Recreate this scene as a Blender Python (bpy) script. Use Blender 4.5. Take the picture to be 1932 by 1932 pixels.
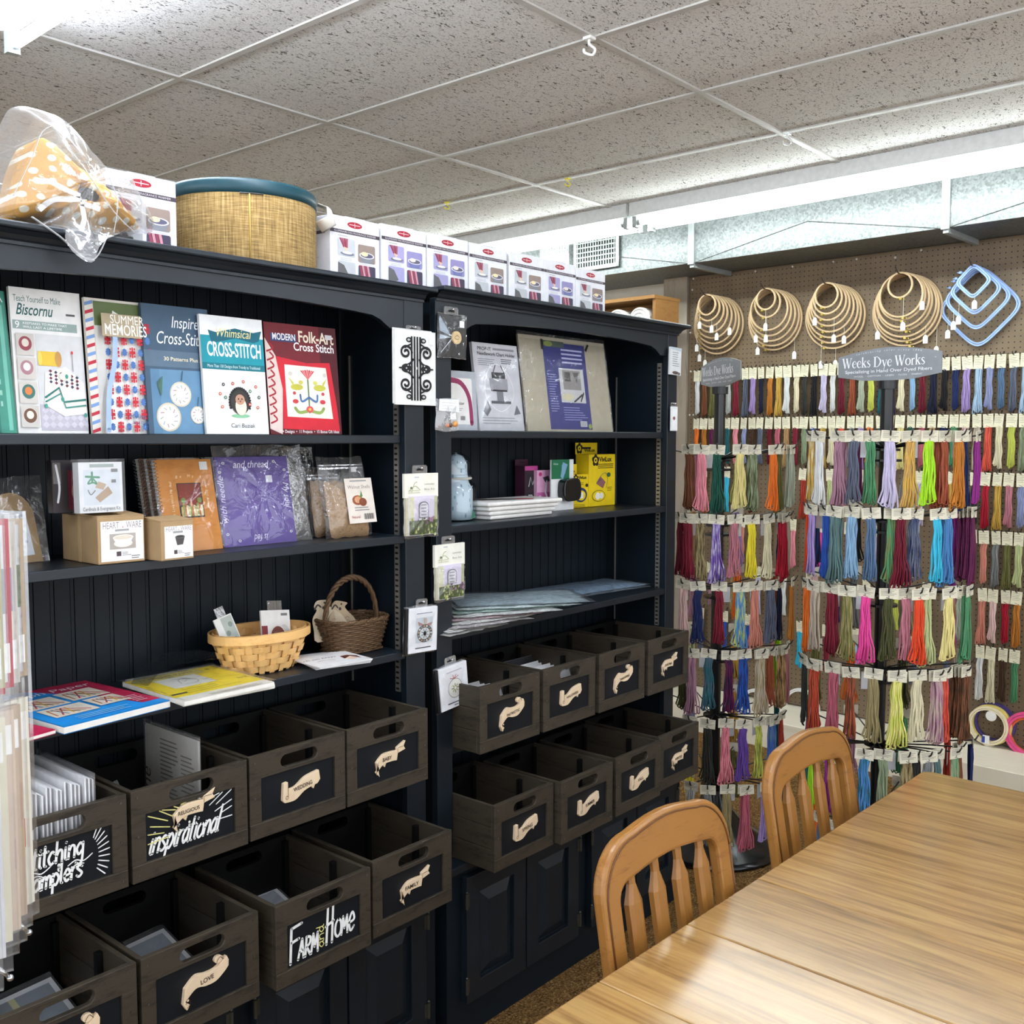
import bpy, math, random
from mathutils import Vector, Matrix, Euler
random.seed(7)
for o in list(bpy.data.objects): bpy.data.objects.remove(o)
SC = bpy.context.scene; COL = SC.collection
PI = math.pi
# ---------------------------------------------------------------- camera
F, YAW, PIT, ROLL, H = 1903.4, 0.7103, -0.0727, 0.0006, 1.58
_f = Vector((math.cos(PIT)*math.cos(YAW), math.cos(PIT)*math.sin(YAW), math.sin(PIT)))
_r0 = Vector((math.sin(YAW), -math.cos(YAW), 0)); _u0 = _r0.cross(_f)
_r = math.cos(ROLL)*_r0 + math.sin(ROLL)*_u0; _u = -math.sin(ROLL)*_r0 + math.cos(ROLL)*_u0
CAM = Vector((0, 0, H))
cd = bpy.data.cameras.new('camera'); co = bpy.data.objects.new('camera', cd); COL.objects.link(co)
cd.sensor_width = 36; cd.lens = F/1932*36; cd.clip_start = .05; cd.clip_end = 60
M = Matrix((( _r.x, _u.x, -_f.x, 0), (_r.y, _u.y, -_f.y, 0), (_r.z, _u.z, -_f.z, H), (0, 0, 0, 1)))
co.matrix_world = M; SC.camera = co
# ---------------------------------------------------------------- world, exposure
w = bpy.data.worlds.new('world'); SC.world = w; w.use_nodes = True
w.node_tree.nodes['Background'].inputs[0].default_value = (.92, .96, 1, 1)
w.node_tree.nodes['Background'].inputs[1].default_value = 2.1
vs = SC.view_settings; vs.view_transform = 'Standard'; vs.look = 'None'; vs.gamma = 1; vs.exposure = 0.15
try: vs.use_curve_mapping = False
except Exception: pass
TUBE_DUCT, TUBE_ROOM = 31.0, 46.0   # how strongly the tubes by the duct and the other tubes of the shop glow
# ---------------------------------------------------------------- measuring: a direction meets a known plane of the place
def ray(px, py): return _f + _r*((px-966)/F) - _u*((py-966)/F)
def atX(px, py, X): d = ray(px, py); return CAM + d*(X/d.x)
def atY(px, py, Y): d = ray(px, py); return CAM + d*(Y/d.y)
def atZ(px, py, Z): d = ray(px, py); return CAM + d*((Z-H)/d.z)
def pxof(p):
    q = Vector(p)-CAM; z = q.dot(_f); return (966+F*q.dot(_r)/z, 966-F*q.dot(_u)/z)
# ---------------------------------------------------------------- materials
def lin(c):
    c = c.lstrip('#'); v = [int(c[i:i+2], 16)/255 for i in (0, 2, 4)]
    return tuple(x/12.92 if x <= .04045 else ((x+.055)/1.055)**2.4 for x in v) + (1,)
MATS = {}
def newmat(name):
    m = bpy.data.materials.new(name); m.use_nodes = True; nt = m.node_tree
    return m, nt, nt.nodes['Principled BSDF']
def link(nt, a, ao, b, bi): nt.links.new(a.outputs[ao], b.inputs[bi])
def coords(nt, scale=(1, 1, 1), kind='Object'):
    tc = nt.nodes.new('ShaderNodeTexCoord'); mp = nt.nodes.new('ShaderNodeMapping')
    mp.inputs['Scale'].default_value = scale; link(nt, tc, kind, mp, 0); return mp
def noise(nt, src, scale, detail=3, rough=.5, dist=0):
    n = nt.nodes.new('ShaderNodeTexNoise'); n.inputs['Scale'].default_value = scale; n.inputs['Detail'].default_value = detail
    n.inputs['Roughness'].default_value = rough; n.inputs['Distortion'].default_value = dist
    link(nt, src, 0, n, 'Vector'); return n
def ramp(nt, src, out, stops):
    r = nt.nodes.new('ShaderNodeValToRGB'); e = r.color_ramp.elements
    while len(e) < len(stops): e.new(.5)
    for i, (p, c) in enumerate(stops): e[i].position = p; e[i].color = c if len(c) == 4 else tuple(c)+(1,)
    link(nt, src, out, r, 0); return r
def bump(nt, src, out, bsdf, strength, dist=.002):
    b = nt.nodes.new('ShaderNodeBump'); b.inputs['Strength'].default_value = strength; b.inputs['Distance'].default_value = dist
    link(nt, src, out, b, 'Height'); link(nt, b, 0, bsdf, 'Normal'); return b
def C(col, rough=.6, spec=.4, metal=0, var=.06, scale=40):
    """plain colour with a faint procedural mottling"""
    k = (col, rough, spec, metal, var)
    if k in MATS: return MATS[k]
    m, nt, b = newmat('colour_'+col.strip('#'))
    c = lin(col); b.inputs['Roughness'].default_value = rough; b.inputs['Specular IOR Level'].default_value = spec; b.inputs['Metallic'].default_value = metal
    n = noise(nt, coords(nt), scale, 2)
    r = ramp(nt, n, 0, [(.3, tuple(x*(1-var) for x in c[:3])), (.7, tuple(min(1, x*(1+var)) for x in c[:3]))])
    link(nt, r, 0, b, 'Base Color'); MATS[k] = m; return m
def wood(name, stops, scale=(1, 1, 1), rough=.4, ring=6, spec=.4, bmp=.15, coat=0):
    if name in MATS: return MATS[name]
    m, nt, b = newmat(name); mp = coords(nt, scale)
    n1 = noise(nt, mp, ring, 5, .6, .6); n2 = noise(nt, mp, ring*7, 3, .6)
    mx = nt.nodes.new('ShaderNodeMath'); mx.operation = 'MULTIPLY_ADD'; mx.inputs[1].default_value = .45
    link(nt, n2, 0, mx, 0); link(nt, n1, 0, mx, 2)
    r = ramp(nt, mx, 0, stops); link(nt, r, 0, b, 'Base Color')
    b.inputs['Roughness'].default_value = rough; b.inputs['Specular IOR Level'].default_value = spec
    b.inputs['Coat Weight'].default_value = coat
    bump(nt, n2, 0, b, bmp, .001); MATS[name] = m; return m
def painted(name, col, edge=None, rough=.42, var=.25, spec=.45):
    if name in MATS: return MATS[name]
    m, nt, b = newmat(name); c = lin(col)[:3]; mp = coords(nt)
    n = noise(nt, mp, 9, 5, .65); r = ramp(nt, n, 0, [(.3, tuple(x*(1-var) for x in c)), (.7, tuple(x*(1+var) for x in c))])
    link(nt, r, 0, b, 'Base Color'); b.inputs['Roughness'].default_value = rough; b.inputs['Specular IOR Level'].default_value = spec
    n2 = noise(nt, coords(nt, (6, 60, 60)), 3, 3); bump(nt, n2, 0, b, .12, .001); MATS[name] = m; return m
def emis(name, col, s):
    if name in MATS: return MATS[name]
    m, nt, b = newmat(name); b.inputs['Base Color'].default_value = lin(col); b.inputs['Emission Color'].default_value = lin(col)
    b.inputs['Emission Strength'].default_value = s; MATS[name] = m; return m
def plastic(name, gl=.16, tint=(1, 1, 1), milky=.0, sc=28, rough=.12, bs=.6):
    """thin clear film: mostly transparent, crinkled gloss on top, a little milkiness"""
    if name in MATS: return MATS[name]
    m = bpy.data.materials.new(name); m.use_nodes = True; nt = m.node_tree; nt.nodes.clear()
    out = nt.nodes.new('ShaderNodeOutputMaterial'); tr = nt.nodes.new('ShaderNodeBsdfTransparent'); tr.inputs[0].default_value = tint+(1,)
    g = nt.nodes.new('ShaderNodeBsdfGlossy'); g.inputs['Roughness'].default_value = rough
    d = nt.nodes.new('ShaderNodeBsdfDiffuse'); d.inputs[0].default_value = (.85, .87, .9, 1)
    n = noise(nt, coords(nt), sc, 3, .55, .8); b = nt.nodes.new('ShaderNodeBump'); b.inputs['Strength'].default_value = bs; b.inputs['Distance'].default_value = .006
    link(nt, n, 0, b, 'Height'); link(nt, b, 0, g, 'Normal')
    a = nt.nodes.new('ShaderNodeMixShader'); a.inputs[0].default_value = milky; link(nt, tr, 0, a, 1); link(nt, d, 0, a, 2)
    fr = nt.nodes.new('ShaderNodeFresnel'); fr.inputs[0].default_value = 1.45
    mx = nt.nodes.new('ShaderNodeMath'); mx.operation = 'MULTIPLY_ADD'; mx.inputs[1].default_value = .30; mx.inputs[2].default_value = gl; mx.use_clamp = True
    link(nt, b, 0, fr, 'Normal'); link(nt, fr, 0, mx, 0)
    s = nt.nodes.new('ShaderNodeMixShader'); link(nt, mx, 0, s, 0); link(nt, a, 0, s, 1); link(nt, g, 0, s, 2); link(nt, s, 0, out, 0)
    MATS[name] = m; return m
def yarn(c1, c2=None):
    k = ('yarn', c1, c2)
    if k in MATS: return MATS[k]
    m, nt, b = newmat('yarn_'+c1.strip('#')); a = lin(c1)[:3]; z = lin(c2)[:3] if c2 else tuple(x*.72 for x in a)
    n = noise(nt, coords(nt, (90, 90, 14) if not c2 else (150, 150, 22)), 1, 3)
    r = ramp(nt, n, 0, [(.34, z), (.62 if not c2 else .55, a)]); link(nt, r, 0, b, 'Base Color')
    b.inputs['Roughness'].default_value = .62; b.inputs['Specular IOR Level'].default_value = .25
    wv = nt.nodes.new('ShaderNodeTexWave'); wv.inputs['Scale'].default_value = 160; wv.bands_direction = 'DIAGONAL'
    link(nt, coords(nt), 0, wv, 0); bump(nt, wv, 1, b, .35, .001); MATS[k] = m; return m
# ---------------------------------------------------------------- mesh building
class MB:
    def __init__(s): s.v = []; s.f = []; s.m = []; s.mi = 0
    def mat(s, i): s.mi = i; return s
    def add(s, vs, fs):
        n = len(s.v); s.v += [tuple(x) for x in vs]; s.f += [tuple(i+n for i in f) for f in fs]; s.m += [s.mi]*len(fs); return s
    def box(s, x0, x1, y0, y1, z0, z1):
        return s.add([(x0, y0, z0), (x1, y0, z0), (x1, y1, z0), (x0, y1, z0), (x0, y0, z1), (x1, y0, z1), (x1, y1, z1), (x0, y1, z1)],
                     [(0, 3, 2, 1), (4, 5, 6, 7), (0, 1, 5, 4), (1, 2, 6, 5), (2, 3, 7, 6), (3, 0, 4, 7)])
    def frustum(s, a, b, ya, yb):
        """rect a (x0,x1,z0,z1) at depth ya to rect b at yb"""
        vs = [(a[0], ya, a[2]), (a[1], ya, a[2]), (a[1], ya, a[3]), (a[0], ya, a[3]), (b[0], yb, b[2]), (b[1], yb, b[2]), (b[1], yb, b[3]), (b[0], yb, b[3])]
        return s.add(vs, [(0, 1, 5, 4), (1, 2, 6, 5), (2, 3, 7, 6), (3, 0, 4, 7), (4, 5, 6, 7)])
    def tube(s, pts, r, n=6, cap=True, closed=False, flat=1):
        pts = [Vector(p) for p in pts]; N = len(pts); vs = []; up = None
        for i, p in enumerate(pts):
            if closed: t = pts[(i+1) % N]-pts[i-1]
            else: t = pts[min(i+1, N-1)]-pts[max(i-1, 0)]
            t = t.normalized() if t.length > 1e-9 else Vector((0, 0, 1))
            if up is None: up = Vector((0, 0, 1)) if abs(t.z) < .9 else Vector((1, 0, 0))
            a = t.cross(up)
            a = a.normalized() if a.length > 1e-6 else t.orthogonal().normalized()
            up = a.cross(t).normalized()
            rr = r[i] if isinstance(r, (list, tuple)) else r
            for k in range(n):
                an = 2*PI*k/n; vs.append(p+a*(rr*math.cos(an))+up*(rr*flat*math.sin(an)))
        fs = []
        for i in range(N if closed else N-1):
            j = (i+1) % N
            for k in range(n): fs.append((i*n+k, i*n+(k+1) % n, j*n+(k+1) % n, j*n+k))
        if cap and not closed: fs += [tuple(range(n-1, -1, -1)), tuple((N-1)*n+k for k in range(n))]
        return s.add(vs, fs)
    def lathe(s, prof, n=32, c=(0, 0, 0), sx=1, sy=1, a0=0, a1=2*PI):
        full = abs(a1-a0-2*PI) < 1e-6; vs = []; K = n if full else n+1
        for k in range(K):
            a = a0+(a1-a0)*k/n
            for r, z in prof: vs.append((c[0]+r*math.cos(a)*sx, c[1]+r*math.sin(a)*sy, c[2]+z))
        P = len(prof); fs = []
        for k in range(n):
            j = (k+1) % K
            for i in range(P-1): fs.append((k*P+i, j*P+i, j*P+i+1, k*P+i+1))
        return s.add(vs, fs)
    def sphere(s, c, r, n=12, sx=1, sy=1, sz=1):
        pr = [(r*math.sin(PI*i/(n//2)), -r*sz*math.cos(PI*i/(n//2))) for i in range(n//2+1)]
        return s.lathe(pr, n, c, sx, sy)
    def prism(s, poly, y0, y1):
        """polygon in x,z extruded from y0 (front) to y1"""
        n = len(poly); vs = [(x, y0, z) for x, z in poly]+[(x, y1, z) for x, z in poly]
        fs = [tuple(range(n)), tuple(range(2*n-1, n-1, -1))]+[(i, i+n, (i+1) % n+n, (i+1) % n) for i in range(n)]
        return s.add(vs, fs)
    def ring(s, outer, inner, y0, y1):
        """two matching closed outlines in x,z extruded: a plate with a hole"""
        n = len(outer); vs = []
        for y in (y0, y1):
            vs += [(x, y, z) for x, z in outer]+[(x, y, z) for x, z in inner]
        fs = []
        for i in range(n):
            j = (i+1) % n
            fs += [(i, j, n+j, n+i), (2*n+j, 2*n+i, 3*n+i, 3*n+j), (j, i, 2*n+i, 2*n+j), (n+i, n+j, 3*n+j, 3*n+i)]
        return s.add(vs, fs)
    def poly(s, pts): return s.add(pts, [tuple(range(len(pts)))])
    def xf(s, mat): s.v = [tuple(mat @ Vector(p)) for p in s.v]; return s
    def mesh(s, name, mats, smooth=False):
        me = bpy.data.meshes.new(name); me.from_pydata(s.v, [], s.f); me.update()
        for m in (mats if isinstance(mats, (list, tuple)) else [mats]): me.materials.append(m)
        me.polygons.foreach_set('material_index', s.m)
        if smooth: me.polygons.foreach_set('use_smooth', [True]*len(me.polygons))
        return me
    def build(s, name, mats, parent=None, loc=(0, 0, 0), rot=(0, 0, 0), smooth=False, bevel=0, label=None):
        return obj(name, s.mesh(name, mats, smooth), parent, loc, rot, bevel, label)
def obj(name, me, parent=None, loc=(0, 0, 0), rot=(0, 0, 0), bevel=0, label=None):
    o = bpy.data.objects.new(name, me); COL.objects.link(o); o.location = loc; o.rotation_euler = rot
    if parent is not None: o.parent = parent
    if label: o['label'] = label
    if bevel:
        b = o.modifiers.new('bevel', 'BEVEL'); b.width = bevel; b.segments = 2; b.limit_method = 'ANGLE'; b.angle_limit = .6
    return o
def tag(o, label, cat, group=None):
    o['label'] = label; o['category'] = cat
    if group: o['group'] = group
    return o
def thing(name, label, cat, loc=(0, 0, 0), rot=(0, 0, 0), group=None):
    o = bpy.data.objects.new(name, None); COL.objects.link(o); o.location = loc; o.rotation_euler = rot; o.empty_display_size = .05
    return tag(o, label, cat, group)
def struct(o): o['kind'] = 'structure'; return o
def kids(o): return [c for c in bpy.data.objects if c.parent == o]
def dup(o, loc, rot=None, label=None, parent=None, ch=None):
    c = o.copy(); COL.objects.link(c)
    if parent is None:
        c.location = loc
        if rot is not None: c.rotation_euler = rot
        if label: c['label'] = label
    else: c.parent = parent
    for k in kids(o): dup(k, None, parent=c)
    return c
# ---------------------------------------------------------------- flat printed art
def cr(pts, n=6, closed=False):
    """Catmull-Rom smoothing"""
    P = list(pts); N = len(P); out = []
    if N < 3: return P
    for i in range(N if closed else N-1):
        p0 = P[i-1] if (i > 0 or closed) else P[0]; p1 = P[i]; p2 = P[(i+1) % N]; p3 = P[(i+2) % N] if (i+2 < N or closed) else P[N-1]
        for k in range(n):
            t = k/n
            out.append(tuple(.5*((2*b)+(-a+c)*t+(2*a-5*b+4*c-d)*t*t+(-a+3*b-3*c+d)*t**3) for a, b, c, d in zip(p0, p1, p2, p3)))
    if not closed: out.append(P[-1])
    return out
TXT = {}
def glyphs(body, shear=0, bold=0):
    k = (body, shear, bold)
    if k not in TXT:
        cu = bpy.data.curves.new('t', 'FONT'); cu.body = body; cu.size = 1; cu.shear = shear; cu.resolution_u = 3; cu.offset = bold
        ob = bpy.data.objects.new('t', cu); me = ob.to_mesh()
        vs = [(v.co.x, v.co.y) for v in me.vertices]; fs = [tuple(p.vertices) for p in me.polygons]
        ob.to_mesh_clear(); bpy.data.objects.remove(ob); bpy.data.curves.remove(cu); TXT[k] = (vs, fs)
    return TXT[k]
class Art:
    """coloured shapes on the plane x,z in front of y=0, stacked in layers"""
    def __init__(s): s.mb = MB(); s.ms = []; s.L = 0
    def m(s, col, rough=.5):
        mt = C(col, rough, .35) if isinstance(col, str) else col
        if mt not in s.ms: s.ms.append(mt)
        s.mb.mi = s.ms.index(mt); s.L += 1; return -.0004-.00005*s.L
    def poly(s, pts, col):
        y = s.m(col); s.mb.poly([(x, y, z) for x, z in pts]); return s
    def rect(s, x0, z0, x1, z1, col): return s.poly([(x0, z0), (x1, z0), (x1, z1), (x0, z1)], col)
    def rrect(s, x0, z0, x1, z1, r, col):
        pts = []
        for cx, cz, a in ((x1-r, z0+r, -PI/2), (x1-r, z1-r, 0), (x0+r, z1-r, PI/2), (x0+r, z0+r, PI)):
            pts += [(cx+r*math.cos(a+PI/2*k/4), cz+r*math.sin(a+PI/2*k/4)) for k in range(5)]
        return s.poly(pts, col)
    def ell(s, cx, cz, rx, rz, col, n=20): return s.poly([(cx+rx*math.cos(2*PI*k/n), cz+rz*math.sin(2*PI*k/n)) for k in range(n)], col)
    def line(s, pts, wd, col, smooth=True, closed=False):
        y = s.m(col); ribbon(s.mb, cr(pts, 5, closed) if smooth else pts, wd, y, closed); return s
    def text(s, body, x, z, size, col, align='l', shear=0, bold=0, wid=None, rot=0, sq=1):
        y = s.m(col); vs, fs = glyphs(body, shear, bold)
        if not vs: return s
        x0 = min(v[0] for v in vs); x1 = max(v[0] for v in vs)
        k = size*sq if wid is None else wid/(x1-x0)
        ox = {'l': 0, 'c': -(x0+x1)/2, 'r': -x1}[align]
        ca, sa = math.cos(rot), math.sin(rot); P = []
        for a, b in vs:
            u = (a+ox)*k; v = b*size; P.append((x+u*ca-v*sa, y, z+u*sa+v*ca))
        s.mb.add(P, fs); return s
    def bars(s, x0, x1, z, n, dz, h, col, seed=0, ragged=.4):
        """small illegible print"""
        rg = random.Random(seed)
        for i in range(n):
            s.rect(x0, z-i*dz, x1-(x1-x0)*ragged*rg.random(), z-i*dz+h, col)
        return s
    def build(s, name, parent, loc=(0, 0, 0), rot=(0, 0, 0), label=None): return s.mb.build(name, s.ms, parent, loc, rot, label=label)
def ribbon(mb, pts, wd, y, closed=False):
    """flat stroke of width wd (number or list) with rounded ends"""
    N = len(pts); L = []; R = []
    for i, p in enumerate(pts):
        a = pts[i-1] if (i > 0 or closed) else pts[0]; b = pts[(i+1) % N] if (i < N-1 or closed) else pts[-1]
        dx, dz = b[0]-a[0], b[1]-a[1]; l = math.hypot(dx, dz) or 1; hw = (wd[i] if isinstance(wd, list) else wd)/2
        L.append((p[0]-dz/l*hw, y, p[1]+dx/l*hw)); R.append((p[0]+dz/l*hw, y, p[1]-dx/l*hw))
    fs = [(i, N+i, N+(i+1) % N, (i+1) % N) for i in range(N if closed else N-1)]
    mb.add(L+R, fs)
    if not closed and not isinstance(wd, list):
        for p in (pts[0], pts[-1]): mb.poly([(p[0]+wd/2*math.cos(k*PI/4), y, p[1]+wd/2*math.sin(k*PI/4)) for k in range(8)])
O_ = [(.28, 1), (.04, .75), (.02, .25), (.28, 0), (.54, .25), (.52, .75), (.28, 1)]
HAND = {  # hand-lettered strokes: x-height 1
 'i': ([[(.1, 1), (.1, .2), (.22, 0)], [(.12, 1.38), (.14, 1.42)]], .34), 'n': ([[(.05, 0), (.05, 1)], [(.05, .55), (.25, .98), (.5, .85), (.52, 0)]], .68),
 's': ([[(.48, .85), (.25, 1), (.06, .78), (.28, .52), (.48, .25), (.25, 0), (.02, .14)]], .6), 'p': ([[(.05, 1), (.05, -.75)], [(.05, .65), (.3, 1), (.56, .55), (.32, 0), (.05, .25)]], .68),
 'r': ([[(.05, 1), (.05, 0)], [(.05, .55), (.2, .92), (.42, .95)]], .5), 'a': ([[(.5, .8), (.28, 1), (.03, .5), (.22, 0), (.5, .35)], [(.53, 1), (.51, .2), (.64, 0)]], .7),
 't': ([[(.14, 1.6), (.12, .2), (.28, 0)], [(-.1, 1.08), (.4, 1.14)]], .44), 'o': ([O_], .66), 'l': ([[(.1, 1.8), (.08, .2), (.2, 0)]], .34),
 'c': ([[(.5, .8), (.28, 1), (.03, .5), (.22, 0), (.5, .18)]], .6), 'h': ([[(.05, 1.8), (.05, 0)], [(.05, .5), (.28, .95), (.5, .8), (.52, 0)]], .68),
 'g': ([[(.5, .8), (.28, 1), (.03, .55), (.22, .08), (.5, .4)], [(.54, 1), (.52, -.4), (.28, -.72), (.02, -.55)]], .7),
 'm': ([[(.05, 0), (.05, 1)], [(.05, .55), (.22, .98), (.4, .8), (.4, 0)], [(.4, .55), (.58, .98), (.76, .8), (.77, 0)]], .92),
 'e': ([[(.05, .48), (.5, .58), (.42, .92), (.24, 1), (.03, .5), (.22, 0), (.52, .2)]], .62), 'd': ([[(.5, .8), (.28, 1), (.03, .5), (.22, 0), (.5, .35)], [(.56, 1.75), (.52, .2), (.64, 0)]], .7),
 'S': ([[(.5, 1.45), (.25, 1.6), (.03, 1.25), (.28, .85), (.52, .4), (.25, 0), (0, .2)]], .62), '&': ([[(.5, .0), (.08, 1.1), (.25, 1.35), (.4, 1.1), (.05, .5), (.2, 0), (.55, .5)]], .7),
 'F': ([[(.05, 0), (.05, 1.6)], [(.05, 1.6), (.62, 1.68)], [(.05, .95), (.48, 1.02)]], .62), 'A': ([[(0, 0), (.24, 1)], [(.24, 1), (.46, 0)], [(.08, .35), (.4, .4)]], .56),
 'R': ([[(.05, 0), (.05, 1)], [(.05, 1), (.38, .9), (.36, .6), (.07, .48)], [(.1, .48), (.46, 0)]], .54), 'M': ([[(0, 0), (.08, 1)], [(.08, 1), (.26, .3)], [(.26, .3), (.46, 1)], [(.46, 1), (.56, 0)]], .66),
 'H': ([[(.05, 0), (.08, 1.9)], [(.5, 0), (.5, 1.9)], [(-.05, .9), (.58, 1.05)]], .64), 'O': ([O_], .62), 'k': ([[(.05, 1.8), (.05, 0)], [(.48, .95), (.08, .45)], [(.15, .52), (.5, 0)]], .58), ' ': ([], .35)}
def hand(art, s, x, z, size, wd, col, slant=0, sq=1, drift=0):
    for ch in s:
        st, adv = HAND[ch]
        for p in st:
            q = [(x+(u*sq+v*slant)*size, z+v*size) for u, v in p]
            if len(q) == 1: q.append((q[0][0]+.001, q[0][1]))
            art.line(q, wd, col)
        x += adv*size*sq; z += drift*adv*size
    return x
def serif(art, s, x, z, size, col):
    """roman capitals and small letters with thick and thin strokes and serifs, cap height = size"""
    T, t = .15, .05; A = {}
    def bar(x0, x1, zz): return ('l', [(x0, zz), (x1, zz)], .05)
    G = {'W': ([('l', [(.1, 1), (.33, 0)], T), ('l', [(.33, 0), (.56, 1)], t), ('l', [(.5, 1), (.75, 0)], T), ('l', [(.75, 0), (1., 1)], t), bar(0, .24, 1), bar(.42, .64, 1), bar(.9, 1.1, 1)], 1.1),
         'e': ([('c', [(.09, .38), (.45, .4), (.42, .6), (.27, .68), (.1, .45), (.12, .18), (.28, 0), (.47, .12)], [.04, .04, .06, .06, .14, .14, .07, .05])], .53),
         'k': ([('l', [(.14, 1.05), (.14, 0)], .13), ('l', [(.18, .33), (.46, .64)], t), ('l', [(.26, .4), (.5, 0)], .13), bar(.02, .28, .02), bar(.36, .62, .02), bar(.36, .56, .64)], .6),
         's': ([('c', [(.36, .58), (.22, .67), (.09, .52), (.22, .36), (.37, .18), (.22, 0), (.06, .1)], [.05, .06, .1, .13, .1, .06, .05])], .44),
         'D': ([('l', [(.17, 1), (.17, 0)], T), ('c', [(.1, .98), (.5, .95), (.78, .5), (.5, .04), (.1, .02)], [.05, .07, .17, .07, .05]), bar(.02, .2, .02), bar(.02, .2, .98)], .92),
         'y': ([('l', [(.1, .64), (.3, .02)], .13), ('l', [(.5, .64), (.22, -.3)], t), bar(0, .22, .64), bar(.4, .58, .64)], .56),
         'o': ([('o', [(.29, .67), (.09, .5), (.09, .17), (.29, 0), (.49, .17), (.49, .5)], [.05, .13, .13, .05, .13, .13])], .58),
         'r': ([('l', [(.14, .64), (.14, 0)], .13), ('c', [(.16, .45), (.28, .62), (.4, .6)], [.05, .07, .1]), bar(.02, .3, .02)], .44), ' ': ([], .3)}
    for ch in s:
        st, adv = G[ch]
        for kind, pts, wd in st:
            y = art.m(col); P = [(x+u*size, z+v*size) for u, v in pts]
            if kind == 'l': ribbon(art.mb, P, [wd*size]*2, y)
            else:
                c = kind == 'o'; P2 = cr(P, 5, c); W2 = [q[0]*size for q in cr([(q, q) for q in wd], 5, c)]; ribbon(art.mb, P2, W2[:len(P2)], y, c)
        x += adv*size
    return x
def pillow(outline, front, back, rings=5, nz=.004, seed=1, nfac=None):
    """soft closed shape from an outline in x,z, bulging to both sides"""
    rg = random.Random(seed); n = len(outline); cx = sum(p[0] for p in outline)/n; cz = sum(p[1] for p in outline)/n; mb = MB(); vs = []; fs = []
    def layer(sgn, bulge):
        base = len(vs); vs.append((cx, sgn*bulge, cz))
        for r in range(1, rings+1):
            t = r/rings
            for x, z in outline:
                b = bulge*max(0, 1-t**2.2)**.6+(rg.uniform(-nz, nz) if r < rings else 0)
                vs.append((cx+(x-cx)*t, sgn*b, cz+(z-cz)*t))
        for k in range(n):
            a, b = base+1+k, base+1+(k+1) % n
            fs.append((base, a, b) if sgn < 0 else (base, b, a))
            for r in range(rings-1):
                q = (base+1+r*n+k, base+1+(r+1)*n+k, base+1+(r+1)*n+(k+1) % n, base+1+r*n+(k+1) % n)
                fs.append(q if sgn < 0 else q[::-1])
    layer(-1, front); layer(1, back); mb.add(vs, fs); return mb
def rect_outline(x0, x1, z0, z1, n=8, jit=0, seed=0):
    rg = random.Random(seed); P = []
    for i in range(n): P.append((x0+(x1-x0)*i/n, z0))
    for i in range(n): P.append((x1, z0+(z1-z0)*i/n))
    for i in range(n): P.append((x1-(x1-x0)*i/n, z1))
    for i in range(n): P.append((x0, z1-(z1-z0)*i/n))
    return [(x+rg.uniform(-jit, jit), z+rg.uniform(-jit, jit)) for x, z in P]
# ================================================================ THE ROOM
CEIL = 2.7545; BR = (0, 0, -.045); B0 = Vector((5.0, 1.25, 0))
def back(dx, y, z):
    """point in the frame of the pegboard wall: dx in front (negative), y along it (world Y), z up"""
    return Vector((5.0+(y-1.25)*.045+dx, y, z))
def ceiling_mat():
    m, nt, b = newmat('fissured_ceiling_tile'); mp = coords(nt, (1, 1, 1))
    n = noise(nt, coords(nt, (38, 85, 1)), 1, 2, .5, 1.6); r = ramp(nt, n, 0, [(.345, (.10, .09, .08)), (.385, (1, 1, 1))])
    n2 = noise(nt, coords(nt, (120, 170, 1)), 1, 2, .5, 1.); r2 = ramp(nt, n2, 0, [(.36, (.35, .34, .33)), (.44, (1, 1, 1))])
    n3 = noise(nt, mp, 1.3, 2); r3 = ramp(nt, n3, 0, [(.3, lin('#e6e4e0')), (.7, lin('#eeede9'))])
    a = nt.nodes.new('ShaderNodeMix'); a.data_type = 'RGBA'; a.blend_type = 'MULTIPLY'; a.inputs[0].default_value = .9
    c = nt.nodes.new('ShaderNodeMix'); c.data_type = 'RGBA'; c.blend_type = 'MULTIPLY'; c.inputs[0].default_value = .5
    nt.links.new(r3.outputs[0], a.inputs[6]); nt.links.new(r.outputs[0], a.inputs[7])
    nt.links.new(a.outputs[2], c.inputs[6]); nt.links.new(r2.outputs[0], c.inputs[7]); nt.links.new(c.outputs[2], b.inputs['Base Color'])
    b.inputs['Roughness'].default_value = .95; b.inputs['Specular IOR Level'].default_value = .05
    bump(nt, n2, 0, b, .5, .003); return m
def carpet_mat():
    m, nt, b = newmat('tufted_carpet'); n = noise(nt, coords(nt), 150, 3, .6, .5); n2 = noise(nt, coords(nt), 38, 3, .6)
    r = ramp(nt, n, 0, [(.3, lin('#4a3318')), (.5, lin('#85643a')), (.72, lin('#bf9f6c'))])
    r2 = ramp(nt, n2, 0, [(.35, (.55, .52, .5)), (.65, (1, 1, 1))]); x = nt.nodes.new('ShaderNodeMix'); x.data_type = 'RGBA'; x.blend_type = 'MULTIPLY'; x.inputs[0].default_value = 1
    nt.links.new(r.outputs[0], x.inputs[6]); nt.links.new(r2.outputs[0], x.inputs[7]); nt.links.new(x.outputs[2], b.inputs['Base Color'])
    b.inputs['Roughness'].default_value = 1; b.inputs['Specular IOR Level'].default_value = .05; bump(nt, n, 0, b, 1, .012); return m
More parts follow.
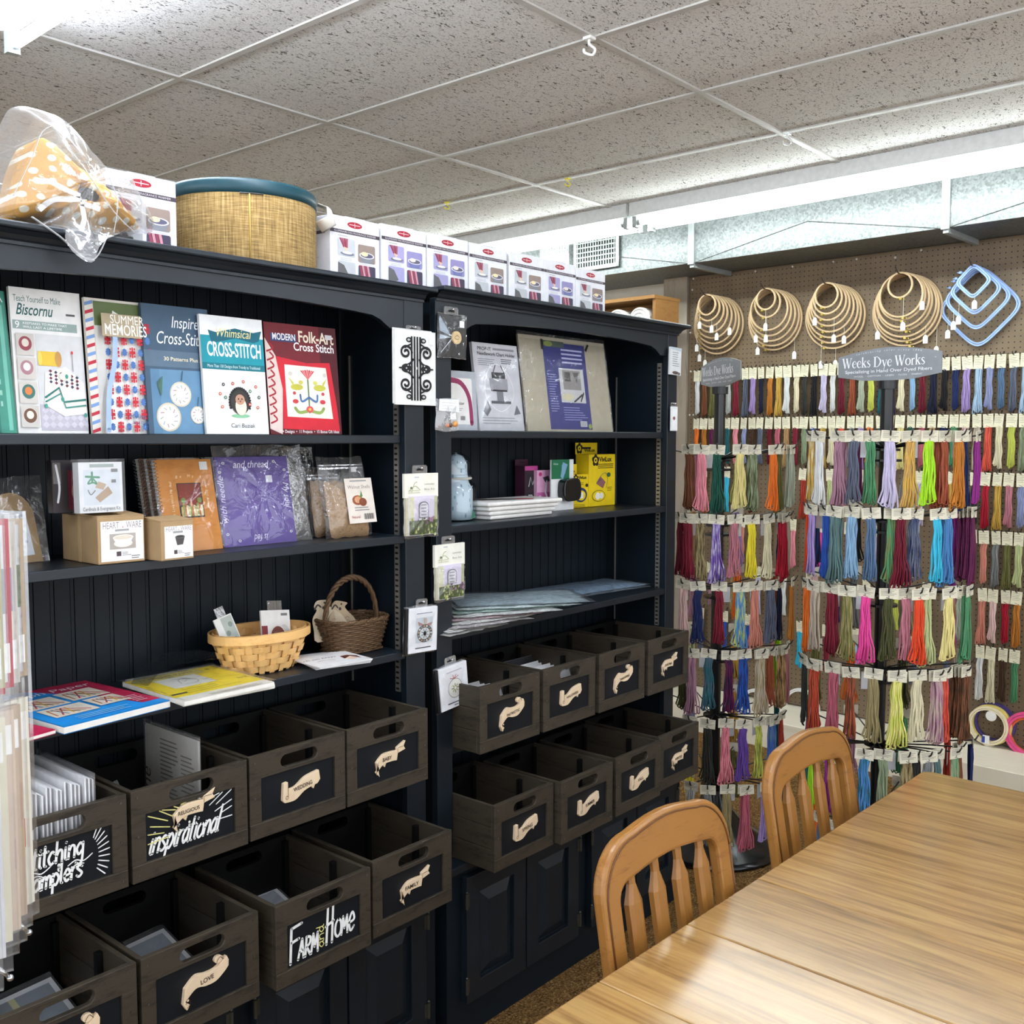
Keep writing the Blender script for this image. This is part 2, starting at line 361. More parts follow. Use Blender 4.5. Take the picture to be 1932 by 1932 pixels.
def peg_mat():
    m, nt, b = newmat('brown_pegboard'); tc = nt.nodes.new('ShaderNodeTexCoord'); sp = nt.nodes.new('ShaderNodeSeparateXYZ'); link(nt, tc, 'Object', sp, 0)
    def math(op, a, v=None, w=None):
        n = nt.nodes.new('ShaderNodeMath'); n.operation = op
        for i, q in enumerate((a, v, w)):
            if q is None: continue
            if isinstance(q, (int, float)): n.inputs[i].default_value = q
            else: nt.links.new(q, n.inputs[i])
        return n.outputs[0]
    def cell(o): return math('SUBTRACT', math('FRACT', math('MULTIPLY_ADD', o, 1/.0254, 400)), .5)
    y, z = cell(sp.outputs[1]), cell(sp.outputs[2]); d = math('SQRT', math('ADD', math('MULTIPLY', y, y), math('MULTIPLY', z, z)))
    hole = math('LESS_THAN', d, .125)
    n = noise(nt, coords(nt), 7, 4); r = ramp(nt, n, 0, [(.3, lin('#67563f')), (.7, lin('#75624a'))])
    x = nt.nodes.new('ShaderNodeMix'); x.data_type = 'RGBA'; nt.links.new(hole, x.inputs[0]); nt.links.new(r.outputs[0], x.inputs[6]); x.inputs[7].default_value = (.006, .005, .004, 1)
    nt.links.new(x.outputs[2], b.inputs['Base Color']); b.inputs['Roughness'].default_value = .55; return m
def galv_mat():
    m, nt, b = newmat('galvanised_steel'); v = nt.nodes.new('ShaderNodeTexVoronoi'); v.inputs['Scale'].default_value = 110; link(nt, coords(nt), 0, v, 0)
    r = ramp(nt, v, 'Color', [(.2, lin('#606463')), (.8, lin('#7b807f'))]); link(nt, r, 0, b, 'Base Color')
    b.inputs['Metallic'].default_value = .45; b.inputs['Roughness'].default_value = .45; return m
MC = ceiling_mat(); MPEG = peg_mat(); MGALV = galv_mat()
WHITE = C('#e8e8e4', .4); METALW = C('#dcdedd', .35, .5)
struct(MB().box(-3.2, 5.6, -3.2, 6.6, CEIL, CEIL+.05).build('ceiling', MC))
g = MB()
for k in range(-8, 7):
    x = 1.8597+.6096*k
    if -3.2 < x < 5.6: g.box(x-.0115, x+.0115, -3.2, 6.6, CEIL-.006, CEIL-.0005)
for k in range(-3, 6):
    y = 3.0273-1.2192*k
    g.box(-3.2, 5.6, y-.0115, y+.0115, CEIL-.0065, CEIL-.0005)
struct(g.build('trim_4', C('#c2bfb9', .4, .4)))
struct(MB().box(-3.2, 5.6, -3.2, 6.6, -.05, 0).build('floor', carpet_mat()))
CREAM = painted('cream_wall_paint', '#d9d3c4', rough=.7, var=.06, spec=.2)
struct(MB().box(.11, .2, -4.4, 5.4, 0, CEIL).build('wall_back', CREAM, loc=B0, rot=BR))
struct(MB().box(-3.25, 5.6, 6.5, 6.6, 0, CEIL).build('wall_left', CREAM))
MPOST = wood('textured_post', [(.3, lin('#655b4c')), (.5, lin('#82776a')), (.7, lin('#9c9080'))], (30, 30, 3), .6, 1.2, .3, .4)
struct(MB().box(-.02, .10, 1.79, 1.95, 0, CEIL).build('trim_2', MPOST, loc=B0, rot=BR))
MPLINTH = wood('cream_painted_plinth', [(.3, lin('#d8cfb8')), (.7, lin('#e4dcc8'))], (10, 1, 10), .5, 1.5, .3, .1)
struct(MB().box(-.36, .11, -4.2, 1.78, 0, .145).build('trim_1', MPLINTH, loc=B0, rot=BR, bevel=.004))
# pegboard panels hung on the back wall
t = thing('pegboard', 'large brown perforated pegboard covering the back wall behind the thread racks', 'pegboard', B0, BR)
MB().box(.0, .006, -4.2, 1.785, .152, 2.497).build('panel', MPEG, t)
for px, py in ((1308, 526), (1306, 547), (1425, 512), (1495, 503), (1572, 494), (1616, 489), (1689, 486), (1738, 472), (1302, 628), (1303, 701), (1310, 701), (1301, 783), (1308, 783)):
    d = ray(px, py); s = (5.0-1.25*.045)/(d.x-.045*d.y); p = CAM+d*s; MB().sphere((-.001, p.y-1.25, p.z), .006, 8).build('screw', C('#d8d4cc', .3, .5, .3), t)
# ---------------------------------------------------------------- strip lights and duct
TUBE = emis('lit_tube_by_duct', '#eaf4f4', TUBE_DUCT); TUBE2 = emis('lit_tube', '#eaf2ff', TUBE_ROOM)
def strip_light(label, x, y0, y1, z, rot, loc, depth=.10, tubes=(-.066, .066), group='fluorescent strip lights', glow=None):
    t = thing('strip_light', label, 'ceiling light', loc, rot, group)
    b = MB(); b.box(x-depth/2, x+depth/2, y0, y1, z-.06, z-.002); b.box(x-depth/2, x-depth/2+.004, y0, y1, z-.07, z-.0595); b.box(x+depth/2-.004, x+depth/2, y0, y1, z-.07, z-.0595)
    b.build('housing', METALW, t, bevel=.002)
    if glow: MB().box(x-depth/2-.012, x-depth/2-.003, y0, y1, z-.068, z-.001).build('front_lip', METALW, t, bevel=.001); None
    for s in tubes:
        MB().tube([(x+s, y0+.05, z-.095), (x+s, y1-.05, z-.095)], .0165, 12).build('tube', glow or TUBE2, t, smooth=False)
        for e, d in ((y0, 1), (y1, -1)):
            q = MB(); q.box(x+s-.017, x+s+.017, min(e+.006*d, e+.03*d), max(e+.006*d, e+.03*d), z-.12, z-.03); q.tube([(x+s, e+.03*d, z-.095), (x+s, e+.058*d, z-.095)], .0155, 10)
            q.build('lamp_holder', C('#aeb4b4', .3, .5, .4), t)
    return t
strip_light('long glowing strip light in front of the steel duct, right of the grille', -.70, 1.62-2.44, 1.62, CEIL, BR, B0, depth=.18, glow=TUBE)
strip_light('strip light behind the white boxes, in line with the long one by the duct', -.70, 1.64, 1.64+2.44, CEIL, BR, B0, depth=.18, glow=TUBE)
strip_light('strip light at the upper left corner above the plastic bag', 0, 2.93-2.44, 2.93, CEIL, (0, 0, -.03), (1.135, 0, 0), tubes=(-.05, .05))
OFF = C('#dcdedd', .35, .5)
for X, Y in ((1.15, -2.2), (4.1, -1.2-2.0), (-1.4, -1.3), (-1.4, 1.3)):   # the rest of the shop's lights, beyond the frame
    strip_light('strip light of the shop beyond the frame', 0, 0, 2.44, CEIL, (0, 0, -.03), (X, Y, 0))
t = thing('air_duct', 'square galvanised steel air duct running above the pegboard', 'air duct', B0, BR)
b = MB(); b.box(-.38, .10, -4.2, 4.6, 2.499, CEIL-.008)
b.build('duct_body', MGALV, t)
for yy in (1.525, .22, -1.1, 2.8):
    q = MB(); q.box(-.392, -.379, yy-.018, yy+.018, 2.49, CEIL-.01); q.box(-.38, .0, yy-.012, yy+.012, 2.475, 2.50); q.build('standing_seam', C('#9ea3a2', .4, .5, .3), t, bevel=.002)
q = MB()
for a, c in ((1.5, .25), (.2, -1.05), (2.78, 1.55)):
    q.tube([(-.3805, a, 2.5), (-.3805, (a+c)/2, 2.62), (-.3805, c, 2.5)], .0025, 4)
q.build('cross_break', MGALV, t)
p0 = back(-.385, 3.2, 0); v = MB()
def onduct(px, py, dx=-.385):
    d = ray(px, py); s = (5.0-1.25*.045+dx)/(d.x-.045*d.y); p = CAM+d*s; return p.y-1.25, p.z
(ya, za), (yb, zb) = onduct(1089, 446), onduct(1174, 502); ya, yb = min(ya, yb), max(ya, yb); zb, za = min(za, zb), max(za, zb)
g = thing('vent_grille', 'white louvred vent grille on the side of the steel duct', 'vent', B0, BR)
OB = MB(); fw = .022
OB.box(-.40, -.3925, ya, yb, za-fw, za); OB.box(-.40, -.3925, ya, yb, zb, zb+fw); OB.box(-.40, -.3925, ya, ya+fw, zb, za); OB.box(-.40, -.3925, yb-fw, yb, zb, za)
OB.build('frame', C('#a9b0ad', .4), g, bevel=.002)
MB().box(-.3925, -.39, ya+fw, yb-fw, zb+fw, za-fw).build('slot_shade', C('#141a18', .6), g)  # flat dark plate, its colour stands for the shade between the louvres
q = MB(); n = 15
for i in range(n): y = ya+fw+(yb-ya-2*fw)*(i+.5)/n; q.box(-.4, -.396, y-.003, y+.003, zb+fw, za-fw)
for i in range(1, 6): z = zb+fw+(za-zb-2*fw)*i/6; q.box(-.402, -.395, ya+fw, yb-fw, z-.0035, z+.0035)
q.build('louvres', C('#9aa29f', .4), g)
q = MB(); k = 22
for i in range(k):
    y = yb+.01+.02*i/2; q.box(-.43-.002*(i % 2), -.428-.002*(i % 2), y, y+.01, zb-.03, za-.05)
q.build('air_deflector', plastic('ribbed_clear_plastic', .2, milky=.25), g)
# ceiling hooks
def hook(name, label, p, col, s, trans=False):
    m = plastic('clear_hook', .2, milky=.35) if trans else C(col, .4); t = thing(name, label, 'hook', p)
    MB().box(-.014*s, .014*s, -.014*s, .014*s, -.008, 0).build('clip', m, t, bevel=.001)
    MB().tube(cr([(0, 0, -.008), (0, 0, -.02*s), (.012*s, -.012*s, -.034*s), (.006*s, -.006*s, -.05*s), (-.010*s, .01*s, -.044*s), (-.011*s, .011*s, -.034*s)], 4), .0042*s, 7).build('hook', m, t, smooth=True)
hook('ceiling_hook', 'white plastic hook clipped to a ceiling grid crossing', atZ(1112, 70, CEIL-.0066), '#f0efec', 1)
hook('ceiling_hook', 'small yellow hook on the ceiling grid, left of the other yellow hook', atZ(843, 381, CEIL-.0066), '#e4d648', .7)
hook('ceiling_hook', 'small yellow hook on the ceiling grid, nearer the strip light', atZ(1071, 336, CEIL-.0066), '#e4d648', .7)
hook('ceiling_hook', 'clear hook clipped near the last grid crossing by the long light', atZ(1485, 250, CEIL-.0066), '#ffffff', .9, True)
# cubby of white fabric rolls behind the bookcases
MPINE = wood('pine', [(.3, lin('#5f3c1c')), (.5, lin('#7d5228')), (.7, lin('#8f673a'))], (3, 14, 14), .5, 2, .3, .1)
P = atX(1231, 600, 4.62); t = thing('wooden_cubby', 'open pine cubby with white rolls, high behind the right bookcase', 'shelf', (4.62, P.y, 0), BR)
zt = atX(1231, 563, 4.62).z
MB().box(0, .22, -.018, 0, zt-.17, zt).build('side_panel', MPINE, t); MB().box(0, .22, .9, .918, zt-.17, zt).build('side_panel', MPINE, t)
MB().box(-.01, .23, -.02, .92, zt, zt+.018).build('top_board', MPINE, t); MB().box(0, .22, -.018, .918, zt-.188, zt-.17).build('bottom_board', MPINE, t)
MB().box(.21, .22, 0, .9, zt-.17, zt).build('back_board', MPINE, t)
MB().box(.02, .2, .22, .9, 0, zt-.188).build('base_cabinet', MPINE, t)
for i in range(5):
    y = P.y+.09+.145*i; R = .066
    q = thing('fabric_roll', ['white rolled batting next to the end of the pine cubby', 'white rolled batting, second from the end of the pine cubby', 'white rolled batting just showing behind the last white box', 'white rolled batting in the pine cubby, hidden behind white boxes', 'white rolled batting deep in the pine cubby behind white boxes'][i], 'fabric roll', (4.63, y, zt-.17+R), (0, 0, 0), 'white rolls in the pine cubby')
    MB().tube([(0, 0, 0), (.19, 0, 0)], R, 24).build('roll', C('#ecebe6', .9, .1), q)
    MB().tube([(-.002, (R-.004)*(1-k/40)*math.cos(k*.5), (R-.004)*(1-k/40)*math.sin(k*.5)) for k in range(40)], .002, 4).build('spiral_edge', C('#c4c3bc', .9, .1), q)
# ================================================================ BOOKCASES
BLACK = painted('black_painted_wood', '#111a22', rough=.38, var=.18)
BLACKD = painted('black_painted_wood_shaded', '#08131b', rough=.5, var=.15, spec=.25)  # same paint for the insides, with their shade put into a darker colour
STEEL = C('#a9a59c', .35, .5, .8); SLOT = C('#050505', .8)
YF, YB = 1.798, 2.04     # face of the uprights, beadboard back
def bookcase(label, xo0, xi0, xi1, xo1, zs, capR, dz=0):
    """xo outer edges, xi inner edges of the two uprights; zs heights of the four fixed levels"""
    t = thing('bookcase', label, 'bookcase', (xo0, YF, 0)); L = lambda x: x-xo0
    for a, c in ((xo0, xi0), (xi1, xo1)): MB().box(L(a), L(c), 0, .02, .49, 1.93).build('upright', BLACK, t, bevel=.0015)
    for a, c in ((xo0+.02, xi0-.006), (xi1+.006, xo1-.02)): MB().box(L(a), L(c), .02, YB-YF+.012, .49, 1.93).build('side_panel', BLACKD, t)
    q = MB(); n = int((xi1-xi0)/.0405); wv = (xi1-xi0)/n
    for i in range(n):
        x = L(xi0)+i*wv; q.box(x+.003, x+wv-.007, YB-YF, YB-YF+.012, .49, 1.94); q.box(x+wv-.0055, x+wv+.0015, YB-YF+.001, YB-YF+.012, .49, 1.94)
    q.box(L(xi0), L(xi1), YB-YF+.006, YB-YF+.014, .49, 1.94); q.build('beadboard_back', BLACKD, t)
    # arched valance under the cornice
    lo, hi = 1.852+dz, 1.892+dz; w = xi1-xi0; P = [(L(xi0), 1.93+dz), (L(xi0), lo)]
    arc = [(0, lo), (.045, lo), (.075, lo+.018), (.10, lo+.026)]+[(.10+(w-.2)*k/14, lo+.026+(hi-lo-.026)*math.sin(PI*k/14)**.8) for k in range(1, 14)]+[(w-.10, lo+.026), (w-.075, lo+.018), (w-.045, lo), (w, lo)]
    P = [(L(xi0), 1.93+dz)]+[(L(xi0)+x, z) for x, z in arc]+[(L(xi1), 1.93+dz)]
    q = MB(); n = len(arc); vs = []
    for y in (.002, .018):
        vs += [(x, y, z) for x, z in P[1:-1]]+[(x, y, 1.93+dz) for x, z in P[1:-1]]
    fs = []
    for i in range(n-1): fs += [(i, i+1, n+i+1, n+i), (3*n+i, 3*n+i+1, 2*n+i+1, 2*n+i), (i+1, i, 2*n+i, 2*n+i+1)]
    q.add(vs, fs); q.build('arched_valance', BLACK, t)
    # cornice: bead, cove and top board, returned at the right-hand end
    e = .03 if capR else .0; q = MB(); prof = [(y, z+dz) for y, z in ((0, 1.922), (-.004, 1.922), (-.004, 1.928), (-.008, 1.931), (-.012, 1.938), (-.022, 1.945), (-.026, 1.945))]
    x0, x1 = L(xo0), L(xo1); vs = []
    for y, z in prof: vs += [(x0, y, z), (x1-y*(1 if capR else 0), y, z), (x1-y*(1 if capR else 0), .25, z)]
    m = len(prof); fs = []
    for i in range(m-1):
        fs += [(3*i, 3*i+1, 3*i+4, 3*i+3), (3*i+1, 3*i+2, 3*i+5, 3*i+4)]
    q.add(vs, fs); q.build('cornice_moulding', BLACK, t)
    MB().box(x0-(0 if capR else .0), x1+(.034 if capR else .020), -.034, .255, 1.945+dz, 1.957+dz).build('top_board', BLACK, t, bevel=.003)
    for i, (z, yf) in enumerate(zs):
        MB().box(L(xi0)+.002, L(xi1)-.002, yf, YB-YF, z-.02, z).build('shelf', BLACK, t, bevel=.002)
    for x, s in ((L(xi0)-.006, 1), (L(xi1)+.006, -1)):
        q = MB(); q.box(min(x, x+s*.004), max(x, x+s*.004), YB-YF-.035, YB-YF-.0315, .95, 1.79); q.build('rear_standard', STEEL, t)
        for y in (.035,):
            q = MB(); q.box(min(x, x+s*.004), max(x, x+s*.004), y-.008, y+.008, .95, 1.83)
            q.mat(1)
            for k in range(64):
                z = .955+k*.0136
                if z < 1.82: q.box(min(x+s*.004, x+s*.0045), max(x+s*.004, x+s*.0045), y-.005, y+.005, z, z+.005)
            q.build('shelf_standard', [STEEL, SLOT], t)
    # lower cabinet
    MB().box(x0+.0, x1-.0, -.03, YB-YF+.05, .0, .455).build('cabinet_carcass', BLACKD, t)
    MB().box(x0-.0, x1+.004, -.045, YB-YF+.012, .455, .478).build('cabinet_top', BLACK, t, bevel=.004)
    wd = (xo1-xo0-.10-.06)/4
    for k in range(4):
        a = x0+.05+wd*k+(.06 if k > 1 else 0); door(t, a+.004, a+wd-.002, .10, .44, -.052, k % 2 == 0)
    return t
HINGE = C('#4c4b44', .3, .5, .6)
def door(t, x0, x1, z0, z1, y, left):
    q = MB(); s = .05; q.ring([(x0, z0), (x1, z0), (x1, z1), (x0, z1)], [(x0+s, z0+s), (x1-s, z0+s), (x1-s, z1-s), (x0+s, z1-s)], y, y+.022)
    q.box(x0+s-.002, x1-s+.002, y+.012, y+.02, z0+s-.002, z1-s+.002)
    a = (x0+s+.003, x1-s-.003, z0+s+.003, z1-s-.003); b = (a[0]+.03, a[1]-.03, a[2]+.03, a[3]-.03); q.frustum(a, b, y+.012, y-.001)
    d = q.build('door', BLACK, t, bevel=.0015)
    for z in (z0+.05, z1-.06):
        xx = x0-.004 if left else x1+.004
        h = MB(); h.tube([(xx, y-.003, z-.02), (xx, y-.003, z+.02)], .004, 8); h.sphere((xx, y-.003, z+.024), .0035, 8); h.box(min(xx, xx+(.012 if left else -.012)), max(xx, xx+(.012 if left else -.012)), y-.002, y, z-.018, z+.018)
        h.build('hinge', HINGE, d)
XL = (.58, .642, 1.692, 1.756); XR = (1.798, 1.854, 2.88, 2.937)
ZL = ((1.588, .014), (1.344, .002), (1.058, .002), (.762, .004)); ZR = ((1.601, .014), (1.356, .002), (1.079, .002), (.776, .004))
bookcase('left black bookcase with books, baskets and chalkboard crates', *XL, ZL, False, -.010)
bookcase('right black bookcase with yellow boxes, folded bags and crates', *XR, ZR, True)
# ================================================================ CRATES
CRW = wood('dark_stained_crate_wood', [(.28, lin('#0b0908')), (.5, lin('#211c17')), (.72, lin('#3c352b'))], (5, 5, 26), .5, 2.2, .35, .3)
CRI = wood('shaded_crate_wood', [(.3, lin('#050506')), (.7, lin('#0c0c0c'))], (3, 3, 20), .6, 2, .15, .2)  # crate wood again, darkened to carry the shade inside the crates
CHALK = painted('chalkboard', '#0b0f15', rough=.55, var=.12, spec=.3)
TAGW = wood('pale_laser_cut_wood', [(.3, lin('#d2b695')), (.7, lin('#e3cbab'))], (8, 8, 8), .6, 3, .2, .05)
CD = .30
def stadium_hole(mb, x0, x1, z0, z1, cx, cz, hw, hh, y0, y1):
    N = 32; inn = []; out = []
    for k in range(N):
        a = 2*PI*k/N; c, s = math.cos(a), math.sin(a); inn.append((cx+(hw-hh)*(1 if c > 1e-6 else -1 if c < -1e-6 else 0)+hh*c, cz+hh*s))
        dx, dz = (x1-x0)/2, (z1-z0)/2
        if k in (4, 12, 20, 28): p = (x0 if c < 0 else x1, z0 if s < 0 else z1)
        elif abs(c) > abs(s): p = (x0 if c < 0 else x1, (z0+z1)/2+dz*s/abs(c))
        else: p = ((x0+x1)/2+dx*c/abs(s), z0 if s < 0 else z1)
        out.append(p)
    mb.ring(out, inn, y0, y1)
def make_crate(w, h):
    t = thing('wooden_crate', '', 'crate'); T = .012; top, bot, st = h*.28, h*.19, w*.115
    q = MB(); stadium_hole(q, 0, w, h-top, h, w/2, h-top*.55, w*.19, top*.27, 0, T); q.build('front_top_rail', CRW, t, bevel=.0015)
    MB().box(0, w, 0, T, 0, bot).build('front_bottom_rail', CRW, t, bevel=.0015)
    for a in (0, w-st): MB().box(a, a+st, .0005, T, bot, h-top).build('front_upright', CRW, t, bevel=.001)
    MB().box(st-.002, w-st+.002, .006, T+.004, bot-.002, h-top+.002).build('chalkboard_panel', CHALK, t)
    for a in (0, w-.010):
        q = MB()
        for k in range(3): q.box(a, a+.010, T, CD-T, k*h/3+.001, (k+1)*h/3-.0015)
        q.box(a+.002, a+.008, T, CD-T, 0, h-.002); q.build('side_panel', CRW, t, bevel=.001)
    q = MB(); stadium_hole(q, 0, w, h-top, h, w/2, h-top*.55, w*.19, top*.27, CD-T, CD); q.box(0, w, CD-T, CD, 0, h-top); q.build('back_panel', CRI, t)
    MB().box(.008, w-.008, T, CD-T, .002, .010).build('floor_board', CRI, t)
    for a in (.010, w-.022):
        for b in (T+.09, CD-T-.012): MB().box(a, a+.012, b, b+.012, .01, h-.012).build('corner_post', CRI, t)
    for a in (.012, w-.012):
        for z in (.014, h-.014, h*.5): MB().tube([(a, -.0012, z), (a, .002, z)], .0022, 8).build('nail_head', C('#6a6660', .35, .5, .8), t)
    return t
def name_tag(t, w, h, word, style):
    """laser-cut wooden scroll with the word burnt in"""
    cx, cz = w*.52, h*.46; L = w*.22; art = Art(); mb = MB(); dk = '#3a2615'
    if style == 0:   # wave with curls at both ends
        c = cr([(-L, -.010), (-L*.5, .010), (0, .006), (L*.5, .008), (L, .026)], 6); ht = .030
        up = [(x, z+ht/2) for x, z in c]; dn = [(x, z-ht/2) for x, z in c[::-1]]; pl = up+[(L+.004, .04), (L-.004, .046), (L-.014, .040), (L-.020, .046), (L-.026, .034)][:3]+dn+[(-L-.004, -.03), (-L+.004, -.044), (-L+.012, -.030)]
        pl = up+[(L+.005, .030), (L+.004, .016)]+dn[1:]+[(-L+.012, -.036), (-L+.004, -.046), (-L-.005, -.030)]
        mb.prism([(cx+x, cz+z) for x, z in pl], -.002, .0065); mb.tube([(cx+L-.008, .002, cz+.046-.004), (cx+L-.008, .0025, cz+.046-.0041)], .001)
        mb.prism([(cx+L*.62+.011*math.cos(a*.5), cz+.040+.009*math.sin(a*.5)) for a in range(13)], -.001, .0065)
        art.line([(cx-L+.001, cz-.03), (cx-L+.010, cz-.024), (cx-L+.012, cz-.034), (cx-L+.004, cz-.040)], .0013, dk); art.ell(cx-L+.006, cz-.023, .004, .004, dk); art.ell(cx-L+.006, cz-.023, .0027, .0027, TAGW)
        art.line([(cx+L*.5, cz+.036), (cx+L*.66, cz+.046), (cx+L*.82, cz+.037)], .0013, dk)
    elif style == 1:  # ribbon folded back at the upper right, tail lower left
        c = cr([(-L, -.014), (-L*.55, .004), (0, .006), (L*.42, .004)], 6); ht = .028
        pl = [(x, z+ht/2) for x, z in c]+[(L*.5, .022), (L*.95, .034), (L*.86, .022), (L*.98, .014), (L*.46, .008)]+[(x, z-ht/2) for x, z in c[::-1]]+[(-L*.7, -.034), (-L*.95, -.030)]
        pl = [(x, z+ht/2) for x, z in c]+[(L*.42, .026), (L, .040), (L*.86, .026), (L*.98, .016), (L*.44, .010)]+[(x, z-ht/2) for x, z in c[::-1]][1:]+[(-L*.86, -.038)]
        mb.prism([(cx+x, cz+z) for x, z in pl], -.002, .0065); mb.prism([(cx-L*.6, cz-.010), (cx-L*.3, cz-.006), (cx-L*.42, cz-.020)], 0, .0065)
        art.line([(cx-L*.9, cz-.014), (cx-L*.86, cz-.032)], .0013, dk); art.line([(cx+L*.42, cz+.012), (cx+L*.44, cz+.026), (cx+L*.8, cz+.026)], .0013, dk, False)
    else:            # upright roll at the left, tail below the right
        c = cr([(-L, -.010), (-L*.4, -.010), (.2*L, .008), (L, .016)], 6); ht = .034
        pl = [(-L-.003, .024), (-L+.010, .026), (-L+.012, .004)]+[(x, z+ht/2) for x, z in c[4:]]+[(L+.004, .008)]+[(x, z-ht/2) for x, z in c[::-1]][1:]+[(-L-.006, -.02)]
        mb.prism([(cx+x, cz+z) for x, z in pl], -.002, .0065); mb.prism([(cx+L*.5, cz-.002), (cx+L*.86, cz+.004), (cx+L*.7, cz-.014)], 0, .0065)
        art.line([(cx-L+.010, cz+.02), (cx-L+.010, cz-.012)], .0013, dk); art.ell(cx-L+.006, cz-.014, .004, .005, dk); art.ell(cx-L+.006, cz-.014, .0027, .0036, TAGW)
    K = .82; mb.v = [(cx+(x-cx)*K, y, cz+(z-cz)*K) for x, y, z in mb.v]; art.mb.v = [(cx+(x-cx)*K, y, cz+(z-cz)*K) for x, y, z in art.mb.v]; L *= K
    n = mb.build('name_tag', TAGW, t, bevel=.0008); n['label'] = 'pale wooden scroll tag'
    art.text(word, cx+(.002 if style != 1 else -.30*L), cz-.003+(.002 if style else .004), .0125 if len(word) < 8 else .0105, '#24160b', 'c', bold=.012, rot=.12 if style != 1 else .03, wid=min(L*(1.22 if style != 1 else 1.02), .0070*len(word)))
    art.build('burnt_lettering', n, (0, -.0022, 0)); return n
W1, W2, HC = .249, .240, .174
CRA = make_crate(W1, HC); CRB = make_crate(W2, HC); USED = set()
def crate(proto, x, y, z, label, rz=0, extra=None):
    if proto.name in USED: c = dup(proto, (x, y, z), (0, 0, rz), label)
    else: c = proto; c.location = (x, y, z); c.rotation_euler = (0, 0, rz); c['label'] = label; USED.add(proto.name)
    c['group'] = 'dark wooden crates in the bookcases'; return c
S1 = .7638+.0; 
rows = [  # x, front y, z, word, style, label
 (CRA, 1.421, 1.702, ZL[3][0], 'BABY', 1, 'dark crate with a small wooden BABY scroll'),
 (CRA, 1.166, 1.702, ZL[3][0], 'WEDDING', 2, 'dark crate with a wooden WEDDING scroll'),
 (CRA, .909, 1.698, ZL[3][0], 'RELIGIOUS', 1, 'dark crate chalked inspirational with a RELIGIOUS scroll and rays'),
 (CRA, .652, 1.698, ZL[3][0], None, 0, 'dark crate chalked with stitching samplers lettering, partly behind plastic sleeves'),
 (CRA, 1.430, 1.632, .4785, 'FAMILY', 1, 'dark crate with a wooden FAMILY scroll, bottom row'),
 (CRA, 1.163, 1.618, .4785, None, 0, 'dark crate chalked FARM and HOME in white'),
 (CRA, .884, 1.632, .4785, 'LOVE', 0, 'dark crate with a large wooden LOVE scroll'),
 (CRA, .627, 1.632, .4785, 'FRIENDS', 0, 'dark crate at the bottom left corner, below the samplers crate'),
 (CRB, 1.856, 1.702, ZR[3][0], 'PATRIOTIC', 0, 'dark crate with a wooden PATRIOTIC scroll beside the ornament kit'),
 (CRB, 2.112, 1.702, ZR[3][0], 'HALLOWEEN', 2, 'dark crate full of white packets in the right bookcase'),
 (CRB, 2.372, 1.702, ZR[3][0], 'THANKSGIVING', 0, 'dark crate with a THANKSGIVING scroll, third in the upper right row'),
 (CRB, 2.634, 1.702, ZR[3][0], 'CHRISTMAS', 1, 'dark crate at the right end of the upper row, nearest the thread racks'),
 (CRB, 1.858, 1.655, .4785, 'SPRING', 2, 'dark crate with a SPRING scroll, lower row of the right bookcase'),
 (CRB, 2.108, 1.635, .4785, 'SUMMER', 2, 'dark crate with a SUMMER scroll behind the chair arch'),
 (CRB, 2.372, 1.640, .4785, 'FALL', 2, 'dark crate with a FALL scroll between the summer and winter crates'),
 (CRB, 2.634, 1.660, .4785, 'WINTER', 1, 'dark crate at the right end of the lower row')]
CR = []
for pr, x, y, z, wd, st, lb in rows: CR.append(crate(pr, x, y, z, lb))
for c, (pr, x, y, z, wd, st, lb) in zip(CR, rows):
    w = W1 if pr is CRA else W2
    if wd and wd != 'FRIENDS': name_tag(c, w, HC, wd, st) if wd != 'RELIGIOUS' else None
    if wd == 'FRIENDS': name_tag(c, w, HC, '', st)
WH, YE = '#f2f3f1', '#e2dc8a'
c = CR[2]; a = Art(); hand(a, 'inspirational', .034, .044, .027, .0046, WH, .30, .80, .02)
for k in range(17):
    an = PI*(1.02-k/16*1.02); r0, r1 = (.062, .094) if k % 2 else (.052, .082)
    x0, z0 = .128+r0*1.0*math.cos(an), .062+r0*.9*math.sin(an)+.008
    x1, z1 = min(.214, max(.034, .128+r1*1.15*math.cos(an))), min(.122, .062+r1*math.sin(an)+.008)
    a.line([(x0, z0), (x1, z1)], .0021, YE if k < 9 else WH, False)
hand(a, '&', .118, .074, .008, .002, WH); a.build('chalk_lettering', c, (0, .006, 0), label='white and yellow chalk lettering')
nt_ = name_tag(c, W1*1.0, HC*1.32, 'RELIGIOUS', 1)
c = CR[3]; a = Art(); hand(a, 'Stitching', .066, .084, .0215, .0044, WH, .10, 1.0, .03); hand(a, 'Samplers', .066, .046, .0205, .0044, WH, .08, .98, .03); hand(a, '&', .122, .070, .009, .0024, WH)
for x in (.066, .140): a.line([(x, .074), (x+.014, .080), (x+.028, .075), (x+.044, .083)], .0022, WH); a.line([(x+.006, .068), (x+.018, .073), (x+.028, .070)], .002, WH)
for k in range(10):
    an = -.75+k*.21; a.line([(.180+.016*math.cos(an), .078+.036*math.sin(an)), (.180+.036*math.cos(an), .078+.058*math.sin(an))], .0022, WH, False)
a.build('chalk_lettering', c, (0, .006, 0), label='white chalk lettering')
c = CR[5]; a = Art()
x = hand(a, 'F', .036, .040, .045, .0062, WH, .05, 1.0); x = hand(a, 'ARM', .057, .042, .040, .0056, WH, .1, .75); 
hand(a, 'H', .128, .046, .043, .0060, WH, .06, .75); hand(a, 'OMe', .152, .052, .038, .0054, WH, .08, .75)
b2 = Art(); b2.line([(.118, .040)], .002, YE) if False else None
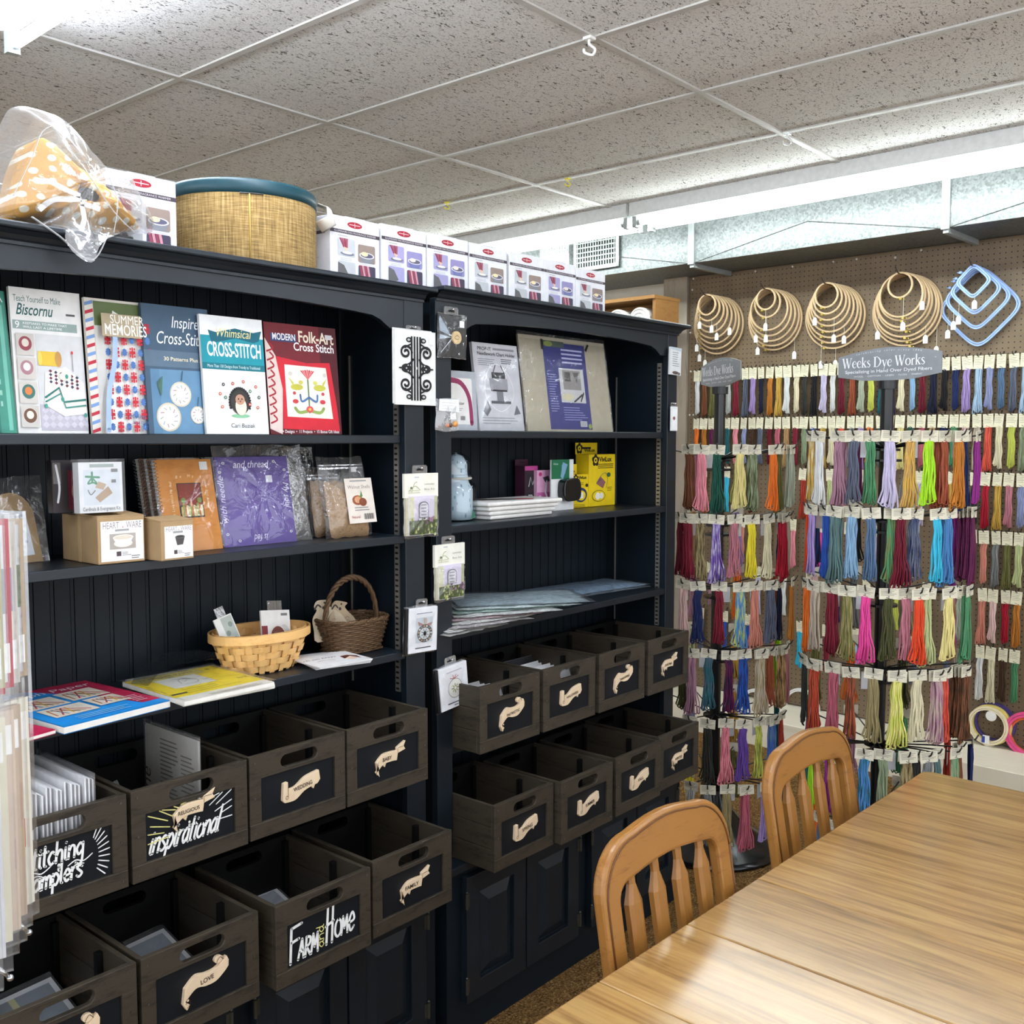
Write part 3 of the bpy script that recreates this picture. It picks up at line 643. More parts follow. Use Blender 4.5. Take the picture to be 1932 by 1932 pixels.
for st in HAND['a'][0]+[[(u+.7, v) for u, v in s_] for s_ in HAND['n'][0]]+[[(u+1.4, v) for u, v in s_] for s_ in HAND['d'][0]]:
    a.line([(.1225-v*.011, .046+u*.023) for u, v in st], .0021, YE)
a.build('chalk_lettering', c, (0, .006, 0), label='white and yellow chalk lettering')
# ---- paper packets filed in the crates
PAP = C('#e9eaec', .45); PAPB = C('#cfd6e2', .45)
def packet(label, x, y, z, w, h, lean, rz, art=None, group='pattern packets filed in the crates', film=True, d=.004):
    t = thing('pattern_packet', label, 'pattern packet', (x, y, z), (lean, 0, rz), group)
    MB().box(0, w, 0, d, 0, h).build('chart', PAP, t)
    if film: MB().box(-.004, w+.004, -.001, d+.001, -.001, h+.012).build('clear_sleeve', plastic('clear_sleeve', .12, milky=.06, sc=16), t)
    if art: art.build('printed_front', t)
    return t
for k in range(15):    # filed on edge, facing the right: thin white ends toward the viewer
    packet('white chart packet in the stack filed in the stitching samplers crate', .74+.0085*k, 1.73+.003*(k % 3), .7735, .215, .20-.004*(k % 4), 0, PI/2, None, 'white packets filed in the samplers crate', k in (0, 14), .003)
a = Art(); a.bars(.02, .19, .15, 8, .012, .004, '#8b8b8b', 3)
for k in range(7): packet('white chart sleeve lying low at the front of the samplers crate', .667+.008*k, 1.725, .7735, .20, .12, 0, PI/2, None, 'low sleeves in the samplers crate', False, .003)
a = Art(); a.text('ine', .03, .06, .05, '#55504a', 'l', .2); a.bars(.02, .09, .185, 5, .012, .004, '#77726c', 4); a.bars(.11, .17, .19, 10, .011, .003, '#77726c', 5)
a2 = Art(); a2.rect(.004, .004, .21, .205, '#dcd8d2'); a2.text('ine', .02, .05, .05, '#6a645c', 'l', .2, rot=PI/2); a2.bars(.06, .13, .18, 14, .009, .003, '#8a847c', 4); a2.bars(.14, .2, .16, 9, .009, .003, '#8a847c', 6)
packet('large clear sleeve with a printed page standing in the inspirational crate', 1.088, 1.965, .7735, .20, .20, 0, -PI/2, a2, None)
packet('small green and white card leaning in the inspirational crate', .945, 1.79, .7735, .075, .13, -.5, .5, Art().rect(0, .0, .075, .09, '#4c7a66').rect(0, .09, .075, .13, '#e8e8e4').bars(.01, .07, .11, 2, .01, .004, '#4c5a55', 2), None)
for k in range(9):
    packet('white chart packet leaning in a stack in the packets crate', 2.135+.001*k, 1.735+.016*k, .79, .205-.004*(k % 2), .118+.004*(k % 3), -.35, .06-.02*(k % 3), None, 'white packets in the packets crate', k < 1)
for k in range(6):
    packet('white chart packet leaning between the patriotic and packets crates', 1.885, 1.80+.014*k, .79, .20, .105+.004*(k % 3), -.45, -.05+.02*(k % 3), None, 'white packets behind the patriotic crate', k < 1)
packet('dark card behind the white packets of the packets crate', 2.145, 1.905, .79, .195, .135, -.2, 0, Art().rect(0, 0, .195, .135, '#26262b'), None, False)
packet('grey sleeve lying in the FARM and HOME crate', 1.19, 1.80, .50, .19, .11, -1.25, .05, Art().rect(.01, .01, .18, .10, '#a9afb8'), None)
packet('grey sleeve lying in the LOVE crate', .91, 1.78, .50, .19, .12, -1.2, .1, Art().rect(.01, .01, .18, .11, '#9ba3ad'), None)
packet('clear sleeve lying in the bottom left crate', .66, 1.76, .50, .19, .12, -1.15, .1, Art().rect(.01, .01, .18, .11, '#8f979f').rect(.1, .01, .112, .11, '#c9c49a'), None)
# ================================================================ BOOKS, TOP LEFT SHELF
FILM = plastic('clear_film', .03, sc=14); FILMW = plastic('crinkled_film', .06, milky=.03, sc=24, bs=.8)
PAGES = C('#ece9e2', .7, .2)
def stand(name, label, cat, pl, pr, ptop, Y, z, lean, d, col, fn, group=None, pym=None, pages=True, rz=0):
    """a flat upright thing on a shelf, leaning back: left and right edge at its foot, top row, foot plane Y"""
    x0 = atY(pl, pym or 900, Y).x; x1 = atY(pr, pym or 900, Y).x; h = (atY((pl+pr)/2, ptop, Y+.04).z-z)/math.cos(lean); w = x1-x0
    t = thing(name, label, cat, (x0, Y, z+.001), (-lean, 0, rz), group)
    MB().box(0, w, 0, d, 0, h).build('cover', C(col, .35), t)
    if pages: MB().box(.002, w+.0008, .0012, d-.0012, .0015, h-.0015).build('pages', PAGES, t)
    a = Art(); fn(a, w, h); a.build('cover_print', t); return t
G1 = 'cross stitch books leaning on the top left shelf'
def biscornu(a, w, h):
    a.rect(0, 0, w, h, '#e9e8e6'); a.text('Teach Yourself to Make', .05*w, .905*h, .017, '#3f6f68', wid=.66*w); a.text('Biscornu', .07*w, .815*h, .030, '#1f5a55', shear=.35, bold=.012, wid=.52*w)
    a.bars(.78*w, .92*w, .83*h, 2, .022, .004, '#555555', 1); a.rect(.02*w, .715*h, .93*w, .775*h, '#8fa39c'); a.text('9', .05*w, .722*h, .018, '#ffffff'); a.text('KEEPSAKES TO MAKE THAT', .16*w, .75*h, .0062, '#ffffff', wid=.62*w); a.text('WILL LAST A LIFETIME', .16*w, .724*h, .0062, '#ffffff', wid=.55*w)
    a.rect(.32*w, .02*h, w, .69*h, '#cfd0d1'); a.rect(.32*w, .02*h, w, .2*h, '#b9b5c0')
    for i in range(7):
        for j in range(3): a.poly([((.34+.1*i)*w, (.06+.05*j)*h), ((.39+.1*i)*w, (.085+.05*j)*h), ((.44+.1*i)*w if .44+.1*i < 1 else w, (.06+.05*j)*h), ((.39+.1*i)*w, (.035+.05*j)*h)], '#cac6d0')
    a.rect(.34*w, .47*h, .62*w, .57*h, '#d9b53a'); a.ell(.62*w, .52*h, .05*w, .055*h, '#b98b4a'); a.ell(.36*w, .52*h, .03*w, .05*h, '#e6c95a')
    a.poly([(.38*w, .2*h), (.66*w, .12*h), (.99*w, .14*h), (.97*w, .36*h), (.72*w, .47*h), (.42*w, .42*h)], '#e4e3da')
    for i in range(6):
        for j in range(4): a.poly([((.47+.075*i)*w, (.36+.025*j-.008*i)*h), ((.495+.075*i)*w, (.372+.025*j-.008*i)*h), ((.52+.075*i)*w, (.36+.025*j-.008*i)*h), ((.495+.075*i)*w, (.348+.025*j-.008*i)*h)], '#6b2740' if (i+j) % 2 else '#3b3550')
    a.ell(.70*w, .40*h, .09*w, .03*h, '#dedcd2'); a.line([(.40*w, .25*h), (.6*w, .32*h), (.66*w, .22*h), (.97*w, .24*h)], .004, '#2f6d66', False); a.line([(.40*w, .22*h), (.62*w, .28*h), (.68*w, .18*h), (.97*w, .2*h)], .003, '#3d837a', False)
    for p in ((.40, .19), (.96, .13), (.64, .24), (.72, .40)): a.ell(p[0]*w, p[1]*h, .022*w, .016*h, '#3a8f80')
    a.line([(.82*w, .44*h), (.82*w, .56*h)], .0012, '#777777'); a.ell(.82*w, .57*h, .016*w, .012*h, '#c22f3b')
    for k, (c1, c2) in enumerate((('#8d3f4a', '#d8cdc0'), ('#a87c86', '#e6e2dc'), ('#3d6a63', '#d37a3e'), ('#6b4a35', '#e2ddd2'))):
        z = .535-.165*k; a.rect(.04*w, z*h, .29*w, (z+.15)*h, '#c6c1ba'); a.ell(.165*w, (z+.08)*h, .09*w, .05*h, c1); a.ell(.165*w, (z+.085)*h, .05*w, .028*h, c2)
def summer(a, w, h):
    a.rect(0, 0, w, h, '#d8d2c8')
    for k in range(16): a.poly([(0, k/16*h), (.13*w, (k+.35)/16*h), (.13*w, (k+.75)/16*h), (0, (k+.4)/16*h)], ('#b3273a', '#6f8fc0')[k % 2])
    a.rect(.14*w, .02*h, w, .98*h, '#c9c8c4'); a.rect(.14*w, .8*h, w, .98*h, '#5c6b3f'); a.poly([(.2*w, .0), (w, .0), (w, .78*h), (.45*w, .92*h), (.3*w, .5*h)], '#e6e4e0')
    for i in range(6):
        for j in range(9):
            x, z = (.33+.125*i)*w, (.05+.093*j)*h
            if (i+j) % 2:
                a.rect(x-.05*w, z-.012*h, x+.05*w, z+.012*h, '#b8202f'); a.rect(x-.014*w, z-.04*h, x+.014*w, z+.04*h, '#b8202f')
                for s1 in (-1, 1):
                    for s2 in (-1, 1): a.rect(x+s1*.034*w-.012*w, z+s2*.027*h-.009*h, x+s1*.034*w+.012*w, z+s2*.027*h+.009*h, '#b8202f')
            else:
                for q in range(4): a.line([(x-.03*w*math.cos(q*PI/4), z-.022*h*math.sin(q*PI/4)), (x+.03*w*math.cos(q*PI/4), z+.022*h*math.sin(q*PI/4))], .004, '#4f78b4', False)
    a.line([(.2*w, .02*h), (.25*w, .3*h), (.38*w, .55*h), (.42*w, .86*h)], .010, '#9fb6d6'); a.rect(.2*w, .715*h, .86*w, .885*h, '#a8997c'); a.text('SUMMER', .34*w, .815*h, .024, '#f4f1ea', wid=.56*w); a.text('MEMORIES', .24*w, .73*h, .030, '#f4f1ea', wid=.70*w, bold=.01)
    a.text('Making', .55*w, .11*h, .012, '#3c5a8a', shear=.3); a.text('at a time', .6*w, .07*h, .010, '#3c5a8a', shear=.3)
def inspired(a, w, h):
    a.rect(0, 0, w, h, '#3d5468'); a.rect(0, .52*h, w, .645*h, '#54697b'); a.text('Inspired', .42*w, .83*h, .034, '#f0f2f2', shear=.25, wid=.50*w); a.text('Cross-Stitch', .18*w, .70*h, .036, '#f0f2f2', shear=.25, wid=.78*w); a.text('30 Patterns Plus Alphabets', .28*w, .57*h, .011, '#e5d9b6', bold=.01, wid=.86*w)
    a.rect(.07*w, .0, .95*w, .50*h, '#5f86a4'); a.rect(.07*w, 0, .2*w, .5*h, '#577d9b')
    for x, z, r in ((.5, .31, .155), (.30, .13, .175), (.74, .15, .11), (.97, .33, .1)):
        a.ell(x*w, z*h, r*w*1.04, r*h*.64, '#c9bda6', 28); a.ell(x*w, z*h, r*w*.92, r*h*.56, '#dfe0e0', 28)
        for q in range(10): a.line([((x+.5*r*math.cos(q*.63))*w, (z+.33*r*math.sin(q*.63))*h), ((x+.75*r*math.cos(q*.63+.2))*w, (z+.45*r*math.sin(q*.63+.2))*h)], .0016, ('#9aa0a2', '#a8757a', '#8fa08c')[q % 3], False)
    for x, z in ((.52, .42), (.74, .22), (.97, .40)): a.line([(x*w, z*h), ((x+.02)*w, min(.5, z+.07)*h)], .0022, '#38566b', False)
    for q in range(5): a.line([(.2*w, .30*h), ((.15+.02*q)*w, (.40+.01*q)*h)], .002, '#496b5c')
def whimsical(a, w, h):
    a.rect(0, 0, w, h, '#e8eaeb'); a.rect(0, .57*h, w, .83*h, '#178a98'); a.rect(0, .545*h, w, .60*h, '#0e6b78'); a.poly([(.16*w, .78*h), (.12*w, .875*h), (.24*w, .86*h), (.55*w, .905*h), (.84*w, .88*h), (.98*w, .90*h), (.93*w, .81*h), (.84*w, .79*h), (.55*w, .82*h), (.24*w, .775*h)], '#115c6c')
    a.text('Whimsical', .53*w, .825*h, .026, '#eadf9a', 'c', shear=.25, wid=.56*w); a.text('CROSS-STITCH', .52*w, .66*h, .042, '#f2f6f6', 'c', bold=.02, wid=.86*w)
    a.text('More Than 130 Designs from Trendy to Traditional', .5*w, .562*h, .009, '#d4e6e6', 'c', wid=.84*w)
    cx, cz = .55*w, .27*h; a.ell(cx, .155*h, .15*w, .018*h, '#7fb48e')
    for q in range(22): an = q/21*PI*1.25-.4; a.line([(cx, cz), (cx+.17*w*math.cos(an), cz+.125*h*math.sin(an))], .0055, '#2a2a28', False)
    a.ell(cx, cz, .15*w, .105*h, '#33302d'); a.ell(cx+.01*w, cz-.035*h, .09*w, .075*h, '#e6d8c2'); a.ell(cx, cz+.025*h, .075*w, .045*h, '#b58a72'); a.ell(cx-.025*w, cz+.03*h, .01*w, .008*h, '#1e1a18'); a.ell(cx+.03*w, cz+.03*h, .01*w, .008*h, '#1e1a18'); a.ell(cx+.003*w, cz+.01*h, .012*w, .008*h, '#7a4f42')
    for x, z, c in ((.3, .42, '#3a3a3a'), (.45, .43, '#b8503c'), (.62, .45, '#c0563f'), (.24, .34, '#c45a44'), (.82, .41, '#b8503c'), (.32, .31, '#3f6b4a'), (.72, .37, '#3f6b4a'), (.86, .32, '#33413a'), (.26, .23, '#c45a44'), (.83, .23, '#c45a44'), (.70, .255, '#c0392b')):
        a.ell(x*w, z*h, .024*w, .015*h, c, 10); a.ell(x*w, z*h, .009*w, .006*h, '#f0efe8', 8)
    a.text('Cari Buziak', .57*w, .055*h, .013, '#333333', 'c', shear=.1)
def folkart(a, w, h):
    a.rect(0, 0, w, h, '#5d1820'); a.rect(0, .5*h, w, h, '#6b1c25'); a.rect(.75*w, 0, w, h, '#4a1219')
    a.poly([(0, .05*h), (.16*w, .0), (.22*w, .6*h), (0, .86*h)], '#d8c6bf')
    for q in range(9): a.line([(.02*w, (.1+.08*q)*h), (.1*w, (.13+.08*q)*h), (.06*w, (.17+.08*q)*h)], .004, '#9c1f2b')
    a.rect(.08*w, .835*h, .43*w, .905*h, '#2c3d66'); a.text('MODERN', .1*w, .85*h, .021, '#f1ecec', bold=.015, wid=.31*w); a.text('Folk-Art', .45*w, .845*h, .036, '#e8d9c4', bold=.02, wid=.50*w); a.text('Cross Stitch', .38*w, .765*h, .026, '#f2eeee', bold=.015, wid=.57*w)
    a.poly([(.17*w, .05*h), (.97*w, .03*h), (.95*w, .25*h), (.88*w, .67*h), (.55*w, .655*h), (.13*w, .70*h), (.2*w, .4*h)], '#c2202f'); a.poly([(.24*w, .16*h), (.88*w, .145*h), (.82*w, .62*h), (.24*w, .63*h)], '#e8e2d6')
    cx = .55*w; a.line([(cx, .2*h), (cx, .5*h)], .004, '#5d7a4a'); 
    for k in range(-3, 4): a.poly([(cx, .5*h), (cx+(.03*k-.012)*w, .585*h), (cx+.03*k*w, .6*h-.006*abs(k)*h), (cx+(.03*k+.012)*w, .585*h)], '#c0303a' if k % 2 else '#d6606a')
    for s in (-1, 1):
        a.ell(cx+s*.16*w, .43*h, .085*w, .028*h, '#b7b343'); a.poly([(cx+s*.21*w, .44*h), (cx+s*.27*w, .52*h), (cx+s*.20*w, .47*h)], '#c3be55'); a.ell(cx+s*.1*w, .475*h, .03*w, .018*h, '#c7c25a'); a.ell(cx+s*.19*w, .3*h, .04*w, .02*h, '#c23a44'); a.line([(cx, .34*h), (cx+s*.1*w, .30*h), (cx+s*.12*w, .36*h)], .005, '#4f6f9a'); a.line([(cx, .22*h), (cx+s*.14*w, .2*h), (cx+s*.2*w, .24*h)], .007, '#8aa055'); a.ell(cx+s*.24*w, .55*h, .028*w, .02*h, '#c9c3b8', 12); a.ell(cx+s*.2*w, .375*h, .022*w, .016*h, '#b93a45', 8)
    a.ell(cx, .23*h, .05*w, .03*h, '#c9474f'); a.ell(cx, .23*h, .02*w, .014*h, '#e3b04a')
    a.text('30+ Designs  •  11 Projects  •  15 Bonus Gift Ideas', .53*w, .012*h, .010, '#f3e6e6', 'c', bold=.01, wid=.84*w); a.rect(.83*w, .885*h, .93*w, .93*h, '#c9c6c8')
z1 = 1.588
stand('craft_book', 'white book titled Biscornu with a pincushion cover, second from the left', 'book', 38, 170, 553, 1.885, z1, .085, .008, '#e4e2df', biscornu, G1)
stand('craft_book', 'quilt covered book titled SUMMER MEMORIES with a red and blue striped spine', 'book', 178, 290, 572, 1.872, z1, .085, .008, '#cfc8bd', summer, G1)
stand('craft_book', 'slate blue book titled Inspired Cross-Stitch with round hoops', 'book', 284, 408, 583, 1.858, z1, .085, .009, '#3a5064', inspired, G1)
stand('craft_book', 'white and teal book titled Whimsical CROSS-STITCH with a hedgehog', 'book', 392, 509, 603, 1.845, z1, .085, .007, '#dfe2e3', whimsical, G1)
stand('craft_book', 'dark red book titled Folk-Art Cross Stitch with a red pillow', 'book', 512, 646, 618, 1.856, z1, .085, .009, '#571720', folkart, G1)
t = stand('craft_book', 'green book at the left edge of the photo, spine edge showing', 'book', -75, 37, 548, 1.88, z1, .15, .02, '#2f6f62', lambda a, w, h: (a.rect(0, 0, w, h, '#2f6f62'), a.rect(.72*w, .0, .98*w, h, '#3f8a78'), a.rect(.86*w, .02*h, .93*w, .9*h, '#6fb5a2'), a.text('LA', .73*w, .92*h, .02, '#dfeee8'), a.bars(.75*w, .80*w, .8*h, 9, .02, .009, '#8fc2b2', 2)), G1)
# ================================================================ SECOND LEFT SHELF
KR = C('#a58a66', .7, .2, var=.05); zs2 = 1.344
def carton(label, bl, br, top, z, d, fn, flap=True, col=KR, name='cardboard_box', cat='box', group=None, extra=None):
    A = atZ(*bl, z); B = atZ(*br, z); w = (B-A).length; rz = math.atan2(B.y-A.y, B.x-A.x)
    h = atY(bl[0], top, A.y).z-z; t = thing(name, label, cat, A+Vector((0, 0, .0008)), (0, 0, rz), group)
    q = MB(); q.box(0, w, 0, d, 0, h); q.build('carton', col, t, bevel=.0015)
    if flap: MB().add([(0, 0, h+.0006), (w, 0, h+.0006), (w, d*.6, h+.006), (0, d*.6, h+.006), (0, 0, h), (w, 0, h), (w, d*.6, h), (0, d*.6, h)], [(0, 1, 2, 3), (4, 5, 1, 0), (5, 6, 2, 1), (7, 4, 0, 3), (6, 7, 3, 2)]).build('lid_flap', col, t)
    a = Art(); fn(a, w, h); a.build('front_label', t, label='printed white label' if flap else None)
    if extra: extra(t, w, h, d)
    return t
def heart(a, w, h, big):
    a.rect(.06*w if big else .1*w, .05*h, .97*w, .90*h if big else .86*h, '#ecebea'); a.text('HEART', .1*w if big else .14*w, .74*h, .018 if big else .012, '#8d8486', wid=.34*w); a.text('WARE', .60*w, .74*h, .018 if big else .012, '#8d8486', wid=.33*w); a.ell(.53*w, .765*h, .012*w, .012*w, '#a83a48'); a.bars(.36*w, .66*w, .68*h, 1, .02, .004, '#999999', 1, 0)
    if big:
        a.rect(.24*w, .30*h, .8*w, .63*h, '#aaa29a'); a.ell(.53*w, .42*h, .2*w, .085*h, '#e5dcd4'); a.poly([(.31*w, .54*h), (.75*w, .56*h), (.66*w, .36*h), (.42*w, .35*h)], '#eee6df'); a.ell(.53*w, .545*h, .22*w, .06*h, '#f3ece4'); a.ell(.53*w, .545*h, .19*w, .045*h, '#d9d0bf')
    else:
        a.poly([(.42*w, .58*h), (.72*w, .59*h), (.66*w, .38*h), (.48*w, .37*h)], '#4d4a48'); a.ell(.57*w, .585*h, .15*w, .04*h, '#6c6967'); a.ell(.57*w, .585*h, .12*w, .028*h, '#3a3836')
    a.rect(.38*w, .15*h, .48*w, .25*h, '#4b4244'); a.bars(.5*w, .7*w, .22*h, 3, .03*h, .012*h, '#888888', 2); a.bars(.7*w, .9*w, .13*h, 2, .045*h, .016*h, '#666666', 3)
def tape(t, w, h, d): MB().box(-.0006, .0, d*.46, d*.54, 0, h).build('tape', C('#b3966b', .4, .4), t)
box1 = carton('large brown cardboard box labelled HEART WARE with a white bowl', (186, 1067), (274, 1058.5), 977, zs2, .145, lambda a, w, h: heart(a, w, h, True), extra=tape)
carton('small brown cardboard box labelled HEART WARE with a dark bowl', (305, 1060), (366, 1053), 985, zs2, .095, lambda a, w, h: heart(a, w, h, False))
zb = box1.location.z+atY(186, 977, box1.location.y).z-zs2+.007
def kit(a, w, h):
    a.rect(0, 0, w, h, '#d7d9db'); a.rect(.1*w, .15*h, .94*w, .85*h, '#c9cfd6'); a.line([(.3*w, .8*h), (.3*w, .6*h)], .004, '#5a8f72'); a.line([(.16*w, .72*h), (.46*w, .7*h)], .004, '#5a8f72'); a.line([(.3*w, .7*h), (.2*w, .58*h), (.32*w, .6*h), (.42*w, .56*h), (.3*w, .7*h)], .003, '#5a8f72')
    a.poly([(.36*w, .5*h), (.44*w, .62*h), (.62*w, .56*h), (.55*w, .45*h)], '#b59f88'); a.poly([(.36*w, .3*h), (.66*w, .52*h), (.76*w, .38*h), (.46*w, .2*h)], '#a8917a'); a.line([(.2*w, .45*h), (.26*w, .36*h), (.36*w, .44*h)], .002, '#777777')
    a.text('Cardinals & Evergreens Kit', .5*w, .04*h, .010, '#3a3a3a', 'c', wid=.86*w); a.bars(.25*w, .8*w, .9*h, 1, .1, .006, '#9aa5a0', 1, 0); a.bars(.74*w, .9*w, .8*h, 2, .02, .006, '#777777', 1)
t = stand('craft_kit', 'white Cardinals and Evergreens kit in clear film on the large brown box', 'craft kit', 150, 232, 872, box1.location.y+.012, zb, .02, .022, '#dcdedf', kit, None, 940, False)
kw, kh = [max(v.co[i] for v in kids(t)[0].data.vertices) for i in (0, 2)]; MB().box(-.002, kw+.004, -.0035, .024, 0, kh+.006).build('film', FILM, t)
def darkkit(a, w, h): a.rect(0, 0, w, h, '#2b2527'); a.rect(.45*w, .05*h, w, .8*h, '#5a1a2a'); a.ell(.8*w, .4*h, .25*w, .25*h, '#a4836b'); a.rect(.03*w, .55*h, .25*w, .95*h, '#5d5856'); a.line([(.12*w, .9*h), (.2*w, .5*h), (.14*w, .2*h)], .004, '#c8c8cc')
stand('craft_kit', 'dark red kit in black film behind the white kit on the brown box', 'craft kit', 100, 165, 868, box1.location.y+.06, zb, .03, .02, '#242123', darkkit, None, 940, False)
# zip bag with a kraft card at the left
A = atZ(-12, 1068, zs2)
t = thing('kraft_card_in_bag', 'arched kraft card with a white print in a clear bag, left of the brown boxes', 'craft kit', (A.x, A.y-.002, zs2+.001), (-.20, 0, 0)); w = atZ(107, 1064, zs2).x-A.x
P = [(0, 0), (w, 0), (w*.93, .085)]+[(w*.46+w*.46*math.cos(k*PI/10), .085+.05*math.sin(k*PI/10)) for k in range(1, 10)]+[(0, .085)]
MB().prism(P, 0, .004).build('kraft_card', KR, t)
a = Art(); a.poly([(.08*w, .01), (.84*w, .014), (.74*w, .098), (.08*w, .104)], '#dfe5ee'); a.bars(.52*w, .7*w, .085, 2, .014, .006, '#8d96a5', 2); a.line([(.5*w, .03), (.62*w, .05), (.55*w, .07)], .002, '#a8b2c2'); a.text('1', .5*w, .03, .03, '#222222')
for k in range(8): a.ell((.60+.05*(k % 3))*w, .02+.01*k, .003, .003, '#b5bccb')
a.build('printed_label', t)
pillow(rect_outline(-.01, w+.012, -.001, .165, 7, .002, 3), .012, .008, 4, .003, 5).build('clear_bag', FILMW, t, smooth=True)
# spiral notebooks
def notebook(label, pl, pr, top, Y, front, cols):
    x0 = atY(pl, 1035, Y).x; w = atY(pr, 1030, Y).x-x0; h = atY(pl, top, Y+.05).z-zs2
    t = thing('spiral_notebook', label, 'notebook', (x0, Y, zs2+.001), (-.22, 0, .0), 'spiral notebooks on the second left shelf'); h /= math.cos(.22)
    MB().box(.004, w, .003, .012, 0, h).build('pages', PAGES, t); MB().box(.004, w, 0, .002, 0, h).build('cover', wood('tan_'+cols, [(.3, lin('#9a5f24')), (.7, lin('#c07f38'))] if cols == 'a' else [(.3, lin('#6a4a3a')), (.7, lin('#8a6a58'))], (3, 3, 12), .45, 3, .3, .05), t)
    q = MB(); n = 26
    for k in range(n):
        z = .006+(h-.012)*k/(n-1); q.tube([(.006+.008*math.cos(a)-.004, .005+.009*math.sin(a), z+.001*a) for a in [PI*2*j/8 for j in range(8)]], .0009, 4, True)
    q.build('spiral_binding', C('#b9bcc0', .25, .6, .9), t, smooth=True)
    if front:
        a = Art(); a.rect(.34*w, .36*h, .76*w, .74*h, '#3a2a1a'); a.rect(.36*w, .37*h, .74*w, .73*h, '#7c2f22'); a.rect(.36*w, .37*h, .74*w, .5*h, '#2f2a1c')
        for k in range(12): a.line([((.39+.03*k)*w, .39*h), ((.39+.03*k)*w, (.47+.05*((k*7) % 4)/4)*h)], .006, ('#c9b277', '#8a9a55', '#b86a3f', '#d9cda8')[k % 4], False)
        a.ell(.42*w, .55*h, .04*w, .03*h, '#6f8a45'); a.ell(.7*w, .55*h, .04*w, .03*h, '#7a8f4a'); a.ell(.55*w, .52*h, .015*w, .04*h, '#d8a58a'); a.rect(.78*w, .88*h, .92*w, .97*h, '#d9d9d6')
        msg = 'Come Live With Me And Be My Love, I Still Am Found'
        for k, ch in enumerate(msg):
            f = k/(len(msg)-1)
            if f < .42: p, r = (.25*w, (.34+.42*f/.42)*h), PI/2
            elif f < .58: g = (f-.42)/.16; p, r = ((.25+.55*g)*w, (.78+.02*math.sin(g*PI))*h), 0
            else: g = (f-.58)/.42; p, r = (.82*w, (.76-.3*g)*h), -PI/2
            a.text(ch, p[0], p[1], .0085, '#e6d3ae', 'c', .2, rot=r)
        a.build('cover_print', t); pillow(rect_outline(-.004, w+.006, -.001, h+.004, 7), .006, .014, 3, .003, 4).build('clear_sleeve', FILM, t, smooth=True)
    return t
notebook('spiral notebook with tan cover and a small bright picture', 312, 421, 868, 1.872, True, 'a')
notebook('spiral notebook showing only its binding, just left of the tan one', 298, 400, 866, 1.895, False, 'b')
notebook('spiral notebook showing only its binding, furthest left of the three', 282, 385, 866, 1.918, False, 'b')
# purple tray in film
def purple(a, w, h):
    P_ = '#54408a'; a.rect(0, 0, w, h, P_); a.rect(.09*w, .17*h, .86*w, .84*h, '#4b387e'); a.rect(.10*w, .18*h, .85*w, .83*h, '#58448f')
    a.text('and thread', .48*w, .875*h, .023, '#d9d8e6', 'c', .3, wid=.5*w); a.text('with needle', .075*w, .25*h, .022, '#cfcde0', 'l', .3, rot=PI/2, wid=.52*h); a.text('My soul', .90*w, .70*h, .022, '#cfcde0', 'l', .3, rot=-PI/2, wid=.30*h); a.text('is fed', .60*w, .115*h, .022, '#cfcde0', 'l', .3, rot=PI, wid=.2*w); a.rect(.66*w, .70*h, .75*w, .78*h, '#d5d7e0')
    for x, z in ((.1, .93), (.8, .94), (.04, .83), (.94, .84), (.05, .14), (.2, .06), (.93, .12)): a.ell(x*w, z*h, .02*w, .015*h, '#cfd0d6', 10); a.ell(x*w, z*h, .01*w, .008*h, '#2a2740', 8)
t = stand('fabric_tray', 'purple folded fabric tray lettered and thread, packed in clear film', 'tray', 425, 560, 862, 1.878, zs2, .18, .012, '#54408a', purple, None, 1020, False)
pillow(rect_outline(-.006, .232, -.001, .222, 8, .003, 2), .012, .016, 5, .004, 9).build('film', FILMW, t, smooth=True)
# dark film packs
for k, (pl, pr, top, Y, lb) in enumerate(((545, 592, 862, 1.93, 'black packet in crinkled silver film right behind the purple tray'), (556, 604, 866, 1.955, 'second black packet in crinkled film, half behind the first one'))):
    x0 = atY(pl, 1010, Y).x; w = atY(pr, 1010, Y).x-x0; t = thing('film_packet', lb, 'packet', (x0, Y, zs2+.001), (-.12, 0, 0))
    MB().box(.004, w-.004, 0, .01, .002, .20).build('card', C('#15161a', .5), t); pillow(rect_outline(0, w, 0, .215, 6, .003, 7+k), .012, .014, 4, .005, 3+k).build('film', plastic('silver_crinkle', .30, sc=60, bs=1.2), t, smooth=True)
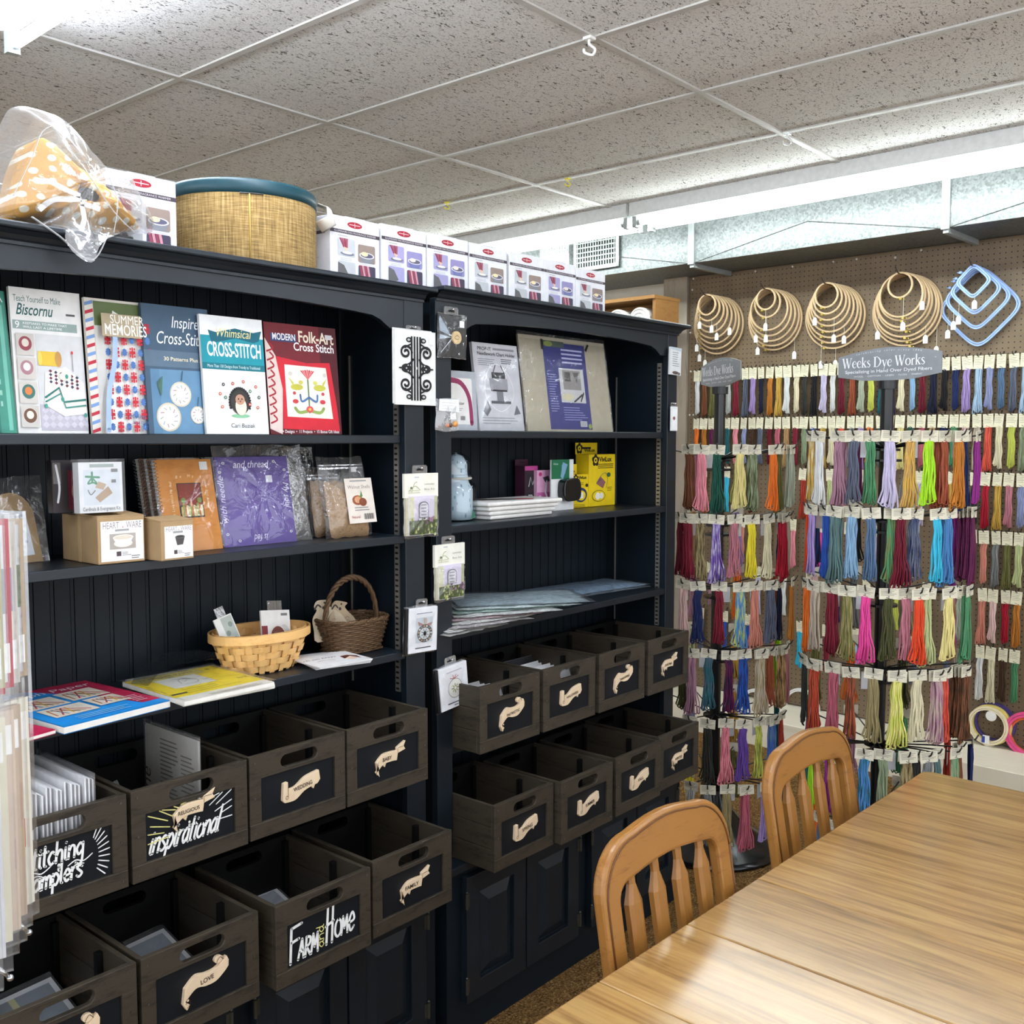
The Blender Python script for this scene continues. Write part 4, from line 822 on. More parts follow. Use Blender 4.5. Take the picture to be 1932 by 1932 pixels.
# walnut shells
WAL = wood('crushed_walnut', [(.3, lin('#3f2b1e')), (.5, lin('#6e523a')), (.7, lin('#a08362'))], (60, 60, 60), .8, 3, .2, .5)
def walnut(label, pl, pr, top, Y, lab, lean):
    x0 = atY(pl, 1014, Y).x; w = atY(pr, 1014, Y).x-x0; h = (atY(pl, top, Y+.05).z-zs2); t = thing('bag_of_shells', label, 'bag', (x0, Y, zs2+.001), (-lean, 0, 0), 'zip bags of crushed shells')
    fh = .135; pillow(rect_outline(.012, w-.012, 0, fh, 6, .003, 2), .030, .022, 5, .003, 6).build('crushed_shells', WAL, t, smooth=True)
    pillow(rect_outline(0, w, 0, h, 8, .002, 3), .034, .026, 6, .004, 8).build('zip_bag', FILMW, t, smooth=True)
    q = MB(); q.box(.004, w-.004, -.004, -.001, h-.03, h-.026); q.box(.004, w-.004, -.004, -.001, h-.022, h-.019); q.build('zip', plastic('zip_strip', .3, milky=.15), t)
    if lab:
        a = Art(); lw, lh = w*.60, .108; a.rect(0, 0, lw, lh, '#d8cfc4'); a.text('Walnut Shells', lw/2, .083, .012, '#6b655c', 'c', wid=lw*.82); a.bars(.2*lw, .8*lw, .10, 1, .1, .003, '#888888', 1, 0); a.ell(.40*lw, .055, .017, .012, '#8c4a2c'); a.ell(.42*lw, .056, .012, .008, '#c58f63'); a.ell(.58*lw, .050, .012, .010, '#7a3f26'); a.poly([(.48*lw, .06), (.56*lw, .078), (.6*lw, .064)], '#4e7a3a'); a.bars(.25*lw, .8*lw, .036, 2, .006, .002, '#777777', 4); a.text('Natural', .1*lw, .012, .009, '#a03a34', wid=.3*lw)
        for k in range(14): a.rect(.55*lw+k*.0022, .008, .55*lw+k*.0022+.0006*(1+k % 3), .022, '#333333')
        a.build('paper_label', t, (w*.34, -.034, .028), (0, 0, .0))
        a = Art(); a.rect(0, 0, .016, .012, '#dcdcdc'); a.build('price_sticker', t, (w*.66, -.012, .155))
walnut('clear zip bag of crushed walnut shells with a white label in front', 616, 702, 860, 1.862, True, .20)
walnut('clear zip bag of brown shells behind, between purple tray and labelled bag', 586, 650, 880, 1.915, False, .14)
# ================================================================ THIRD LEFT SHELF
z3 = 1.058
def lying(name, label, cat, A, B, Cc, z, d, col, fn, group=None, pages=True):
    """a flat thing lying on a shelf: near corner A, right corner B, far right corner C as seen"""
    a, b, c = atZ(*A, z+d), atZ(*B, z+d), atZ(*Cc, z+d); u = (b-a); w = u.length; u.normalize(); v = Vector((-u.y, u.x, 0)); dep = (c-b).dot(v)
    t = thing(name, label, cat, (a.x, a.y, z+.0006), (0, 0, math.atan2(u.y, u.x)), group)
    MB().box(0, w, 0, dep, 0, d).build('cover', C(col, .35), t)
    if pages: MB().box(-.0006, w+.0006, -.0006, dep-.002, .0015, d-.0015).build('pages', PAGES, t)
    ar = Art(); fn(ar, w, dep); ar.build('cover_print', t, (0, 0, d), (-PI/2, 0, 0)); return t
def graph(a, w, h):
    a.rect(0, 0, w, h, '#1e86cf'); a.poly([(.42*w, h), (w, h), (w, .1*h), (.82*w, .1*h), (.72*w, .5*h)], '#b02148'); a.text('Graph Paper', .07*w, .82*h, .034, '#e8e6ee', 'l', .1, wid=.86*w)
    for x0, z0, x1, z1 in ((.08, .48, .46, .74), (.5, .5, .86, .76), (.1, .2, .5, .44), (.54, .24, .84, .46)):
        a.rect(x0*w, z0*h, x1*w, z1*h, '#d9d2c2')
        for k in range(7): a.line([((x0+.04+.05*k)*w if x0+.04+.05*k < x1 else x1*w, (z0+.04)*h), ((x0+.06+.04*((k*3) % 5))*w, (z1-.05)*h)], .0035, ('#b5713c', '#c3423f', '#4a7a9c', '#d8b13a', '#6a5a4a')[k % 5], False)
    a.bars(.2*w, .75*w, .12*h, 3, .035*h, .014*h, '#7cc4ee', 3); a.bars(.8*w, .95*w, .30*h, 5, .04*h, .014*h, '#e8b4c2', 3)
lying('graph_paper_book', 'blue and red Graph Paper book lying on the third left shelf', 'book', (121, 1372), (320, 1322), (190, 1276), z3, .014, '#1f7cc0', graph)
lying('graph_paper_book', 'red book corner lying below the Graph Paper book at left', 'book', (30, 1398), (104, 1377), (60, 1345), z3, .008, '#b5234a', lambda a, w, h: a.rect(0, 0, w, h, '#b5234a'))
def yellow(a, w, h):
    a.rect(0, 0, w, h, '#e6e3d8'); a.rect(.0, .14*h, w, .98*h, '#e9d11c'); a.poly([(.1*w, .98*h), (.8*w, .98*h), (.8*w, .80*h), (.3*w, .66*h), (.0, .9*h)], '#cfc065'); a.rect(.20*w, .42*h, .66*w, .80*h, '#dcdcd6'); a.text('TRANSFER PAPER', .1*w, .86*h, .022, '#8a8350', 'l', 0, .01, wid=.62*w)
    a.line([(.35*w, .55*h), (.4*w, .68*h), (.5*w, .7*h), (.55*w, .58*h), (.48*w, .5*h), (.38*w, .52*h)], .002, '#a5a5a0'); a.line([(.42*w, .6*h), (.48*w, .64*h), (.52*w, .58*h)], .002, '#a5a5a0'); a.bars(.2*w, .8*w, .33*h, 3, .06*h, .015*h, '#b9a51c', 2); a.text('Saral', .84*w, .34*h, .012, '#2a2a20', 'l', .2); a.rect(.03*w, .22*h, .2*w, .26*h, '#2c2b26'); a.bars(.3*w, .9*w, .05*h, 2, .035*h, .012*h, '#b5b3a8', 4); a.ell(.86*w, .86*h, .02*w, .03*h, '#a08f1a')
for k in range(2):
    t = lying('paper_pad', ('yellow transfer paper pad in clear film on top of another pad', 'white paper pad under the yellow one, only its edges showing')[k], 'paper pad', (346, 1325+3*(1-k)) if k else (348, 1324), (518, 1291) if k else (517, 1287), (405, 1254), z3+(0 if k else .0105), .0095, '#dcd9cf', yellow if k == 0 else (lambda a, w, h: a.rect(0, 0, w, h, '#dddad0')))
    if k == 0: tp = t
pillow(rect_outline(-.004, max(v.co.x for v in kids(tp)[0].data.vertices)+.003, -.004, max(v.co.y for v in kids(tp)[0].data.vertices)+.004, 8, .003, 4), .003, .012, 5, .003, 2).xf(Matrix.Rotation(-PI/2, 4, 'X')).build('film', FILMW, tp, (0, 0, .0135), smooth=True)
fl = MB(); fl.xf(Matrix.Identity(4)); 
P = [(.0, .20, .012), (.05, .25, .03), (.12, .275, .045), (.2, .27, .04), (.27, .25, .02)]
v = [];
for x, y, z in P: v += [(x, y, z), (x+.01, y-.05, z*.4+.008)]
fl.add(v, [(2*i, 2*i+2, 2*i+3, 2*i+1) for i in range(4)]); fl.build('film_flap', plastic('glossy_flap', .22, sc=30), tp, smooth=True)
# oval splint basket
HON = wood('honey_splint', [(.3, lin('#b98244')), (.5, lin('#d39d5a')), (.7, lin('#e6b876'))], (9, 9, 30), .4, 2, .4, .1)
A = atZ(522, 1268, z3); bx, by = .118, .082; cxb = (A.x+.0, A.y+by*.72)
t = thing('oval_basket', 'oval woven honey wood basket holding small kits', 'basket', (cxb[0], cxb[1], z3+.001)); hb = .088
NS = 22
for lv in range(5):
    q = MB(); N = NS*6; z0, z1_ = .004+lv*.0152, .004+lv*.0152+.0145; vs = []; 
    for k in range(N):
        a = 2*PI*k/N; off = .0042*math.cos(NS*a/2+PI*lv)
        for z in (z0, z1_):
            f = .70+.30*(z/hb)**.8; vs.append(((bx*f+off)*math.cos(a), (by*f+off)*math.sin(a), z))
    for k in range(N):
        a = 2*PI*k/N; off = .0042*math.cos(NS*a/2+PI*lv)-.002
        for z in (z0, z1_):
            f = .70+.30*(z/hb)**.8; vs.append(((bx*f+off)*math.cos(a), (by*f+off)*math.sin(a), z))
    fs = []
    for k in range(N):
        j = (k+1) % N; fs += [(2*k, 2*j, 2*j+1, 2*k+1), (2*N+2*j, 2*N+2*k, 2*N+2*k+1, 2*N+2*j+1), (2*k+1, 2*j+1, 2*N+2*j+1, 2*N+2*k+1), (2*j, 2*k, 2*N+2*k, 2*N+2*j)]
    q.add(vs, fs); q.build('woven_band', HON, t, smooth=False)
for k in range(NS):
    a = 2*PI*(k+.0)/NS; q = MB(); vs = []
    for da in (-.075, .075):
        for z in (.0, .03, .06, .086):
            f = .70+.30*(z/hb)**.8; o = .0012; vs.append(((bx*f+o)*math.cos(a+da), (by*f+o)*math.sin(a+da), z))
    q.add(vs, [(0, 4, 5, 1), (1, 5, 6, 2), (2, 6, 7, 3)]); q.build('upright_splint', HON, t)
for rr, nm in ((.0045, 'rim_outside'), (-.0045, 'rim_inside')):
    q = MB(); N = 64; vs = []
    for k in range(N):
        a = 2*PI*k/N
        for o, z in ((rr-.0018, .072), (rr+.0018, .072), (rr+.0018, .091), (rr-.0018, .091)): vs.append(((bx+o)*math.cos(a), (by+o)*math.sin(a), z))
    q.add(vs, [(4*k+i, 4*((k+1) % N)+i, 4*((k+1) % N)+(i+1) % 4, 4*k+(i+1) % 4) for k in range(N) for i in range(4)]); q.build(nm, HON, t, smooth=False)
q = MB(); q.lathe([(0, .004), (.7, .004)], 48, (0, 0, 0), bx, by); q.build('basket_bottom', HON, t)
def smallcard(label, base, lean, rz, w, h, fn, tabr=True):
    t = thing('carded_kit', label, 'craft kit', base, (lean, .12 if rz > 0 else -.28, rz)); a = Art(); MB().box(0, w, 0, .004, 0, h).build('card', C('#e4e2de', .5), t); fn(a, w, h); a.build('card_print', t)
    if tabr: MB().box(w*.25, w*.75, .001, .0015, h, h+.022).build('hang_tab', plastic('hang_tab', .14, milky=.08), t)
    return t
smallcard('small white card with leaf shaped pins leaning at the left of the oval basket', (cxb[0]-.088, cxb[1]-.005, z3+.040), -.25, -.1, .044, .088, lambda a, w, h: (a.rect(0, 0, w, h, '#dcdcd8'), a.rect(.35*w, .05*h, .95*w, .97*h, '#a9b0a8'), [a.ell((.5+.25*(k % 2))*w, (.15+.2*k)*h, .12*w, .07*h, '#7d8880') for k in range(4)], a.rect(.02*w, .05*h, .3*w, .3*h, '#6a5a5a')))
smallcard('white carded kit with a dark red round patch leaning in the oval basket', (cxb[0]-.004, cxb[1]-.015, z3+.046), -.2, .12, .088, .088, lambda a, w, h: (a.rect(0, 0, w, h, '#e2e0dc'), a.rect(.0, .0, .2*w, .6*h, '#7d3238'), a.ell(.78*w, .32*h, .2*w, .3*h, '#c9c9c4'), a.ell(.55*w, .3*h, .29*w, .32*h, '#d8d5cf'), a.ell(.55*w, .3*h, .25*w, .28*h, '#6d3a34'), [a.line([((.4+.06*k)*w, .2*h), ((.44+.05*k)*w, .42*h)], .003, '#a8786a') for k in range(6)], a.bars(.68*w, .92*w, .85*h, 1, .1, .006, '#777777', 1)))
# wicker basket with arched handle
WIC = wood('brown_wicker', [(.3, lin('#1c130c')), (.5, lin('#37281a')), (.7, lin('#5f4832'))], (30, 30, 60), .6, 2, .3, .2)
A = atZ(692, 1234, z3); t = thing('wicker_basket', 'brown wicker basket with a tall arched handle', 'basket', (A.x+.005, A.y+.062, z3+.001)); bw, bd, bh = .066, .05, .078
def rr_(z, a):
    f = 1+.32*z/bh; c, s = math.cos(a), math.sin(a); p = 3.2
    k = (abs(c)**p+abs(s)**p)**(-1/p); return (bw*f*k*c, bd*f*k*s)
NW = 26
q = MB(); 
for lv in range(15):
    z = .004+lv*.0052; q.tube([(rr_(z, 2*PI*k/(NW*3))[0]*(1+.03*math.cos(NW*PI*k/(NW*3)*1+PI*lv)), rr_(z, 2*PI*k/(NW*3))[1]*(1+.03*math.cos(NW*PI*k/(NW*3)+PI*lv)), z) for k in range(NW*3)], .0029, 5, closed=True)
q.build('woven_side', WIC, t, smooth=True)
for k in range(NW): a = 2*PI*k/NW; q = MB(); q.tube([rr_(z, a)+(z,) for z in (0, .03, .06, .078)], .0022, 5); q.build('stake', WIC, t, smooth=True)
for ph in (0, PI/2, PI):
    q = MB(); q.tube([(rr_(bh, 2*PI*k/90)[0]*(1+.03*math.cos(18*2*PI*k/90+ph)), rr_(bh, 2*PI*k/90)[1]*(1+.03*math.cos(18*2*PI*k/90+ph)), bh+.003+.003*math.sin(18*2*PI*k/90+ph)) for k in range(90)], .003, 5, closed=True); q.build('braided_rim', WIC, t, smooth=True)
for ph in (0, 2.1, 4.2):
    q = MB(); pts = []
    for k in range(61):
        u = k/60; an = PI*(1-u); x = .082*math.cos(an); zz = .055+.125*math.sin(an)**.8 if 0 < u < 1 else .055
        pts.append((x, .0045*math.cos(u*34+ph), zz+.0045*math.sin(u*34+ph)))
    q.tube(pts, .0044, 6); q.build('twisted_handle', WIC, t, smooth=True)
MB().box(-bw*.95, bw*.95, -bd*.9, bd*.9, .001, .006).build('basket_bottom', WIC, t)
hw = A.x+.005
for k, (dx, dy, rz, lb) in enumerate(((-.062, .015, -.12, 'kraft card tag shaped like a jar with lettering, standing in the wicker basket'), (-.088, .032, -.35, 'kraft card tag behind the lettered one, turned to the left'))):
    t2 = thing('kraft_tag', lb, 'craft tag', (hw+dx, A.y+.05+dy, z3+.03), (-.22, -.04 if k == 0 else -.25, rz)); pl = cr([(0, 0), (.078, 0), (.080, .04), (.062, .065), (.055, .078), (.064, .086), (.050, .092), (.030, .096), (.018, .084), (.022, .074), (.006, .058), (0, .03)], 3, True)
    MB().prism(pl, 0, .003).build('tag_board', C('#a08d74' if k == 0 else '#b4a48c', .7, .2), t2)
    a = Art(); a.ell(.040, .075, .004, .004, '#2a2018', 10); a.ell(.046, .092-.006, .0025, .0025, '#2a2018', 8); a.line([(.018, .078), (.028, .086), (.034, .079)], .004, '#2a2018')
    if k == 0:
        for i in range(5): a.line([(.014+.0*i, .052-.009*i)]+[(.014+.006*j, .052-.009*i+(.002 if j % 2 else -.002)) for j in range(1, 9)], .0011, '#6f5c44')
    a.build('burnt_lettering', t2)
# leaflets
def leaflet(a, w, h): a.rect(0, 0, w, h, '#e9e9ea'); a.text('ch on Days', .02*w, .62*h, .016, '#3a3236', 'l', .25, wid=.62*w); a.ell(.78*w, .38*h, .10*w, .17*h, '#e6cdb8'); a.poly([(.66*w, .35*h), (.7*w, .6*h), (.84*w, .62*h), (.95*w, .45*h), (.9*w, .2*h), (.84*w, .5*h)], '#5a2a24'); a.line([(.2*w, .45*h), (.35*w, .5*h), (.5*w, .4*h)], .0025, '#b9a08c')
for k in range(5):
    lying('leaflet', ['white leaflet with a red haired girl, topmost by the wicker basket', 'white leaflet second from the top under the girl leaflet', 'white leaflet in the middle of the small stack by the baskets', 'white leaflet fourth in the stack by the baskets', 'lowest white leaflet of the stack by the baskets'][k], 'leaflet', (604-2*k, 1261+.5*k), (703-1*k, 1243+1.5*k), (690, 1221), z3+.0026*(4-k), .0022, '#e4e4e6', leaflet if k == 0 else (lambda a, w, h: a.rect(0, 0, w, h, '#e4e4e6')), 'leaflets between the two baskets', False)
# ================================================================ RIGHT BOOKCASE SHELVES
zr1, zr2, zr3 = 1.601, 1.356, 1.079
PVC = plastic('clear_clamshell', .06, milky=.10, sc=4, bs=.1)
def organizer(a, w, h):
    a.rrect(0, 0, w, h, .008, '#a9aeb6'); a.rrect(.05*w, .10*h, .86*w, .88*h, .006, '#e2e1de'); a.line([(.1*w, .84*h), (.5*w, .80*h), (.76*w, .55*h), (.82*w, .12*h)], .014, '#8c2f56'); a.line([(.06*w, .72*h), (.44*w, .70*h), (.66*w, .46*h), (.70*w, .12*h)], .004, '#e2e1de'); a.text('organizer', .60*w, .43*h, .012, '#3c3c3c', 'r', bold=.01); a.bars(.2*w, .58*w, .36*h, 2, .03*h, .01*h, '#9a9a9a', 3)
    for k in range(12): a.rect((.46+.012*k)*w, .17*h, (.46+.012*k+.004*(1+k % 2))*w, .24*h, '#444444')
stand('thread_organizer', 'clear clamshell organizer with a plum swoosh, left end of the upper right shelf', 'packet', 842, 901, 703, 1.865, zr1, .05, .012, '#b9bec6', organizer, None, 812, False)
def propit(a, w, h):
    a.rect(.03*w, .08*h, .97*w, .985*h, '#c9cad0'); a.text('PROP-IT', .10*w, .915*h, .014, '#17171a', bold=.015, wid=.30*w); a.rect(.44*w, .925*h, .92*w, .95*h, '#8a8c92'); a.text('Needlework Chart Holder', .09*w, .86*h, .013, '#232327', bold=.02, wid=.84*w); a.bars(.09*w, .5*w, .81*h, 4, .022*h, .008*h, '#85868c', 3); a.bars(.6*w, .92*w, .82*h, 3, .022*h, .009*h, '#44454a', 5)
    a.line([(.22*w, .35*h), (.2*w, .55*h), (.36*w, .74*h), (.6*w, .74*h), (.8*w, .55*h), (.78*w, .35*h), (.5*w, .22*h)], .003, '#dfe1e6', closed=True); a.rect(.36*w, .60*h, .66*w, .67*h, '#3b3c42'); a.line([(.40*w, .67*h), (.46*w, .75*h)], .003, '#2a2a2e', False); a.line([(.58*w, .75*h), (.64*w, .67*h)], .003, '#2a2a2e', False)
    a.rect(.30*w, .47*h, .70*w, .60*h, '#9a9ba2'); a.rect(.32*w, .45*h, .68*w, .47*h, '#2e2f35'); a.rect(.44*w, .34*h, .58*w, .45*h, '#7c7d85'); a.rect(.30*w, .31*h, .74*w, .34*h, '#5a5b62'); a.poly([(.1*w, .22*h), (.22*w, .34*h), (.28*w, .24*h), (.18*w, .16*h)], '#6e6f76'); a.poly([(.78*w, .18*h), (.86*w, .3*h), (.94*w, .2*h)], '#6e6f76'); a.bars(.07*w, .9*w, .14*h, 3, .03*h, .008*h, '#8d8e94', 7)
t = stand('chart_holder_packet', 'grey PROP-IT needlework chart holder packet in clear film', 'packet', 906, 990, 652, 1.875, zr1, .13, .01, '#c4c5cb', propit, None, 812, False)
pillow(rect_outline(-.004, .205, -.001, .225, 7, .003, 3), .012, .014, 4, .003, 4).build('film', FILM, t, smooth=True)
def board(a, w, h):
    a.rect(0, 0, w, h, '#b0a994'); a.rect(.0, .965*h, w, h, '#c4bda9'); a.poly([(.255*w, .02*h), (.745*w, .02*h), (.745*w, .95*h), (.255*w, .95*h)], '#2b2f78'); a.rect(.255*w, .90*h, .5*w, .965*h, '#4a5a52'); a.ell(.32*w, .93*h, .05*w, .03*h, '#8a9a4a')
    a.bars(.46*w, .72*w, .87*h, 4, .045*h, .018*h, '#b9bce0', 3, .15); a.rect(.41*w, .31*h, .70*w, .68*h, '#c5c6c9'); a.rect(.45*w, .45*h, .66*w, .66*h, '#8e8a88'); a.rect(.47*w, .54*h, .54*w, .64*h, '#4b4747'); a.poly([(.57*w, .64*h), (.61*w, .53*h), (.64*w, .64*h)], '#4b4747'); a.ell(.49*w, .37*h, .07*w, .04*h, '#d5cfae'); a.line([(.56*w, .32*h), (.66*w, .4*h)], .006, '#2c2c2c', False); a.line([(.64*w, .33*h), (.68*w, .42*h)], .006, '#2c2c2c', False)
    a.bars(.28*w, .38*w, .6*h, 16, .026*h, .008*h, '#8d92c8', 4); a.bars(.42*w, .7*w, .25*h, 6, .026*h, .008*h, '#8d92c8', 6); a.rect(.60*w, .05*h, .68*w, .11*h, '#d5d6de'); a.ell(.715*w, .055*h, .022*w, .028*h, '#8aa04a')
    for k in range(9): a.rect((.605+.008*k)*w, .055*h, (.608+.008*k)*w, .105*h, '#222222')
    a.rect(.235*w, .86*h, .26*w, .97*h, '#1a1a1a'); a.poly([(.74*w, .9*h), (.78*w, .97*h), (.80*w, .96*h), (.76*w, .88*h)], '#1a1a1a')
t = stand('magnetic_board', 'large tan board with a dark blue card, packed in clear film', 'craft board', 996, 1156, 642, 1.885, zr1, .14, .006, '#a39c88', board, None, 812, False)
bw_ = max(v.co.x for v in kids(t)[0].data.vertices); bh_ = max(v.co.z for v in kids(t)[0].data.vertices)
pillow(rect_outline(-.006, bw_+.006, -.001, bh_+.01, 8, .003, 3), .009, .010, 5, .002, 14).build('film', FILMW, t, smooth=True)
# glass jar with rolled fabrics
A = atZ(873, 985, zr2); t = thing('glass_jar', 'round glass jar with a domed glass lid, filled with blue fabric', 'jar', (A.x+.028, A.y+.045, zr2+.0008))
GL = plastic('jar_glass', .07, tint=(.88, .94, .96), sc=2, bs=.02, rough=.03)
MB().lathe([(0, .002), (.046, .002), (.052, .008), (.053, .03), (.053, .085), (.047, .100), (.036, .108), (.036, .116)], 28).build('jar_body', GL, t, smooth=True)
MB().lathe([(.041, .116), (.043, .120), (.041, .125), (.030, .127), (.034, .140), (.036, .155), (.030, .172), (.016, .183), (0, .186)], 28).build('glass_lid', GL, t, smooth=True)
MB().lathe([(.037, .112), (.0395, .115), (.037, .119)], 28).build('rubber_seal', C('#c9c4bb', .5), t, smooth=True)
def patterned(name, c1, c2, sc):
    m, nt, b = newmat(name); v = nt.nodes.new('ShaderNodeTexVoronoi'); v.inputs['Scale'].default_value = sc; link(nt, coords(nt, (1, 1, .45)), 0, v, 0); r = ramp(nt, v, 'Distance', [(.22, lin(c1)), (.30, lin(c2))]); link(nt, r, 0, b, 'Base Color'); b.inputs['Roughness'].default_value = .8; return m
q = thing('rolled_fabric', 'blue grey patterned rolled fabric inside the glass jar', 'fabric', (A.x+.022, A.y+.046, zr2+.004)); MB().lathe([(0, 0), (.042, 0), (.046, .03), (.046, .082), (.034, .104), (.031, .128), (.031, .150), (.020, .172), (0, .180)], 24).build('roll', patterned('blue_ogee_fabric', '#8499ab', '#c6d0d8', 95), q, smooth=True); MB().lathe([(.0, .1803), (.004, .1805), (.004, .1815), (.001, .182)], 14).build('rolled_end', C('#9fb3c0', .8, .1), q, smooth=True)
q = thing('rolled_fabric', 'green spotted folded fabric leaning in the glass jar', 'fabric', (A.x+.058, A.y+.030, zr2+.005), (0, -.3, 0)); MB().prism([(-.008, 0), (.013, 0), (.004, .062), (-.004, .062)], -.012, .012).build('folded_piece', patterned('green_dot_fabric', '#d2e2d6', '#4f9a76', 160), q)
# folded towels
for k in range(4):
    xa, xb = atY(922+3*k, 972, 1.832).x, atY(1059-2*k, 970, 1.832).x; w = xb-xa; h = .15
    t = thing('folded_towel', ['white folded towel with a red and grey printed band, top of its pile', 'white folded towel second from the top of its pile', 'white folded towel third in the pile before the magenta box', 'lowest white folded towel of the pile by the jar'][k], 'towel', (xa, 1.832+.003*k, zr2+.0006+.0125*(3-k)), (0, 0, .02*(k-1)), 'white folded towels')
    MB().box(0, w, 0, h, 0, .0118).build('folded_cloth', C('#dedcd8', .8, .15), t, bevel=.005)
    if k == 0: a = Art(); a.poly([(.2*w, .55*h), (.62*w, .2*h), (.72*w, .4*h), (.3*w, .9*h), (.12*w, .9*h)], '#4c4448'); a.poly([(.5*w, .3*h), (.66*w, .16*h), (.78*w, .34*h), (.6*w, .48*h)], '#b02a3c'); a.build('printed_band', t, (0, 0, .0118), (-PI/2, 0, 0))
def pkg(label, bl, br, top, d, col, fn, rz=None, tab=None, name='product_box'):
    A = atZ(*bl, zr2); B = atZ(*br, zr2)
    if A.y > 1.955 or B.y > 1.985 or rz: A = atY(*bl, rz or 1.955); B = atY(*br, rz or 1.955); A.z = B.z = zr2
    w = (B-A).length; a_ = math.atan2(B.y-A.y, B.x-A.x); h = atY(bl[0], top, A.y).z-zr2
    t = thing(name, label, 'box', A+Vector((0, 0, .0008)), (0, 0, a_)); MB().box(0, w, 0, d, 0, h).build('carton', C(col, .35), t, bevel=.001)
    a = Art(); fn(a, w, h); a.build('printed_front', t)
    if tab:
        q = MB(); th = tab[2]; q.box(w*tab[0], w*tab[1], d-.0012, d, h, h+th); q.mat(1); q.box(w*(tab[0]+.3*(tab[1]-tab[0])), w*(tab[0]+.7*(tab[1]-tab[0])), d-.0016, d-.0011, h+th*.45, h+th*.62); q.build('hang_tab', [C(col, .35), C('#151515')], t)
        if len(tab) > 3: b = Art(); tab[3](b, w, h, th); b.build('tab_print', t, (0, d-.0012, 0))
    return t, w, h
def flower(a, x, z, r):
    for k in range(5): a.ell(x+r*.62*math.cos(k*1.257+.3), z+r*.62*math.sin(k*1.257+.3), r*.45, r*.45, '#1f1c12', 10)
    a.ell(x, z, r*.5, r*.5, '#e8c81f', 10); a.ell(x, z, r*.22, r*.22, '#1f1c12', 8)
YL = '#e3c41c'
def vivi_big(a, w, h):
    flower(a, .24*w, .885*h, .13*w); a.text('ViviLux', .38*w, .86*h, .022, '#1f1c12', bold=.03, wid=.48*w); a.bars(.32*w, .94*w, .80*h, 3, .035*h, .014*h, '#3b3412', 3, .1); a.poly([(.26*w, .44*h), (.42*w, .58*h), (.62*w, .46*h), (.52*w, .34*h)], '#8a5a5a'); a.poly([(.28*w, .45*h), (.42*w, .55*h), (.46*w, .5*h)], '#5a4a6a'); a.line([(.42*w, .58*h), (.62*w, .64*h), (.7*w, .5*h), (.64*w, .34*h)], .0016, '#6a6a6a'); a.ell(.36*w, .2*h, .25*w, .11*h, '#2a2613', 24); a.ell(.36*w, .2*h, .235*w, .10*h, YL, 24); a.ell(.32*w, .195*h, .09*w, .07*h, '#e6e4da'); a.ell(.46*w, .2*h, .08*w, .06*h, '#dcd9cc'); a.ell(.74*w, .6*h, .07*w, .045*h, '#2f5a34'); a.bars(.68*w, .92*w, .35*h, 3, .03*h, .01*h, '#5a5016', 5)
pkg('large bright yellow ViviLux box at the right of the second shelf', (1111, 956), (1160, 951), 858, .055, YL, vivi_big, rz=1.958, tab=(-.02, .8, .038, lambda b, w, h, th: (flower(b, .12*w, h+.5*th, .12*w), b.text('ViviLux', .3*w, h+.22*th, .014, '#1f1c12', bold=.03, wid=.42*w))))
def vivi_small(a, w, h):
    flower(a, .24*w, .88*h, .14*w); a.text('ViviLux', .40*w, .86*h, .014, '#1f1c12', bold=.03, wid=.46*w); a.ell(.52*w, .38*h, .36*w, .22*h, '#27345c', 24); a.ell(.55*w, .36*h, .25*w, .15*h, YL); a.rect(.42*w, .27*h, .66*w, .45*h, '#e6e4da'); a.bars(.3*w, .9*w, .73*h, 2, .05*h, .018*h, '#5a4f12', 2); a.bars(.1*w, .8*w, .08*h, 2, .05*h, .015*h, '#8a7a16', 4); a.ell(.86*w, .66*h, .08*w, .05*h, '#2a2613')
pkg('small yellow ViviLux box beside the black lamp card', (1078, 957), (1111, 955), 896, .03, YL, vivi_small, rz=1.962, tab=(-.25, .7, .032, lambda b, w, h, th: (flower(b, .02*w, h+.3*th, .12*w), b.text('ViviLux', .15*w, h+.2*th, .009, '#1f1c12', bold=.03, wid=.45*w))))
pkg('dark magenta boxed lamp standing left of the pink box', (990, 952), (1014, 950), 880, .04, '#3c1c30', rz=1.985, fn= lambda a, w, h: (a.rect(0, 0, w, h, '#2e1a28'), a.rect(.0, .9*h, w, h, '#b5468a'), a.rect(.15*w, .48*h, .9*w, .82*h, '#1b1b1e'), a.line([(.3*w, .55*h), (.45*w, .75*h), (.6*w, .58*h), (.8*w, .76*h)], .003, '#d9dadd', False), a.rect(.15*w, .1*h, .9*w, .42*h, '#1b1b1e'), a.line([(.3*w, .35*h), (.55*w, .35*h), (.7*w, .15*h)], .004, '#b9babd', False)), tab=(.0, 1, .02))
pkg('pale pink boxed craft lamp between the magenta box and the black lamp card', (1013, 958), (1043, 956), 888, .045, '#d9a3c2', rz=1.972, fn= lambda a, w, h: (a.rect(0, 0, w, h, '#d8a2c4'), a.rect(0, 0, w, .45*h, '#b9609a'), a.ell(.2*w, .9*h, .1*w, .05*h, '#c03a7a'), a.poly([(.35*w, .82*h), (.7*w, .86*h), (.82*w, .72*h), (.5*w, .7*h)], '#3c3c44'), a.line([(.6*w, .72*h), (.52*w, .45*h), (.74*w, .18*h)], .007, '#ececf0', False), a.poly([(.3*w, .12*h), (.62*w, .24*h), (.8*w, .12*h), (.45*w, .03*h)], '#4a3a48'), a.bars(.1*w, .35*w, .35*h, 5, .05*h, .02*h, '#e9c3da', 2)))
